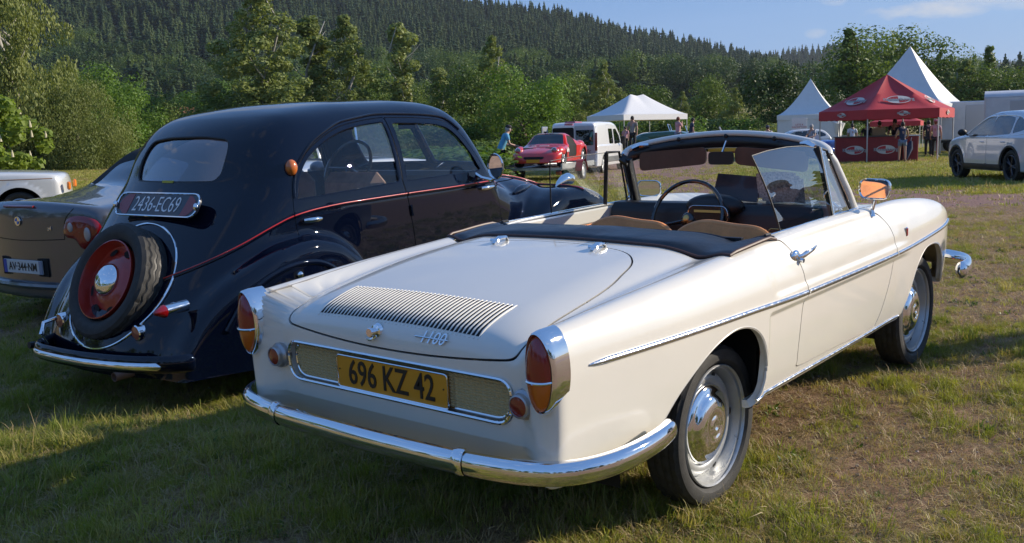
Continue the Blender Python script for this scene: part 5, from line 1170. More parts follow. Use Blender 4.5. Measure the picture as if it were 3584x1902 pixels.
for y_,wd in((.12,.30),(-.22,.14)): MB().box((2.10,y_,.655),(.05,wd,.012),rot=Matrix.Rotation(R(8),3,'Y')).build('bonnet_sticker',mat('white_sticker',(.6,.6,.6),.5),r)
for i in range(3): P,N=hit(rcv['F'],[(1.72-.12*i,1.5,.50+.05*(i%2))],(0,-1,0)); MB().box(P[0]+np.array([0,.004,0]),(.09,.01,.10)).build('race_sticker',mat('white_sticker',(0,0,0)),r)
gd=MB().box((.98,.60,1.30),(.85,.05,.06)).box((.98,.75,1.36),(.80,.34,.04),bev=.01).build('gullwing_door',mat('pink_door_edge',(.45,.18,.32),.4),r)
# ---- green, yellow, red and blue sports cars at the far end
def lowcar(name,px,D,rz,paint,label,L=3.4,h=.95,ws=True,H=.75):
    sp=dict(w=[(-.6,.55),(0,.72),(1.0,.66),(2.0,.68),(L-.8,.5)],top=[(-.6,H*.7),(0,H),(.6,H+.03),(1.3,H+.05),(2.0,H-.04),(L-.9,H*.72),(L-.6,H*.5)],belt=H,tum=.3,crown=.1,bottom=.16,xr=-.6,xf=L-.7,axles=(0,L-1.25),R=.28,Rr=.17,tw=.17,wy=.66,rim=alloym,xm=.9,ks=.14,ke=.14,zc=.4,nx=40,nth=60,nc=12,
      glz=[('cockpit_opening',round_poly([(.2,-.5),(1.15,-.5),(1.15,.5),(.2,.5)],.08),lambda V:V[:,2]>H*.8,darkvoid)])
    g=gp(px,D); o=vehicle(name,sp,tuple(g),rz,paint,label,'car'); r=o['root']
    if D>55: r.scale=(1.25,1.25,1.38)
    for s in(-1,1):
        for ax in(0,L-1.25): MB().ball((ax,s*.66,.44),(.36,.13,.18),14,8).build('wing',paint,r)
        MB().ball((L-.95,s*.42,H*.78),(.08,.09,.09),10,8).build('headlight',chrome,r)
    if ws: MB().tube([(1.20,-.52,H),(1.10,-.50,H+.30),(1.10,.50,H+.30),(1.20,.52,H)],.018,n=6).build('windscreen_frame',chrome,r); MB().add([(1.20,-.5,H),(1.10,-.48,H+.29),(1.10,.48,H+.29),(1.20,.5,H)],[(0,1,2,3)]).build('windscreen_glass',glassmat('blue_glass',(.5,.65,.75),1.5,dark=.1),r)
    return o
gg=mat('racing_green',(.012,.075,.035),.3,coat=1); yy_=mat('yellow_paint',(.62,.40,.03),.3,coat=1); bb_=mat('racing_blue',(.02,.09,.38),.3,coat=1); dr_=mat('crimson_paint',(.45,.03,.06),.3,coat=1)
lowcar('green_roadster',1622,56,R(-65),gg,'dark green open roadster with blue-tinted windscreens beyond the van',L=3.6)
lowcar('yellow_roadster',1668,61,R(-60),yy_,'bright yellow roadster behind the dark green one')
lowcar('yellow_roadster',1760,62,R(-55),yy_,'second yellow roadster, right of the woman in pink',ws=False)
lowcar('crimson_sports_car',1812,64,R(-55),dr_,'flat crimson sports car behind the yellow roadsters',ws=False)
bl=lowcar('blue_racing_car',2068,50,R(-40),bb_,'blue pre-war racing car with spoked wheels beside the red tent',L=3.7,ws=False,H=.95)
MB().lathe([(.20,0),(.21,.02),(0,.03)],axis='Y',n=20,c=(.1,.74,1.02)).build('number_disc',mat('white_sticker',(0,0,0)),bl['root'])
for s in(-1,1): MB().tube([(2.45+.33*math.cos(t),s*.80,.36+.33*math.sin(t)) for t in np.linspace(0,2*math.pi,24,endpoint=False)],.035,n=6,closed=True).build('front_tyre',rubber,bl['root']); 
ws_=dict(suv); ws_.update(clad=.02,nx=50,nth=70,nc=14); ws_['win']=suv['win']
fs=carat('white_estate_car',ws_,(3.6,.9),1918,62,R(-50)+math.pi,mat('white_car_paint',(.66,.67,.68),.3,coat=1),'white family car parked in front of the small pagoda tent','car')
# ============================================================ people
skin=mat('skin',(.42,.24,.17),.55,sss=.1)
def skinmesh(name,verts,edges,radii,sub=2):
    me=bpy.data.meshes.new('t'); me.from_pydata(verts,edges,[]); o=bpy.data.objects.new('t',me); C.objects.link(o)
    m=o.modifiers.new('s','SKIN'); m.use_smooth_shade=True; s=o.modifiers.new('u','SUBSURF'); s.levels=sub; s.render_levels=sub
    for i,r in enumerate(radii):
        rr=(r,r) if np.isscalar(r) else r; me.skin_vertices[0].data[i].radius=rr; me.skin_vertices[0].data[i].use_root=(i==0)
    bpy.context.view_layer.update(); dg=bpy.context.evaluated_depsgraph_get(); r=bpy.data.meshes.new_from_object(o.evaluated_get(dg)); bpy.data.objects.remove(o); r.name=name; return r
def person(loc,rz,label,shirt,legs,hair,pose='stand',arms='down',shorts=False,cap=None,sc=1.0,tilt=True,group=None,sleeve=True,lean=0.0,fine=False,dress=None,sk=None):
    sk=sk or skin; root=empty('person',loc,rz,label,'person',group,tilt=tilt,scale=sc); sub=2 if fine else 1
    L=lean
    def up(z): return (L*(z-.95)*1.0 if z>.95 else 0)
    J={'pel':(0,0,.95),'wa':(up(1.10),0,1.10),'ch':(up(1.32)+.01,0,1.32),'nk':(up(1.48),0,1.48),'nk2':(up(1.54)+.01,0,1.545),'hd':(up(1.60)+.03,0,1.62),'hd2':(up(1.7)+.025,0,1.71)}
    for s,k in((-1,'r'),(1,'l')):
        J['sh'+k]=(up(1.42),s*.185,1.42)
        A={'down':[(.02,s*.24,1.15),(.06,s*.24,.92),(.09,s*.235,.83)],'work':[(.06,s*.27,1.17),(.32,s*.20,1.10),(.41,s*.17,1.08)],'phone':[(.12,s*.24,1.22),(.16,s*.14,1.47),(.16,s*.11,1.55)],'hold':[(.08,s*.25,1.20),(.33,s*.12,1.36),(.42,s*.06,1.40)],'bar':[(.10,s*.25,1.17),(.32,s*.24,1.08),(.42,s*.22,1.06)]}
        a=A[arms if (arms!='phone' or s<0) else 'down']; J['el'+k],J['wr'+k],J['ha'+k]=[(p[0]+up(1.42)*.9,p[1],p[2]) for p in a]
        if pose=='sit': J['hp'+k],J['kn'+k],J['an'+k],J['to'+k]=(0,s*.10,.92),(.42,s*.13,.93),(.44,s*.13,.50),(.58,s*.14,.45)
        else:
            st=.06 if k=='l' else -.04; J['hp'+k],J['kn'+k],J['an'+k],J['to'+k]=(0,s*.095,.90),(st*.6+.02,s*.115,.50),(st,s*.125,.085),(st+.15,s*.14,.035)
    def bld(nm,keys,ed,rad,m_): 
        ix={k:i for i,k in enumerate(keys)}; me=skinmesh(nm,[J[k] for k in keys],[(ix[a],ix[b]) for a,b in ed],rad,sub); return link(nm,me,m_,root)
    keys=['pel','wa','ch','nk','nk2','hd','hd2']+[a+k for k in 'rl' for a in('sh','el','wr','ha','hp','kn','an','to')]
    ed=[('pel','wa'),('wa','ch'),('ch','nk'),('nk','nk2'),('nk2','hd'),('hd','hd2')]+[e for k in 'rl' for e in(('nk','sh'+k),('sh'+k,'el'+k),('el'+k,'wr'+k),('wr'+k,'ha'+k),('pel','hp'+k),('hp'+k,'kn'+k),('kn'+k,'an'+k),('an'+k,'to'+k))]
    rd=[(.13,.10),(.12,.09),(.14,.10),(.07,.07),.055,(.085,.10),(.07,.08)]+[r for k in 'rl' for r in(.06,.042,.030,.036,.08,.058,.038,.04)]
    bld('body',keys,ed,rd,sk)
    tk=['wa','pel','ch','nk']+['sh'+k for k in 'rl']+(['el'+k for k in 'rl'] if sleeve else [])
    J2=dict(J)
    for k in 'rl': J2['el'+k]=tuple(np.array(J['sh'+k])*.35+np.array(J['el'+k])*.65)
    Jb=J.copy(); J.update({('el'+k):J2['el'+k] for k in 'rl'})
    te=[('wa','pel'),('wa','ch'),('ch','nk')]+[('nk','sh'+k) for k in 'rl']+([('sh'+k,'el'+k) for k in 'rl'] if sleeve else [])
    bld('shirt',tk,te,[(.155,.125),(.16,.13),(.165,.125),(.085,.085)]+[.078]*2+([.062]*2 if sleeve else []),shirt)
    J.update(Jb)
    if dress is None:
        Jc=J.copy()
        if shorts:
            for k in 'rl': J['kn'+k]=tuple(np.array(J['hp'+k])*.45+np.array(J['kn'+k])*.55)
        lk=['pel']+[a+k for k in 'rl' for a in(('hp','kn') if shorts else('hp','kn','an'))]
        le=[e for k in 'rl' for e in((('pel','hp'+k),('hp'+k,'kn'+k)) if shorts else(('pel','hp'+k),('hp'+k,'kn'+k),('kn'+k,'an'+k)))]
        bld('shorts' if shorts else 'trousers',lk,le,[(.15,.125)]+([.105,.098]*2 if shorts else [.10,.078,.062]*2),legs); J.update(Jc)
    h=np.array(J['hd']); hr=MB().ball(h+np.array([-.018,0,.035]),(.105,.088,.118),14,10); hr.build('hair',hair,root)
    if cap: m=MB(); m.ball(h+np.array([-.005,0,.075]),(.112,.095,.085),14,8); m.tube([h+np.array([.06,0,.07]),h+np.array([.20,0,.055])],[.075,.06],n=10,sq=(1,.12)); m.build('cap',cap,root)
    f=MB(); f.ball(h+np.array([.098,0,-.015]),(.022,.013,.022),8,6); f.build('nose',sk,root)
    for s in(-1,1):
        MB().ball(h+np.array([0,s*.086,-.01]),(.02,.012,.03),8,6).build('ear',sk,root); MB().ball(h+np.array([.088,s*.032,.018]),(.010,.014,.008),8,6).build('eye',darkvoid,root)
        if pose!='sit' or True: MB().tube([np.array(J['an'+('r' if s<0 else 'l')])-[.06,0,.045],np.array(J['to'+('r' if s<0 else 'l')])],[.045,.04],n=8,sq=(1,.8)).build('shoe',darkcloth,root)
        if fine:
            k='r' if s<0 else 'l'; w0=np.array(J['ha'+k]); dr=w0-np.array(J['wr'+k]); dr/=np.linalg.norm(dr)
            for i in range(4): b=w0+np.array([0,0,0])+np.cross(dr,(1,0,0) if abs(dr[0])<.5 else (0,0,1))*(.022*(i-1.5)); MB().tube([b,b+dr*.04,b+dr*.055+np.array([0,-s*.02,-.015])],[.010,.009,.007],n=6).build('finger',sk,root)
    return root
cloth=lambda n,c,**k: mat(n,c,.85,var=.12,vscale=8,**k)
darkcloth=cloth('dark_cloth',(.018,.018,.022)); bluec=cloth('light_blue_cloth',(.10,.33,.50)); whitec=cloth('white_cloth',(.62,.62,.62)); navyc=cloth('navy_cloth',(.02,.03,.07)); pinkc=cloth('pink_cloth',(.50,.28,.32)); denim=cloth('denim',(.16,.20,.27)); greyh=mat('grey_hair',(.35,.34,.33),.8); dkh=mat('dark_hair',(.02,.014,.01),.7); rdh=mat('auburn_hair',(.18,.05,.03),.7); stripe=cloth('striped_cloth',(.30,.33,.38))
toward=lambda px:YAW-math.atan((px-1288)/2460.)
def pp(px,D,face,label,*a,**k):
    g=gp(px,D); return person(tuple(g),toward(px)+R(face),label,*a,**k)
pp(1259,31.5,-75,'heavily built man in a light blue T-shirt and dark cap leaning over the red car',bluec,darkcloth,greyh,arms='work',cap=darkcloth,sc=1.02,lean=.45)
pp(1706,50,-60,'woman in pink holding a phone to her face among the roadsters',pinkc,denim,rdh,arms='phone',sc=.98)
pp(1738,53,-80,'dark haired man in a navy polo shirt looking down at a crimson car',navyc,darkcloth,dkh,sc=1.02,lean=.15)
pp(1931,50,150,'person in a white T-shirt and dark cap beside the metal barrier',whitec,denim,dkh,cap=navyc)
pp(2041,50.5,140,'grey haired person in a striped shirt by the blue racing car',stripe,darkcloth,greyh,arms='work')
pp(2269,40.2,10,'woman in a navy top and denim shorts waiting at the red bar, seen from behind',navyc,denim,dkh,arms='bar',shorts=True,sleeve=False,sc=.93)
pp(2180,43.0,180,'dark haired bartender bending low behind the red bar',darkcloth,darkcloth,dkh,arms='bar',sc=.96,lean=.2)
pp(2211,45.2,20,'bartender in a white shirt with back turned, under the red tent',whitec,darkcloth,dkh,arms='down')
pp(2249,43.2,175,'broad bartender in a black shirt facing the woman in shorts',darkcloth,darkcloth,dkh,arms='bar',sc=1.03)
pp(2143,52,10,'person in white with dark braces far behind the bar',whitec,darkcloth,dkh,arms='down')
pp(2352,46,-15,'person in a pale pink blouse and pink cap beside the large pagoda tent',pinkc,darkcloth,rdh,cap=mat('pink_cap',(.45,.15,.2),.8))
pp(2334,47.5,-15,'person in dark clothes half hidden left of the one in pale pink',darkcloth,darkcloth,dkh)
pp(1574,46,150,'person in pale top sitting low beside the dark green roadster',pinkc,darkcloth,dkh,sc=.72)
pp(1592,47,160,'person in grey shirt standing behind the dark green roadster',cloth('grey_cloth',(.25,.25,.24)),darkcloth,dkh)
# someone just outside the picture on the right, whose reflection and shadow are in it
person((4.62,-2.42,0),R(165),'man in a cap, mirrored in the side window of the cream convertible',cloth('plum_cloth',(.05,.04,.05)),darkcloth,dkh,cap=cloth('khaki_cap',(.22,.19,.10)),tilt=False,fine=True)
# ============================================================ tents
white_pvc=mat('white_tent_fabric',(.66,.66,.65),.5,var=.03,vscale=3,bump=.1,bscale=5,sss=.0); redtent=mat('red_tent_fabric',(.42,.022,.028),.6,var=.08,vscale=2,bump=.15,bscale=6); pole=mat('aluminium_pole',(.5,.5,.5),.4,.8)
def tent_root(px,D,rz,label,name='tent'): return empty(name,tuple(gp(px,D)),toward(px)+R(rz),label,'tent',tilt=True)
def pagoda(root,hw,eave,peak,val,n=4,a0=45,m_=white_pvc,concave=1.7,walls=()):
    V=[];seg=14;cn=[(hw*math.cos(R(a0+360/n*i)),hw*math.sin(R(a0+360/n*i))) for i in range(n)]
    sub=8; ring=[]
    for i in range(n):
        a,b=np.array(cn[i]),np.array(cn[(i+1)%n]); ring+=[(a+(b-a)*j/sub,abs(j/sub-.5)*2) for j in range(sub)]
    for k in range(seg+1):
        t=k/seg; z=eave+(peak-eave)*t**concave
        for p,e in ring: q=p*(1-t); sag=.05*(1-e*e)*math.sin(math.pi*t)*hw; V.append((q[0],q[1],z-sag))
    m=MB(); N=n*sub; m.add(V,[(k*N+i,k*N+(i+1)%N,(k+1)*N+(i+1)%N,(k+1)*N+i) for k in range(seg) for i in range(N)]); m.build('roof',m_,root,sharp=60)
    for i in range(n):
        a,b=np.array(cn[i]),np.array(cn[(i+1)%n]); 
        MB().grid(lambda u,v:(*(a+(b-a)*u)*1.003,eave-val*v-.03*math.sin(u*math.pi*4)**2*(v>.5)),16,2).build('valance',m_,root,sharp=60)
        MB().tube([(*a*.985,0),(*a*.985,eave)],.03,n=6).build('pole',pole,root)
    return cn
r=tent_root(2240,57,0,'large white pagoda tent with a tall pointed roof behind the red bar tent'); cn=pagoda(r,3.45,2.75,6.12,.4,a0=28,concave=1.22)
r.location=Vector(gp(2283,57)); 
for i in(3,): a,b=np.array(cn[i]),np.array(cn[0]); MB().grid(lambda u,v:(*(a+(b-a)*u*.35)*.99,.05+2.6*v+0*u),10,2).build('side_wall',white_pvc,r)
a=np.array(cn[3]); MB().grid(lambda u,v:(a[0]*.99+.25*math.sin(u*9)*.2,a[1]*.99+.5*u,2.6-2.55*v),12,4).build('gathered_curtain',white_pvc,r)
r=tent_root(2037,84,0,'smaller white pagoda tent beyond the blue racing car'); cn=pagoda(r,3.5,2.95,6.0,.4,a0=40,concave=1.45)
for i in(1,2): a,b=np.array(cn[i]),np.array(cn[(i+1)%4]); MB().grid(lambda u,v:(*(a+(b-a)*u)*.98+.04*math.sin(u*20),.05+2.8*v),40,2).build('side_wall',white_pvc,r)
for i in(2,3): 
    a=np.array(cn[i]); MB().tube([(a[0]*.97,a[1]*.97,2.2),(a[0]*.9,a[1]*.9,1.1),(a[0]*.95,a[1]*.95,.1)],[.35,.15,.25],n=10).build('gathered_curtain',white_pvc,r)
# canopy with two peaks
r=tent_root(1606,56,0,'white pop-up canopy with two peaks behind the delivery van',)
hx,hy=1.85,2.85; r.matrix_world=Matrix.Translation(gp(1604,66))@TILT@Matrix.Rotation(toward(1604)+R(42),4,'Z')
def can(u,v):
    x=(2*u-1)*hx; y=(2*v-1)*hy; d1=math.hypot(x,(abs(y)-.62)*1.0) if abs(y)>.62 else abs(x)
    e=max(abs(x)/hx,(abs(y)-.62)/(hy-.62) if abs(y)>.62 else 0); ridge=.98-.08*max(0,1-abs(y)/.62)*(1-e); return (x,y,2.28+1.42*ridge*(1-e)**1.25)
MB().grid(can,30,40).build('roof',mat('white_canopy',(.68,.68,.68),.55,bump=.2,bscale=4),r,sharp=60)
cv_=[(-hx,-hy),(hx,-hy),(hx,hy),(-hx,hy)]
for i in range(4):
    a,b=np.array(cv_[i]),np.array(cv_[(i+1)%4]); MB().grid(lambda u,v:(*(a+(b-a)*u),2.29-.36*v),12,1).build('valance',MATS['white_canopy'],r); MB().tube([(*a*.985,0),(*a*.985,2.26)],.03,n=6).build('pole',pole,r)
for y_ in(-.0,): MB().tube([(hx*.98,y_,0),(hx*.98,y_,2.26)],.022,n=6).build('pole',pole,r)
pc=lambda u,v:Vector(can(u,v))
for (u,v,w_,h_,m__) in((.76,.56,.85,.18,'dark_print'),(.86,.48,.42,.16,'red_print'),(.86,.36,.46,.16,'blue_print')):
    c0=pc(u,v); nx_=(pc(u+.02,v)-c0).normalized(); ny=(pc(u,v+.02)-c0).normalized(); n_=nx_.cross(ny)
    el=[c0+n_*.012+ny*(w_/2*math.cos(t))+nx_*(h_/2*math.sin(t)) for t in np.linspace(0,2*math.pi,18,endpoint=False)]
    MB().add(el,[tuple(range(18))]).build('roof_print',mat(m__,{'d':(.06,.06,.06),'r':(.35,.06,.06),'b':(.06,.15,.35)}[m__[0]],.6),r)
# red bar tent
r=tent_root(2227,43.5,0,'red hexagonal beer tent with white brand roundels above the bar'); RT=r
hexc=[(2.95*math.cos(R(195+60*i+90)),2.95*math.sin(R(195+60*i+90))) for i in range(6)]
cn=pagoda(r,2.90,2.20,3.76,.38,n=6,a0=285,m_=redtent,concave=1.10)
cream_p=mat('brand_white_print',(.58,.55,.50),.6); grey_p=mat('brand_grey_print',(.30,.30,.30),.6)
def roundel(par,c,xa,ya,sc_,txt=True,chk=True):
    M_=frame(c,xa,ya); n=24; el=[(.62*sc_*math.cos(t),.30*sc_*math.sin(t),.012) for t in np.linspace(0,2*math.pi,n,endpoint=False)]
    o=MB().add(el,[tuple(range(n))],M_).build('brand_roundel',cream_p,par)
    if chk:
        for q in(0,1):
            a=[(0,0,.016)]+[(.55*sc_*math.cos(t),.25*sc_*math.sin(t),.016) for t in np.linspace(math.pi*q+math.pi/2,math.pi*q+math.pi,8)]
            MB().add(a,[tuple(range(9))],M_).build('brand_quarter',redtent,o)
    if txt: text('brand_lettering','Kronenbourg',.30*sc_,grey_p,o,M_@Matrix.Translation((0,0,.02)),.003,sx=.95,bold=.006)
fc=toward(2227)
for i in range(6):
    a,b=np.array(cn[i]),np.array(cn[(i+1)%6]); mid=(a+b)/2; nrm=mid/np.linalg.norm(mid); xa=(b-a)/np.linalg.norm(b-a)
    if nrm[0]>.45: continue
    t=.30; e0=np.array([mid[0]*(1-t),mid[1]*(1-t),2.20+1.56*t**1.10-.05]); up_=np.array([-nrm[0]*.7*2.55,-nrm[1]*.7*2.55,1.56]); 
    nn=np.cross([*xa,0],up_); nn/=np.linalg.norm(nn); e0=e0+nn*.05
    roundel(r,tuple(e0),(*xa,0),tuple(up_),.82); roundel(r,(mid[0]*1.012,mid[1]*1.012,2.02),(*xa,0),(0,0,1),.34,chk=True)
# bar
br=empty('bar_counter',tuple(gp(2215,41.6)),toward(2215)+R(8),'dark red fabric covered bar counter with a white top under the red tent','bar',tilt=True)
redbar=mat('red_bar_cloth',(.22,.018,.020),.7,var=.1,vscale=3,bump=.3,bscale=5)
MB().box((0,.55,.53),(.6,2.6,1.06),bev=.02).build('front_panel',redbar,br); MB().box((.9,-1.15,.53),(2.2,.62,1.06),bev=.02).build('side_panel',redbar,br); MB().box((0,.55,1.08),(.70,2.7,.04)).build('counter_top',mat('dark_top',(.05,.05,.05),.4),br); MB().box((.9,-1.15,1.08),(2.3,.72,.04)).build('counter_top',whitec,br)
roundel(br,(-.312,1.1,.52),(0,-1,0),(0,0,1),.62); roundel(br,(-.312,-.15,.52),(0,-1,0),(0,0,1),.62); roundel(br,(.9,-1.47,.52),(1,0,0),(0,0,1),.5)
bx=empty('cardboard_box',tuple(Vector(br.location)+Vector((.1*math.cos(fc)-.1*math.sin(fc),0,0))),fc,'brown cardboard box standing on the red bar','box'); bx.matrix_world=br.matrix_world@Matrix.Translation((.0,.10,1.10)); MB().box((0,0,.16),(.4,.5,.32),bev=.01).build('carton',mat('cardboard',(.22,.13,.06),.85),bx)
um=empty('folded_parasol',(0,0,0),0,'dark blue folded parasol leaning against the red bar','parasol'); um.matrix_world=br.matrix_world@Matrix.Translation((-.45,-.95,0)); MB().tube([(0,0,.05),(.08,-.12,.55),(.10,-.2,.85)],[.03,.16,.05],n=8).build('canopy',navyc,um); MB().tube([(0,0,0),(.1,-.21,1.0)],.012,n=6).build('shaft',pole,um)
# small red tent far behind the bar
r=tent_root(2255,78,0,'small red pop-up tent far behind the bar'); pagoda(r,2.6,2.1,3.0,.35,a0=40,m_=redtent,concave=1.1)
# box lorries
lw=mat('lorry_white',(.55,.56,.58),.45,var=.06,vscale=2)
def lorry(px,D,rz,label,round_=False,L=5.2):
    r=empty('box_lorry',tuple(gp(px,D)),toward(px)+R(rz),label,'lorry',tilt=True)
    MB().box((0,0,1.78),(2.3,L,2.15),bev=.05).build('cargo_box',lw,r)
    if round_: MB().prism([(1.15*math.cos(t),2.84+.34*math.sin(t)) for t in np.linspace(0,math.pi,14)],-L/2,L/2).build('curved_roof',lw,r)
    MB().box((-1.17,.4,1.75),(.03,1.0,1.8),bev=.01).build('side_door',mat('lorry_grey',(.40,.41,.43),.5),r)
    for e in(-1,1): MB().box((-1.16,e*(L/2-.04),1.78),(.05,.08,2.15)).build('corner_post',pole,r)
    for y_ in(-L*.3,L*.3):
        for s in(-1,1): MB().lathe([(.2,-.1),(.42,-.12),(.42,.12),(.2,.1)],axis='X',n=20,c=(s*.95,y_,.42)).build('wheel',rubber,r)
    MB().box((0,0,.62),(2.0,L*.95,.12)).build('chassis',blackplastic,r); return r
lorry(2462,56,8,'white box lorry parked right of the large pagoda tent',L=4.6); lorry(2588,50,0,'white lorry with a curved roof behind the pearl white car',round_=True,L=4.2)
# barriers and board
def barrier(px,D,rz,label,grp):
    r=empty('crowd_barrier',tuple(gp(px,D)),toward(px)+R(rz),label,'barrier',grp,tilt=True)
    MB().tube([(0,-1.1,.15),(0,-1.1,1.05),(0,-1.0,1.12),(0,1.0,1.12),(0,1.1,1.05),(0,1.1,.15)],.022,n=6).tube([(0,-1.1,.25),(0,1.1,.25)],.018,n=6).build('frame',pole,r)
    for i in range(14): MB().tube([(0,-1.0+i*.154,.25),(0,-1.0+i*.154,1.1)],.009,n=4).build('bar',pole,r)
    for s in(-1,1): MB().tube([(-.3,s*.9,.02),(0,s*.9,.2),(.3,s*.9,.02)],.018,n=5).build('foot',pole,r)
barrier(1925,53,60,'grey steel crowd barrier behind the person in the white T-shirt',None); barrier(2120,55,80,'steel crowd barrier just right of the blue racing car',None); barrier(2150,58,75,'steel crowd barrier seen between the tent poles behind the bar',None)
sg=empty('sign_board',tuple(gp(2010,66)),toward(2010),'white sign board with red lettering in front of the small pagoda','sign',tilt=True); MB().box((0,0,1.9),(.05,1.0,1.0),bev=.01).build('board',white_pvc,sg); MB().tube([(0.03,0,0),(0.03,0,1.9)],.03,n=6).build('post',pole,sg); text('sign_lettering','LISTE &\nINSCRIPTION',.16,mat('red_print',(0,0,0)),sg,frame((-.03,0,1.85),(0,-1,0),(0,0,1)),.003)
lb=empty('leaning_boards',tuple(gp(1823,56)),toward(1823),'pale pole leaning at an angle above the crimson car','pole',tilt=True); MB().tube([(0,-.25,.6),(0,.3,1.75)],.05,n=6).build('shaft',white_pvc,lb)
# houses on the slope
tile=mat('roof_tiles',(.22,.07,.04),.8,var=.2); wall_=mat('house_render',(.35,.28,.2),.8)
for px_,D_,z_,lb_ in((468,300,6.7,'small house with a reddish tiled roof and chimney above the saloon rear window'),(368,280,3.0,'half hidden house with a brown roof low among the trees on the left')):
    g=gp(px_,D_); h=empty('house',(g[0],g[1],g[2]+z_-5),toward(px_)+R(25),lb_,'house'); MB().box((0,0,1.5),(6,8,7)).build('wall',wall_,h); MB().prism([(-3.6,5),(3.6,5),(0,7.2)],-4.4,4.4).build('roof',tile,h); MB().box((1,1,7),(.6,.6,1.6)).build('chimney',white_pvc,h)
# ============================================================ ground
def fbm(x,y,seed=0,oct_=5,sc=1.0):
    r=np.random.RandomState(seed); v=np.zeros(np.shape(x)); a=1;f=sc;tot=0
    for o in range(oct_):
        for k in range(3):
            th=r.rand()*6.283; ph=r.rand()*6.283; v=v+a*np.sin((x*math.cos(th)+y*math.sin(th))*f*2*(1+.3*r.rand())+ph+1.7*np.sin((x*math.cos(th+1.3)+y*math.sin(th+1.3))*f*1.3+ph*2)); tot+=a
        a*=.6; f*=1.9
    return v/tot*1.8
def DR(x,y): return (x-CAM[0])*FH[0]+(y-CAM[1])*FH[1],(x-CAM[0])*RH[0]+(y-CAM[1])*RH[1]
PATH=[(6,-9),(10.5,-3.5),(13.4,.8),(15.8,4.8),(18.0,9.0),(24,14.5),(34,20),(50,24)]
def path_mask(x,y):
    P=smooth_poly(PATH,6,False); d=np.full(np.shape(x),1e9)
    for i in range(len(P)-1):
        a,b=P[i],P[i+1]; e=b-a; t=np.clip(((x-a[0])*e[0]+(y-a[1])*e[1])/(e@e),0,1); d=np.minimum(d,np.hypot(x-a[0]-t*e[0],y-a[1]-t*e[1]))
    return 1-sstep(1.5,3.4,d+.9*fbm(x,y,3,4,.8))
rad=np.concatenate([[.0],np.geomspace(.6,1400,150)]); az=np.concatenate([np.linspace(-34,34,150),np.linspace(38,322,60)])
V=[];
A,Rr_=np.meshgrid(np.radians(az),rad); gx=CAM[0]+Rr_*np.cos(YAW-A); gy=CAM[1]+Rr_*np.sin(YAW-A); gz=ground_z(gx,gy)
gz=np.where(Rr_>120,np.take_along_axis(gz,np.broadcast_to(np.argmin(np.abs(rad-115)),gz.shape),0),gz)
gz=gz+.012*fbm(gx,gy,9,3,1.1)*(1-sstep(30,60,Rr_))-.004
nA=len(az); V=np.stack([gx,gy,gz],-1).reshape(-1,3); F=[(i*nA+j,i*nA+(j+1)%nA,(i+1)*nA+(j+1)%nA,(i+1)*nA+j) for i in range(len(rad)-1) for j in range(nA)]
me=np_mesh('ground',V,np.array(F)); at=me.attributes.new('path','FLOAT','POINT'); at.data.foreach_set('value',path_mask(V[:,0],V[:,1]).astype(np.float32))
gd_,rd_=DR(V[:,0],V[:,1]); lush=sstep(-.05,-1.2,0*rd_)+0
at=me.attributes.new('green','FLOAT','POINT'); at.data.foreach_set('value',np.clip(.5+.5*fbm(V[:,0],V[:,1],21,4,.9)-.7*sstep(.2,2.5,rd_)*(1-sstep(9,16,gd_))+.35*sstep(14,24,gd_),0,1).astype(np.float32))
m=bpy.data.materials.new('meadow_soil'); m.use_nodes=True; t=m.node_tree; p=t.nodes['Principled BSDF']; p.inputs['Roughness'].default_value=.95; p.inputs['Specular IOR Level'].default_value=.15
tc=t.nodes.new('ShaderNodeTexCoord'); 
def nz_(s,d=8,rg=.6): n=t.nodes.new('ShaderNodeTexNoise'); n.inputs['Scale'].default_value=s; n.inputs['Detail'].default_value=d; n.inputs['Roughness'].default_value=rg; t.links.new(tc.outputs['Object'],n.inputs[0]); return n.outputs[0]
def ramp(src,a,b,c1,c2): r=t.nodes.new('ShaderNodeValToRGB'); r.color_ramp.elements[0].position=a; r.color_ramp.elements[1].position=b; r.color_ramp.elements[0].color=(*c1,1); r.color_ramp.elements[1].color=(*c2,1); t.links.new(src,r.inputs[0]); return r.outputs[0]
def mixc(f,a,b): x=t.nodes.new('ShaderNodeMixRGB'); t.links.new(f,x.inputs[0]); t.links.new(a,x.inputs[1]); t.links.new(b,x.inputs[2]); return x.outputs[0]
def attr(n): a=t.nodes.new('ShaderNodeAttribute'); a.attribute_name=n; return a.outputs['Fac']
soil=ramp(nz_(22,12,.78),.36,.66,(.18,.105,.065),(.43,.28,.185)); gravel=ramp(nz_(26,10,.7),.35,.68,(.17,.095,.078),(.38,.25,.215)); grassy=ramp(nz_(5,10,.75),.3,.7,(.15,.145,.035),(.36,.31,.11))
gm_=t.nodes.new('ShaderNodeMath'); gm_.operation='MULTIPLY_ADD'; t.links.new(nz_(3.1,9,.7),gm_.inputs[0]); gm_.inputs[1].default_value=2.2; gm_.inputs[2].default_value=-1.1
ad=t.nodes.new('ShaderNodeMath'); ad.operation='ADD'; ad.use_clamp=True; t.links.new(gm_.outputs[0],ad.inputs[0]); t.links.new(attr('green'),ad.inputs[1])
c1=mixc(ad.outputs[0],soil,grassy)
pm=t.nodes.new('ShaderNodeMath'); pm.operation='MULTIPLY_ADD'; t.links.new(nz_(2.2,8,.7),pm.inputs[0]); pm.inputs[1].default_value=1.3; pm.inputs[2].default_value=-.68
pa=t.nodes.new('ShaderNodeMath'); pa.operation='MULTIPLY_ADD'; pa.use_clamp=True; t.links.new(attr('path'),pa.inputs[0]); pa.inputs[1].default_value=1.15; t.links.new(pm.outputs[0],pa.inputs[2])
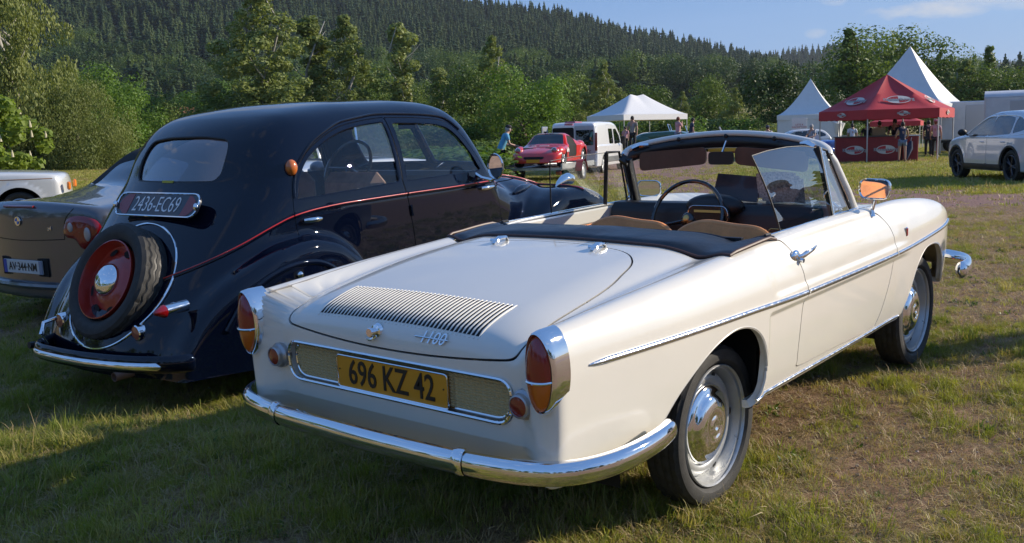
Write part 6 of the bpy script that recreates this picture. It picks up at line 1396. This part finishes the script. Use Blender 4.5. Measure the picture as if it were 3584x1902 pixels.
pmul=t.nodes.new('ShaderNodeMath'); pmul.operation='MULTIPLY'; pmul.use_clamp=True; t.links.new(pa.outputs[0],pmul.inputs[0]); 
mm_=t.nodes.new('ShaderNodeMath'); mm_.operation='MULTIPLY'; mm_.use_clamp=True; t.links.new(attr('path'),mm_.inputs[0]); mm_.inputs[1].default_value=3; t.links.new(mm_.outputs[0],pmul.inputs[1])
c2=mixc(pmul.outputs[0],c1,gravel); t.links.new(c2,p.inputs['Base Color'])
b=t.nodes.new('ShaderNodeBump'); b.inputs['Strength'].default_value=.9; b.inputs['Distance'].default_value=.03; t.links.new(nz_(38,10,.75),b.inputs['Height']); t.links.new(b.outputs[0],p.inputs['Normal'])
link('ground',me,m,kind='structure')
# ---- grass
def leafmat(name,c1,c2,trans=.35,rough=.55,nscale=.7,spec=.3):
    m=bpy.data.materials.new(name); m.use_nodes=True; t=m.node_tree; p=t.nodes['Principled BSDF']; p.inputs['Roughness'].default_value=rough; p.inputs['Specular IOR Level'].default_value=spec
    o=[n for n in t.nodes if n.type=='OUTPUT_MATERIAL'][0]; oi=t.nodes.new('ShaderNodeObjectInfo'); ge=t.nodes.new('ShaderNodeNewGeometry'); nz=t.nodes.new('ShaderNodeTexNoise'); nz.inputs['Scale'].default_value=nscale; nz.inputs['Detail'].default_value=4
    t.links.new(ge.outputs['Position'],nz.inputs[0]); ma=t.nodes.new('ShaderNodeMath'); ma.operation='MULTIPLY_ADD'; ma.inputs[1].default_value=.55; t.links.new(oi.outputs['Random'],ma.inputs[0]); 
    mb=t.nodes.new('ShaderNodeMath'); mb.operation='MULTIPLY_ADD'; mb.inputs[1].default_value=1.6; mb.inputs[2].default_value=-.58; t.links.new(nz.outputs[0],mb.inputs[0]); t.links.new(mb.outputs[0],ma.inputs[2]); ma.use_clamp=True
    mx=t.nodes.new('ShaderNodeMixRGB'); mx.inputs[1].default_value=(*c1,1); mx.inputs[2].default_value=(*c2,1); t.links.new(ma.outputs[0],mx.inputs[0]); t.links.new(mx.outputs[0],p.inputs['Base Color'])
    tr=t.nodes.new('ShaderNodeBsdfTranslucent'); ms=t.nodes.new('ShaderNodeMixShader'); ms.inputs[0].default_value=trans; hs=t.nodes.new('ShaderNodeMixRGB'); hs.blend_type='MULTIPLY'; hs.inputs[0].default_value=1; hs.inputs[2].default_value=(1.35,1.35,.75,1); t.links.new(mx.outputs[0],hs.inputs[1]); t.links.new(hs.outputs[0],tr.inputs[0])
    t.links.new(p.outputs[0],ms.inputs[1]); t.links.new(tr.outputs[0],ms.inputs[2]); t.links.new(ms.outputs[0],o.inputs[0]); MATS[name]=m; return m
g_green=leafmat('grass_green',(.15,.205,.028),(.35,.35,.06)); g_dry=leafmat('grass_dry',(.30,.215,.10),(.47,.36,.19),trans=.25); g_mix=leafmat('grass_mixed',(.23,.225,.05),(.46,.39,.13)); g_clov=leafmat('clover_leaf',(.06,.12,.02),(.13,.19,.04),rough=.45)
def tuft(name,n,h,spread,wd,lean,m_,seed,seg=3,flat=0):
    r=np.random.RandomState(seed); V=[];F=[]
    for i in range(n):
        a=r.rand()*6.283; rr=spread*math.sqrt(r.rand()); bx,by=rr*math.cos(a),rr*math.sin(a); d=a+r.randn()*.9; hh=h*(.45+.75*r.rand()); le=lean*(.3+r.rand()); w0=wd*(.7+.6*r.rand()); b0=len(V)
        px_,py_=-math.sin(d),math.cos(d)
        for k in range(seg+1):
            t=k/seg; out=le*hh*t*t; z=hh*t*(1-.35*le*t)-(.004 if k==0 else 0); w=w0*(1-t**1.6)
            V.append((bx+math.cos(d)*out-px_*w,by+math.sin(d)*out-py_*w,z)); V.append((bx+math.cos(d)*out+px_*w,by+math.sin(d)*out+py_*w,z))
        for k in range(seg): F.append((b0+2*k,b0+2*k+1,b0+2*k+3,b0+2*k+2))
    me=np_mesh(name,V,F); me.materials.append(m_); return me
protos=[tuft('t%d'%i,26,.034,.05,.0016,.9,g_green,i) for i in range(3)]+[tuft('t%d'%i,26,.030,.055,.0016,1.1,g_mix,i) for i in range(3,6)]+[tuft('t6',12,.05,.06,.0014,1.6,g_dry,6),tuft('t7',14,.05,.06,.0013,1.9,g_dry,7),tuft('t8',18,.070,.045,.0020,.8,g_green,8),tuft('t9',20,.085,.05,.0019,.7,g_mix,9),tuft('t10',4,.15,.05,.0011,.5,g_dry,10,4),tuft('t11',14,.022,.05,.0075,1.5,g_clov,11,2)]
protos+=[tuft('f%d'%i,34,.06,.20,.006,.9,m_,40+i) for i,m_ in enumerate((g_green,g_mix,g_mix,g_dry))]
protos.append(tuft('t16',16,.026,.07,.0011,3.2,g_dry,16,2)); protos.append(tuft('t17',14,.018,.06,.0013,2.6,g_mix,17,2))
PT=[];RO=[];SC=[];IX=[]
def scatter(n,D0,D1,lat,far=False):
    D=np.sqrt(rng.rand(n)*(D1**2-D0**2)+D0**2); L=(rng.rand(n)*2-1)*lat*D+0; x=CAM[0]+FH[0]*D+RH[0]*L; y=CAM[1]+FH[1]*D+RH[1]*L
    patch=fbm(x,y,21,4,.9); fine=fbm(x,y,5,4,3.0); pm_=path_mask(x,y); right=sstep(.2,2.5,L)*(1-sstep(9,16,D))
    dens=np.clip(.50+.5*patch+.45*fine-1.05*right+.35*sstep(14,24,D),.07,1)*(1-.93*pm_)
    keep=rng.rand(n)<dens; x,y,D,L,patch,fine,right=x[keep],y[keep],D[keep],L[keep],patch[keep],fine[keep],right[keep]; k=len(x); z=ground_z(x,y)+.012*fbm(x,y,9,3,1.1)*(1-sstep(30,60,D))
    u=rng.rand(k); g=np.clip(patch*.6+.3*fine+.25-.25*right,0,1)
    if far: ix=12+np.where(u<.3+.3*g,0,np.where(u<.75,1,np.where(u<.88,2,3)))
    else:
        tall=(rng.rand(k)<(.02+.28*(1-right)*sstep(-.2,.6,fine)*(L<.6)+.05*sstep(.2,.7,fine))); ix=np.where(u<.35+.35*g,rng.randint(0,3,k),np.where(u<.78-.25*right,rng.randint(3,6,k),rng.randint(6,8,k)))
        ix=np.where(tall,rng.randint(8,10,k),ix); v=rng.rand(k); ix=np.where(v<.012,10,ix); ix=np.where((v>.95),11,ix)
    s=(.75+.6*rng.rand(k))*(1.0 if not far else .9+.3*rng.rand(k)); PT.append(np.stack([x,y,z],-1)); RO.append(np.stack([rng.randn(k)*.12,rng.randn(k)*.12,rng.rand(k)*6.283],-1)); SC.append(np.stack([s,s,s*(.8+.5*rng.rand(k))],-1)); IX.append(ix)
scatter(22000,1.7,5.2,.60); scatter(36000,5.2,11,.60); scatter(26000,11,20,.60)
scatter(30000,14,34,.60,True); scatter(26000,34,75,.60,True)
n=42000; D=1.8+13*rng.rand(n)**.75; L=(rng.rand(n)*1.2-.6)*D; x=CAM[0]+FH[0]*D+RH[0]*L; y=CAM[1]+FH[1]*D+RH[1]*L; s_=.6+.8*rng.rand(n)
PT.append(np.stack([x,y,ground_z(x,y)+.012*fbm(x,y,9,3,1.1)],-1)); RO.append(np.stack([rng.randn(n)*.25,rng.randn(n)*.25,rng.rand(n)*6.283],-1)); SC.append(np.stack([s_,s_,s_],-1)); IX.append(np.where(rng.rand(n)<.9,16,17))
# clumps: many tufts growing together, with thin worn turf between them
def clumps(n,D0,D1,latlo,lathi,per):
    D=np.sqrt(rng.rand(n)*(D1**2-D0**2)+D0**2); L=(latlo+(lathi-latlo)*rng.rand(n))*D; cx=CAM[0]+FH[0]*D+RH[0]*L; cy=CAM[1]+FH[1]*D+RH[1]*L
    keep=(rng.rand(n)<np.clip(.75+.6*fbm(cx,cy,21,4,.9),.15,1)*(1-.9*path_mask(cx,cy))); cx,cy=cx[keep],cy[keep]; n=len(cx); rad=.035+.10*rng.rand(n)**1.5; k=per
    g=rng.randn(n,k,2)*rad[:,None,None]*np.array([1.35,.9]); x=(cx[:,None]+g[...,0]).ravel(); y=(cy[:,None]+g[...,1]).ravel(); rr=np.hypot(g[...,0],g[...,1]).ravel()/np.repeat(rad,k)
    z=ground_z(x,y)+.012*fbm(x,y,9,3,1.1); m=len(x); s=np.repeat(.45+.75*rng.rand(n),k)*(1.15-.35*np.clip(rr,0,1.6))*(.8+.4*rng.rand(m)); sp=np.repeat(rng.randint(0,5,n),k)
    ix=np.where(sp<2,rng.randint(0,3,m),np.where(sp<4,rng.randint(3,6,m),np.where(rng.rand(m)<.5,8,1))); ix=np.where(rng.rand(m)<.08,rng.randint(6,8,m),ix)
    PT.append(np.stack([x,y,z],-1)); RO.append(np.stack([rng.randn(m)*.2,rng.randn(m)*.2,rng.rand(m)*6.283],-1)); SC.append(np.stack([s*.8,s*.8,s*1.5],-1)); IX.append(ix)
clumps(480,2.0,6,-.6,.6,30); clumps(1300,5,12,-.6,.6,22); clumps(260,2.6,7,-.62,-.1,40); clumps(900,11,22,-.6,.6,14)
gn_scatter('grass',np.concatenate(PT),np.concatenate(RO),np.concatenate(SC),np.concatenate(IX),protos,label='short patchy meadow grass, greener on the left')
# stones and dead leaves on bare soil
def stone(seed):
    r=np.random.RandomState(seed); b=MB().ball((0,0,.2),(1,.8,.55),8,5); V=np.concatenate(b.V); V=V*(1+.15*r.randn(len(V),1)); me=np_mesh('pebble',V,b.F,sharp=50); me.materials.append(mat('pebble_stone',(.26,.17,.13),.85,base2=(.36,.31,.27),vscale=3)); return me
n=7000; D=1.8+16*rng.rand(n)**.8; L=(rng.rand(n)*2-1)*.58*D; x=CAM[0]+FH[0]*D+RH[0]*L; y=CAM[1]+FH[1]*D+RH[1]*L; s=.003+.009*rng.rand(n)**3
gn_scatter('gravel',np.stack([x,y,ground_z(x,y)],-1),np.stack([0*x,0*x,rng.rand(n)*6.28],-1),np.stack([s,s,s],-1),rng.randint(0,3,n),[stone(i) for i in range(3)],label='small reddish stones scattered over the bare soil')
# ============================================================ trees
bark=mat('brown_bark',(.10,.075,.055),.9,var=.3,vscale=6,bump=.6,bscale=14); birchb=mat('pale_bark',(.38,.36,.32),.8,var=.3,vscale=4)
lv_mid=leafmat('leaf_mid_green',(.075,.125,.024),(.15,.21,.045),.3,nscale=.3); lv_bright=leafmat('leaf_bright_green',(.08,.155,.022),(.15,.24,.04),.35,nscale=.5); lv_olive=leafmat('leaf_olive',(.14,.18,.05),(.27,.31,.10),.3,nscale=.4); lv_dark=leafmat('leaf_dark_green',(.025,.055,.014),(.065,.11,.025),.25,nscale=.4); lv_birch=leafmat('leaf_birch',(.12,.15,.038),(.22,.25,.07),.3,nscale=.5)
needle=leafmat('spruce_needles',(.025,.055,.021),(.078,.120,.042),.1,nscale=.02,rough=.7); needle2=leafmat('fir_needles',(.036,.064,.022),(.098,.130,.042),.1,nscale=.02,rough=.7)
def leaves(cl,n,size,seed,droop=0,asp=.6):
    """leaf faces spread through clusters cl=(x,y,z,r,weight)"""
    r=np.random.RandomState(seed); cl=np.array(cl); w=cl[:,4]*cl[:,3]**2; k=r.choice(len(cl),n,p=w/w.sum()); c=cl[k]
    d=r.randn(n,3); d/=np.linalg.norm(d,axis=1,keepdims=True); rad=c[:,3]*(.55+.5*r.rand(n)**.6); P=c[:,:3]+d*rad[:,None]*np.array([1,1,.85])
    if droop: P[:,2]-=droop*r.rand(n)**2*c[:,3]
    nn=d+r.randn(n,3)*.55+np.array([0,0,.35]); nn/=np.linalg.norm(nn,axis=1,keepdims=True); t=np.cross(nn,r.randn(n,3)); t/=np.linalg.norm(t,axis=1,keepdims=True)
    if droop: t=t*.5+np.array([0,0,-1.]); t/=np.linalg.norm(t,axis=1,keepdims=True)
    b=np.cross(nn,t); b/=np.linalg.norm(b,axis=1,keepdims=True)+1e-9; s=size*(.6+.8*r.rand(n,1))
    V=np.stack([P-t*s,P+b*s*asp,P+t*s,P-b*s*asp],1).reshape(-1,3); F=np.arange(4*n).reshape(-1,4); return V,F
def build_leaf(name,cl,n,size,seed,m_,droop=0,asp=.6):
    V,F=leaves(cl,n,size,seed,droop,asp); me=np_mesh(name,V,F); me.materials.append(m_); return me
def trunk_mesh(h,r0,limbs,seed,m_,bend=.3,name='trunk'):
    r=np.random.RandomState(seed); mb=MB(); pts=[(bend*math.sin(k*.9+seed)*k/6*.25,bend*math.cos(k*1.3)*k/6*.25,h*k/6) for k in range(7)]; mb.tube(pts,[r0*(1.25-k/6*1.05) for k in range(7)],n=8)
    for i in range(limbs):
        z=h*(.25+.65*i/max(1,limbs)); a=r.rand()*6.283; l=h*(.16+.1*r.rand())*(1.15-z/h*.6); p0=np.array([0,0,z]); d=np.array([math.cos(a),math.sin(a),.8]); mb.tube([p0,p0+d*l*.4,p0+d*l*.75+np.array([0,0,.15*l])],[r0*.42,r0*.25,r0*.08],n=5)
    me=mb.mesh(name,60); me.materials.append(m_); return me
def clusters(n,rx,rz,z0,seed,shape='broad',rc=.28):
    r=np.random.RandomState(seed); o=[]
    for i in range(n):
        a=r.rand()*6.283; t=r.rand()
        if shape=='broad': rr=rx*math.sqrt(r.rand())*math.sqrt(max(.05,1-(2*t-1)**2*.85)); z=z0+rz*t; cr=rc*(.6+.7*r.rand())
        elif shape=='tall': pr=(1-abs(2*t-.75)**1.6*.75); rr=rx*pr*r.rand()**.6; z=z0+rz*t; cr=rc*(.45+.6*r.rand())*(1.1-.5*t)
        elif shape=='column': rr=rx*(1-t*.7)*r.rand()**.6; z=z0+rz*t; cr=rc*(.5+.5*r.rand())
        elif shape=='cone': rr=rx*(1-t)**.9*r.rand()**.5; z=z0+rz*t; cr=rc*(.5+.6*r.rand())*(1.1-.75*t)
        o.append((rr*math.cos(a),rr*math.sin(a),z,cr,1))
    return o
# unit trees: height about 1
KT={}
for i in range(3): KT['broad%d'%i]=(build_leaf('crown',clusters(46,.34,.74,.20,i,rc=.15),9000,.0125,i,lv_mid),trunk_mesh(.7,.022,7,i,bark))
for i in range(2): KT['bright%d'%i]=(build_leaf('crown',clusters(40,.36,.78,.14,i+9,rc=.15),9000,.013,i+5,lv_bright),trunk_mesh(.6,.02,7,i,bark))
for i in range(3): KT['olive%d'%i]=(build_leaf('crown',clusters(170,.25,.88,.09,i+20,'tall',.055),17000,.0088,i+20,lv_olive),trunk_mesh(.88,.013,5,i+3,birchb))
for i in range(2): KT['thin%d'%i]=(build_leaf('crown',clusters(40,.095,.88,.10,i+30,'column',.06),6000,.011,i+30,lv_olive),trunk_mesh(.97,.011,10,i+5,birchb))
for i in range(2): KT['dark%d'%i]=(build_leaf('crown',clusters(44,.40,.74,.16,i+40,rc=.16),9500,.0155,i+40,lv_dark),trunk_mesh(.6,.022,6,i,bark))
KT['column0']=(build_leaf('crown',clusters(60,.12,.92,.06,50,'cone',.085),6500,.0125,50,lv_mid),trunk_mesh(.9,.012,6,2,bark))
KT['birch0']=(build_leaf('crown',clusters(110,.32,.88,.08,60,'tall',.09),42000,.0085,60,lv_birch,droop=1.6,asp=.42),trunk_mesh(.93,.014,14,8,birchb))
KT['willow0']=(build_leaf('crown',clusters(60,.42,.84,.08,61,rc=.12),34000,.0105,61,lv_birch,droop=2.2,asp=.35),trunk_mesh(.7,.02,9,9,bark))
KT['bush0']=(build_leaf('foliage',clusters(30,.5,.75,.10,70,rc=.24),5000,.03,70,lv_mid),None); KT['bush1']=(build_leaf('foliage',clusters(30,.5,.75,.10,71,rc=.24),5000,.03,71,lv_bright),None); KT['bush2']=(build_leaf('foliage',clusters(30,.6,.6,.10,72,rc=.24),5000,.025,72,lv_olive),None)
def conifer(seed,m_,whorls=19,nb=8,jag=.25,name='crown'):
    r=np.random.RandomState(seed); V=[];F=[]
    for k in range(whorls):
        t=k/(whorls-1); z=.08+.90*t; R0=(.20*(1-t)**.8+.006)*(1+.25*r.randn())
        for j in range(nb):
            a=6.283*(j+r.rand()*.8)/nb+k; l=R0*(.45+.85*r.rand()); dz_=-.25*l-.02*r.rand(); w=.32*l+.012; b0=len(V); ca,sa=math.cos(a),math.sin(a)
            V+=[(0,0,z+.03),(ca*l*.55-sa*w,sa*l*.55+ca*w,z+dz_*.3),(ca*l,sa*l,z+dz_+.01*r.randn()),(ca*l*.55+sa*w,sa*l*.55-ca*w,z+dz_*.3),(ca*l*.6,sa*l*.6,z-.045-.03*r.rand())]
            F+=[(b0,b0+1,b0+2),(b0,b0+2,b0+3),(b0+1,b0+4,b0+2),(b0+3,b0+2,b0+4)]
    me=np_mesh(name,V,F,smooth=False); me.materials.append(m_); return me
con=[conifer(i,needle if i%2==0 else needle2) for i in range(4)]; ctr=MB().tube([(0,0,0),(0,0,.5),(0,0,1.0)],[.014,.009,.002],n=5).mesh('trunk',60); ctr.materials.append(bark)
def ordn(n):
    u='zeroth first second third fourth fifth sixth seventh eighth ninth tenth eleventh twelfth thirteenth fourteenth fifteenth sixteenth seventeenth eighteenth nineteenth twentieth'.split()
    return u[n] if n<=20 else ('thirtieth' if n==30 else ('twenty-' if n<30 else 'thirty-')+u[n%10])
KIND={'broad':('deciduous_tree','tree'),'bright':('deciduous_tree','tree'),'olive':('poplar_tree','tree'),'thin':('slender_poplar','tree'),'dark':('chestnut_tree','tree'),'column':('columnar_tree','tree'),'birch':('birch_tree','tree'),'willow':('willow_tree','tree'),'bush':('shrub','shrub'),'conifer':('pine_tree','tree')}
def tree(kind,px,ytop,D,ws=1.0,label='',group=None,xy=None,h=None,rot=None,dz_=0,cat=None):
    base=kind.rstrip('0123456789'); nm,ct=KIND[base]
    if xy is None: g=gp(px,D); h=(CAM+D*ray(px,ytop))[2]-g[2]
    else: g=np.array([xy[0],xy[1],float(ground_z(*xy))])
    o=empty(nm,(g[0],g[1],g[2]-.05*h+dz_),rng.rand()*6.28 if rot is None else rot,label,cat or ct,group); o.scale=(h*ws*1.05,h*ws*1.05,h*1.05)
    cr,tr=(con[int(kind[-1])],ctr) if base=='conifer' else KT[kind]
    link('foliage' if base=='bush' else 'crown',cr,parent=o)
    if tr: link('trunk',tr,parent=o)
    return o
tree('birch0',70,-120,60,1.0,'tall weeping birch with pale trunk at the left edge of the meadow')
tree('willow0',205,185,58,1.15,'drooping willow right of the tall birch, over the roadster')
tree('birch0',-60,-60,66,1.0,'second tall birch mostly cut off by the left edge',rot=2.0)
lv_pale=leafmat('leaf_pale_green',(.15,.22,.035),(.27,.34,.07),.45,nscale=.8)
KT['chest0']=(build_leaf('crown',clusters(44,.5,.76,.12,80,rc=.14),4200,.034,80,lv_pale,asp=.7),trunk_mesh(.5,.02,5,3,bark)); KIND['chest']=('horse_chestnut','tree')
ch=tree('chest0',8,235,38,1.0,'young horse chestnut with big bright leaves behind the white classic saloon'); 
fl_=MB()
r_=np.random.RandomState(4)
for i in range(26):
    a=r_.rand()*6.28; t=r_.rand(); q=np.array([.50*math.cos(a)*(.6+.4*r_.rand()),.50*math.sin(a)*(.6+.4*r_.rand()),.25+.6*t]); fl_.tube([q,q+np.array([0,0,.035]),q+np.array([0,0,.075])],[.014,.012,.003],n=6)
fo_=fl_.build('flower_candle',mat('cream_blossom',(.55,.50,.34),.8),ch,kind='stuff')
G1='leafy trees at the foot of the wooded hill'
spec=[('bright0',262,180,80,.9,'bright green tree just right of the willow'),('bright1',335,200,86,.8,'bright green tree behind the rear roof of the black saloon'),('broad0',408,250,92,1.0,'olive green tree above the rear window of the saloon'),('bush1',300,300,80,1.2,'low green shrub under the two bright trees'),('broad1',560,225,100,1.1,'mid green tree standing over the saloon roof, left of the first poplar'),
('olive0',690,-45,96,1.0,'tallest olive poplar reaching the top edge of the picture'),('thin0',808,60,102,1.2,'slender poplar between the two broad olive poplars'),('olive1',888,48,100,.95,'second tall olive poplar, over the middle of the saloon roof'),('thin1',1030,75,100,1.0,'bare stemmed slender poplar with a pale trunk'),('thin0',1112,185,104,1.2,'short slender poplar right of the bare stemmed one'),
('broad2',620,205,110,1.0,'dark green tree between saloon roof and the tallest poplar'),('broad0',765,200,112,1.1,'mid green tree under the slender poplar'),('broad1',955,180,115,1.0,'mid green tree between second poplar and the bare stemmed one'),('broad2',1080,215,112,1.1,'mid green tree behind the saloon windscreen'),('olive2',1250,100,100,.9,'olive poplar rising above the man in light blue'),('broad0',1180,185,98,.9,'greyish green tree left of that above the man in light blue'),
('bright0',1320,180,88,1.1,'bright green tree behind the open van door'),('bright1',1375,225,92,.9,'bright green tree just left of the van roof'),('broad1',1440,195,118,1.0,'darker tree over the van'),('olive0',1525,165,112,.95,'olive tree left of the white canopy'),('broad2',1590,225,124,1.1,'mid green tree right behind the canopy peaks'),('broad0',1650,235,124,1.0,'mid green tree over the right canopy corner'),('olive1',1718,240,118,.9,'small olive tree over the woman in pink'),('broad1',1785,205,128,.9,'pointed mid green tree between canopy and small pagoda'),('olive2',1850,230,112,1.1,'straggly olive tree left of the dark chestnuts'),
('dark0',1962,178,96,.95,'dark round chestnut left of the small pagoda tent'),('dark1',2072,235,98,.85,'lower dark chestnut right of the small pagoda peak'),('broad0',2160,98,120,1.0,'big green tree between the small pagoda and the red tent'),('broad1',2250,92,124,1.05,'big green tree directly behind the tall pagoda peak'),('broad2',2335,108,124,.95,'big green tree right of the tall pagoda peak'),('column0',2132,85,118,1.2,'pointed tree left of the big green trees'),
('olive0',2425,160,112,1.2,'olive green tree over the box lorry'),('broad0',2478,182,110,1.1,'mid green tree above the lorry roofs'),('column0',2482,128,125,1.2,'dark pointed tree rising at the right over the lorries'),('broad1',2540,185,112,1.1,'mid green tree above the curved lorry roof'),('broad2',2620,180,110,1.1,'mid green tree cut off by the right edge'),('olive1',2380,190,118,1.0,'olive tree between the tall pagoda and the lorry')]
for k,px,yt,D,ws,lb_ in spec: tree(k,px,yt-12,D,ws*(1.25 if k[:5] in('olive','thin0','thin1') else 1.15),lb_,G1)
for i in range(34):
    px=230+i*72+int(rng.rand()*50)
    if 2080<px<2380: continue
    tree(['broad0','broad1','olive1','broad2','bright0','olive2'][i%6],px,205+int(rng.rand()*50)+(30 if px>1500 else 0),128+rng.rand()*20,1.15,ordn(i+1)+' tree from the left in the second row at the foot of the hill','trees in the second row at the foot of the hill')
SHR=['mid green','light green','olive']; ORD='first second third fourth fifth sixth seventh eighth ninth tenth eleventh twelfth thirteenth fourteenth fifteenth sixteenth seventeenth eighteenth nineteenth twentieth'.split()
for i,px in enumerate(range(1180,2130,52)): tree('bush%d'%(i%3),px+int(rng.rand()*30),288+int(rng.rand()*22),86+rng.rand()*12,1.3,SHR[i%3]+' shrub, '+ORD[i]+' from the left in the row right of the red sports car','shrubs along the far edge of the meadow')
for i,px in enumerate(range(380,1180,60)): tree('bush%d'%(i%3),px+int(rng.rand()*30),290+int(rng.rand()*30),84+rng.rand()*10,1.3,SHR[i%3]+' shrub, '+ORD[i]+' from the left in the row behind the black saloon','shrubs along the far edge of the meadow')
tree('bush0',1228,352,36,1.5,'dark green shrub beside the man in light blue'); tree('bush1',1118,366,30,3.0,'wide clipped shrub seen through the saloon front window')
# trees out of the picture, seen in the paint and glass
G2='trees around the meadow outside the picture'
for i in range(46):
    a=math.degrees(YAW)+48+i*5.9+rng.randn()*1.5; D=42+14*rng.rand()
    if a>360+math.degrees(YAW)-46: break
    aa=(a+180)%360-180; h=7+5*rng.rand()
    if -52<aa<12: continue
    if -75<aa<-50: D*=1.4; h*=.6
    x_,y_=CAM[0]+D*math.cos(R(a)),CAM[1]+D*math.sin(R(a))
    k=['broad0','dark0','broad2','conifer0','broad1','conifer3'][i%6]
    o=tree(k,0,0,0,1.0 if k[0]!='c' else 1.6,'tree in the belt around the meadow behind the viewer',G2,xy=(x_,y_),h=h)
tree('conifer0',0,0,0,1.7,'lone pine beside the meadow, mirrored in the side window of the convertible',xy=(31,-12.6),h=6.5)
# ============================================================ hills and forest
def hill(name,ridge,base,D0,D1,ntree,hmin,hmax,seed,cols=(-900,3500),extra=0,kinds=(0,1,2,3),label='',gam=1.0):
    ry,by=K(*ridge),K(*base); pxs=np.linspace(cols[0],cols[1],160); ts=np.linspace(0,1,40)
    def pos(px,t): D=D0+(D1-D0)*t; y=by(px)+(ry(px)-by(px))*t**gam; r_=CF+CR*((px*PX-1792)/FPX)[...,None]-CU*((y*PX-951)/FPX)[...,None]; return CAM+D[...,None]*r_
    Pm,Tm=np.meshgrid(pxs,ts,indexing='ij'); V=pos(Pm,Tm); back=V[:,-1:,:]+np.array([FH[0],FH[1],-.35])*120; V=np.concatenate([V,back],1); n2=41
    F=[(i*n2+j,(i+1)*n2+j,(i+1)*n2+j+1,i*n2+j+1) for i in range(159) for j in range(40)]
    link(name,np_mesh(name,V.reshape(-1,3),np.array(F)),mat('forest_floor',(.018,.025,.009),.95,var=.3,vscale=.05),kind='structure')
    r=np.random.RandomState(seed); D=np.sqrt(r.rand(ntree)*(D1**2-D0**2)+D0**2); t=(D-D0)/(D1-D0); px=cols[0]+r.rand(ntree)*(cols[1]-cols[0]); P=pos(px,t)+np.stack([0*t,0*t,0*t-1],-1)
    nr=int(ntree*.10); pr=cols[0]+r.rand(nr)*(cols[1]-cols[0]); P=np.concatenate([P,pos(pr,np.ones(nr)*.995)-np.array([0,0,1.5])]); n=len(P)
    big=fbm(P[:,0],P[:,1],seed,3,.012); s=(hmin+(hmax-hmin)*r.rand(n)**1.3)*(1+.12*big); 
    ix=np.array(kinds)[r.randint(0,len(kinds),n)]; wd=s*(.95+.5*r.rand(n)); tt=np.concatenate([t,np.ones(n-len(t))]); ix=np.where((ix>3)&(tt>.30),r.randint(0,4,n),ix)
    gn_scatter(name+'_forest',P,np.stack([r.randn(n)*.03,r.randn(n)*.03,r.rand(n)*6.28],-1),np.stack([wd,wd,s],-1),ix,HP,label=label); return pos
HP=con+[KT['broad0'][0],KT['dark1'][0]]
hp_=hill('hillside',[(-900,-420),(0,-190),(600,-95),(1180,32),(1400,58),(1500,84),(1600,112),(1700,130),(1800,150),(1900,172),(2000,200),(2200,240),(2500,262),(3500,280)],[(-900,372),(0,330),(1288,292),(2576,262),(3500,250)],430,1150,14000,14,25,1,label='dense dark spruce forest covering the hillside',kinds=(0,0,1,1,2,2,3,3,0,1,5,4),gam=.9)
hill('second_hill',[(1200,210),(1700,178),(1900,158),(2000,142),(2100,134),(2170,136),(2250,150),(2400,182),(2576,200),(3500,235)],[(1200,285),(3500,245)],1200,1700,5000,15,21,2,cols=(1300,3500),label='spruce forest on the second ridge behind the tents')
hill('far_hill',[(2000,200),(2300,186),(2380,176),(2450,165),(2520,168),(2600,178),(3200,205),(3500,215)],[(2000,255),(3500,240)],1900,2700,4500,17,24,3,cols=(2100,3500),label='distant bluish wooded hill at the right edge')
# the nearest spruces at the hill foot, one by one
G3='spruces at the foot of the wooded hill'
r_=np.random.RandomState(12)
for i in range(120):
    px=np.array([-150+2500*r_.rand()]); t=np.array([.005+.05*r_.rand()]); P=hp_(px,t)[0]; h=12+6*r_.rand(); k=r_.randint(0,4)
    o=empty('spruce_tree',tuple(P-np.array([0,0,.5])),r_.rand()*6.28,'dark spruce in the lowest rows of the wooded hill','tree',G3); o.scale=(h*1.25,h*1.25,h); link('crown',con[k],parent=o); link('trunk',ctr,parent=o)

# air
hz=MB().box((600,500,158),(6800,6800,336)).build('haze',None,kind='stuff',label='thin summer haze over the valley')
m=bpy.data.materials.new('summer_haze'); m.use_nodes=True; t=m.node_tree; t.nodes.clear(); o=t.nodes.new('ShaderNodeOutputMaterial'); v=t.nodes.new('ShaderNodeVolumePrincipled'); v.inputs['Color'].default_value=(.80,.90,1,1); v.inputs['Density'].default_value=.00007; v.inputs['Anisotropy'].default_value=.3
t.links.new(v.outputs[0],o.inputs['Volume']); hz.data.materials.append(m)
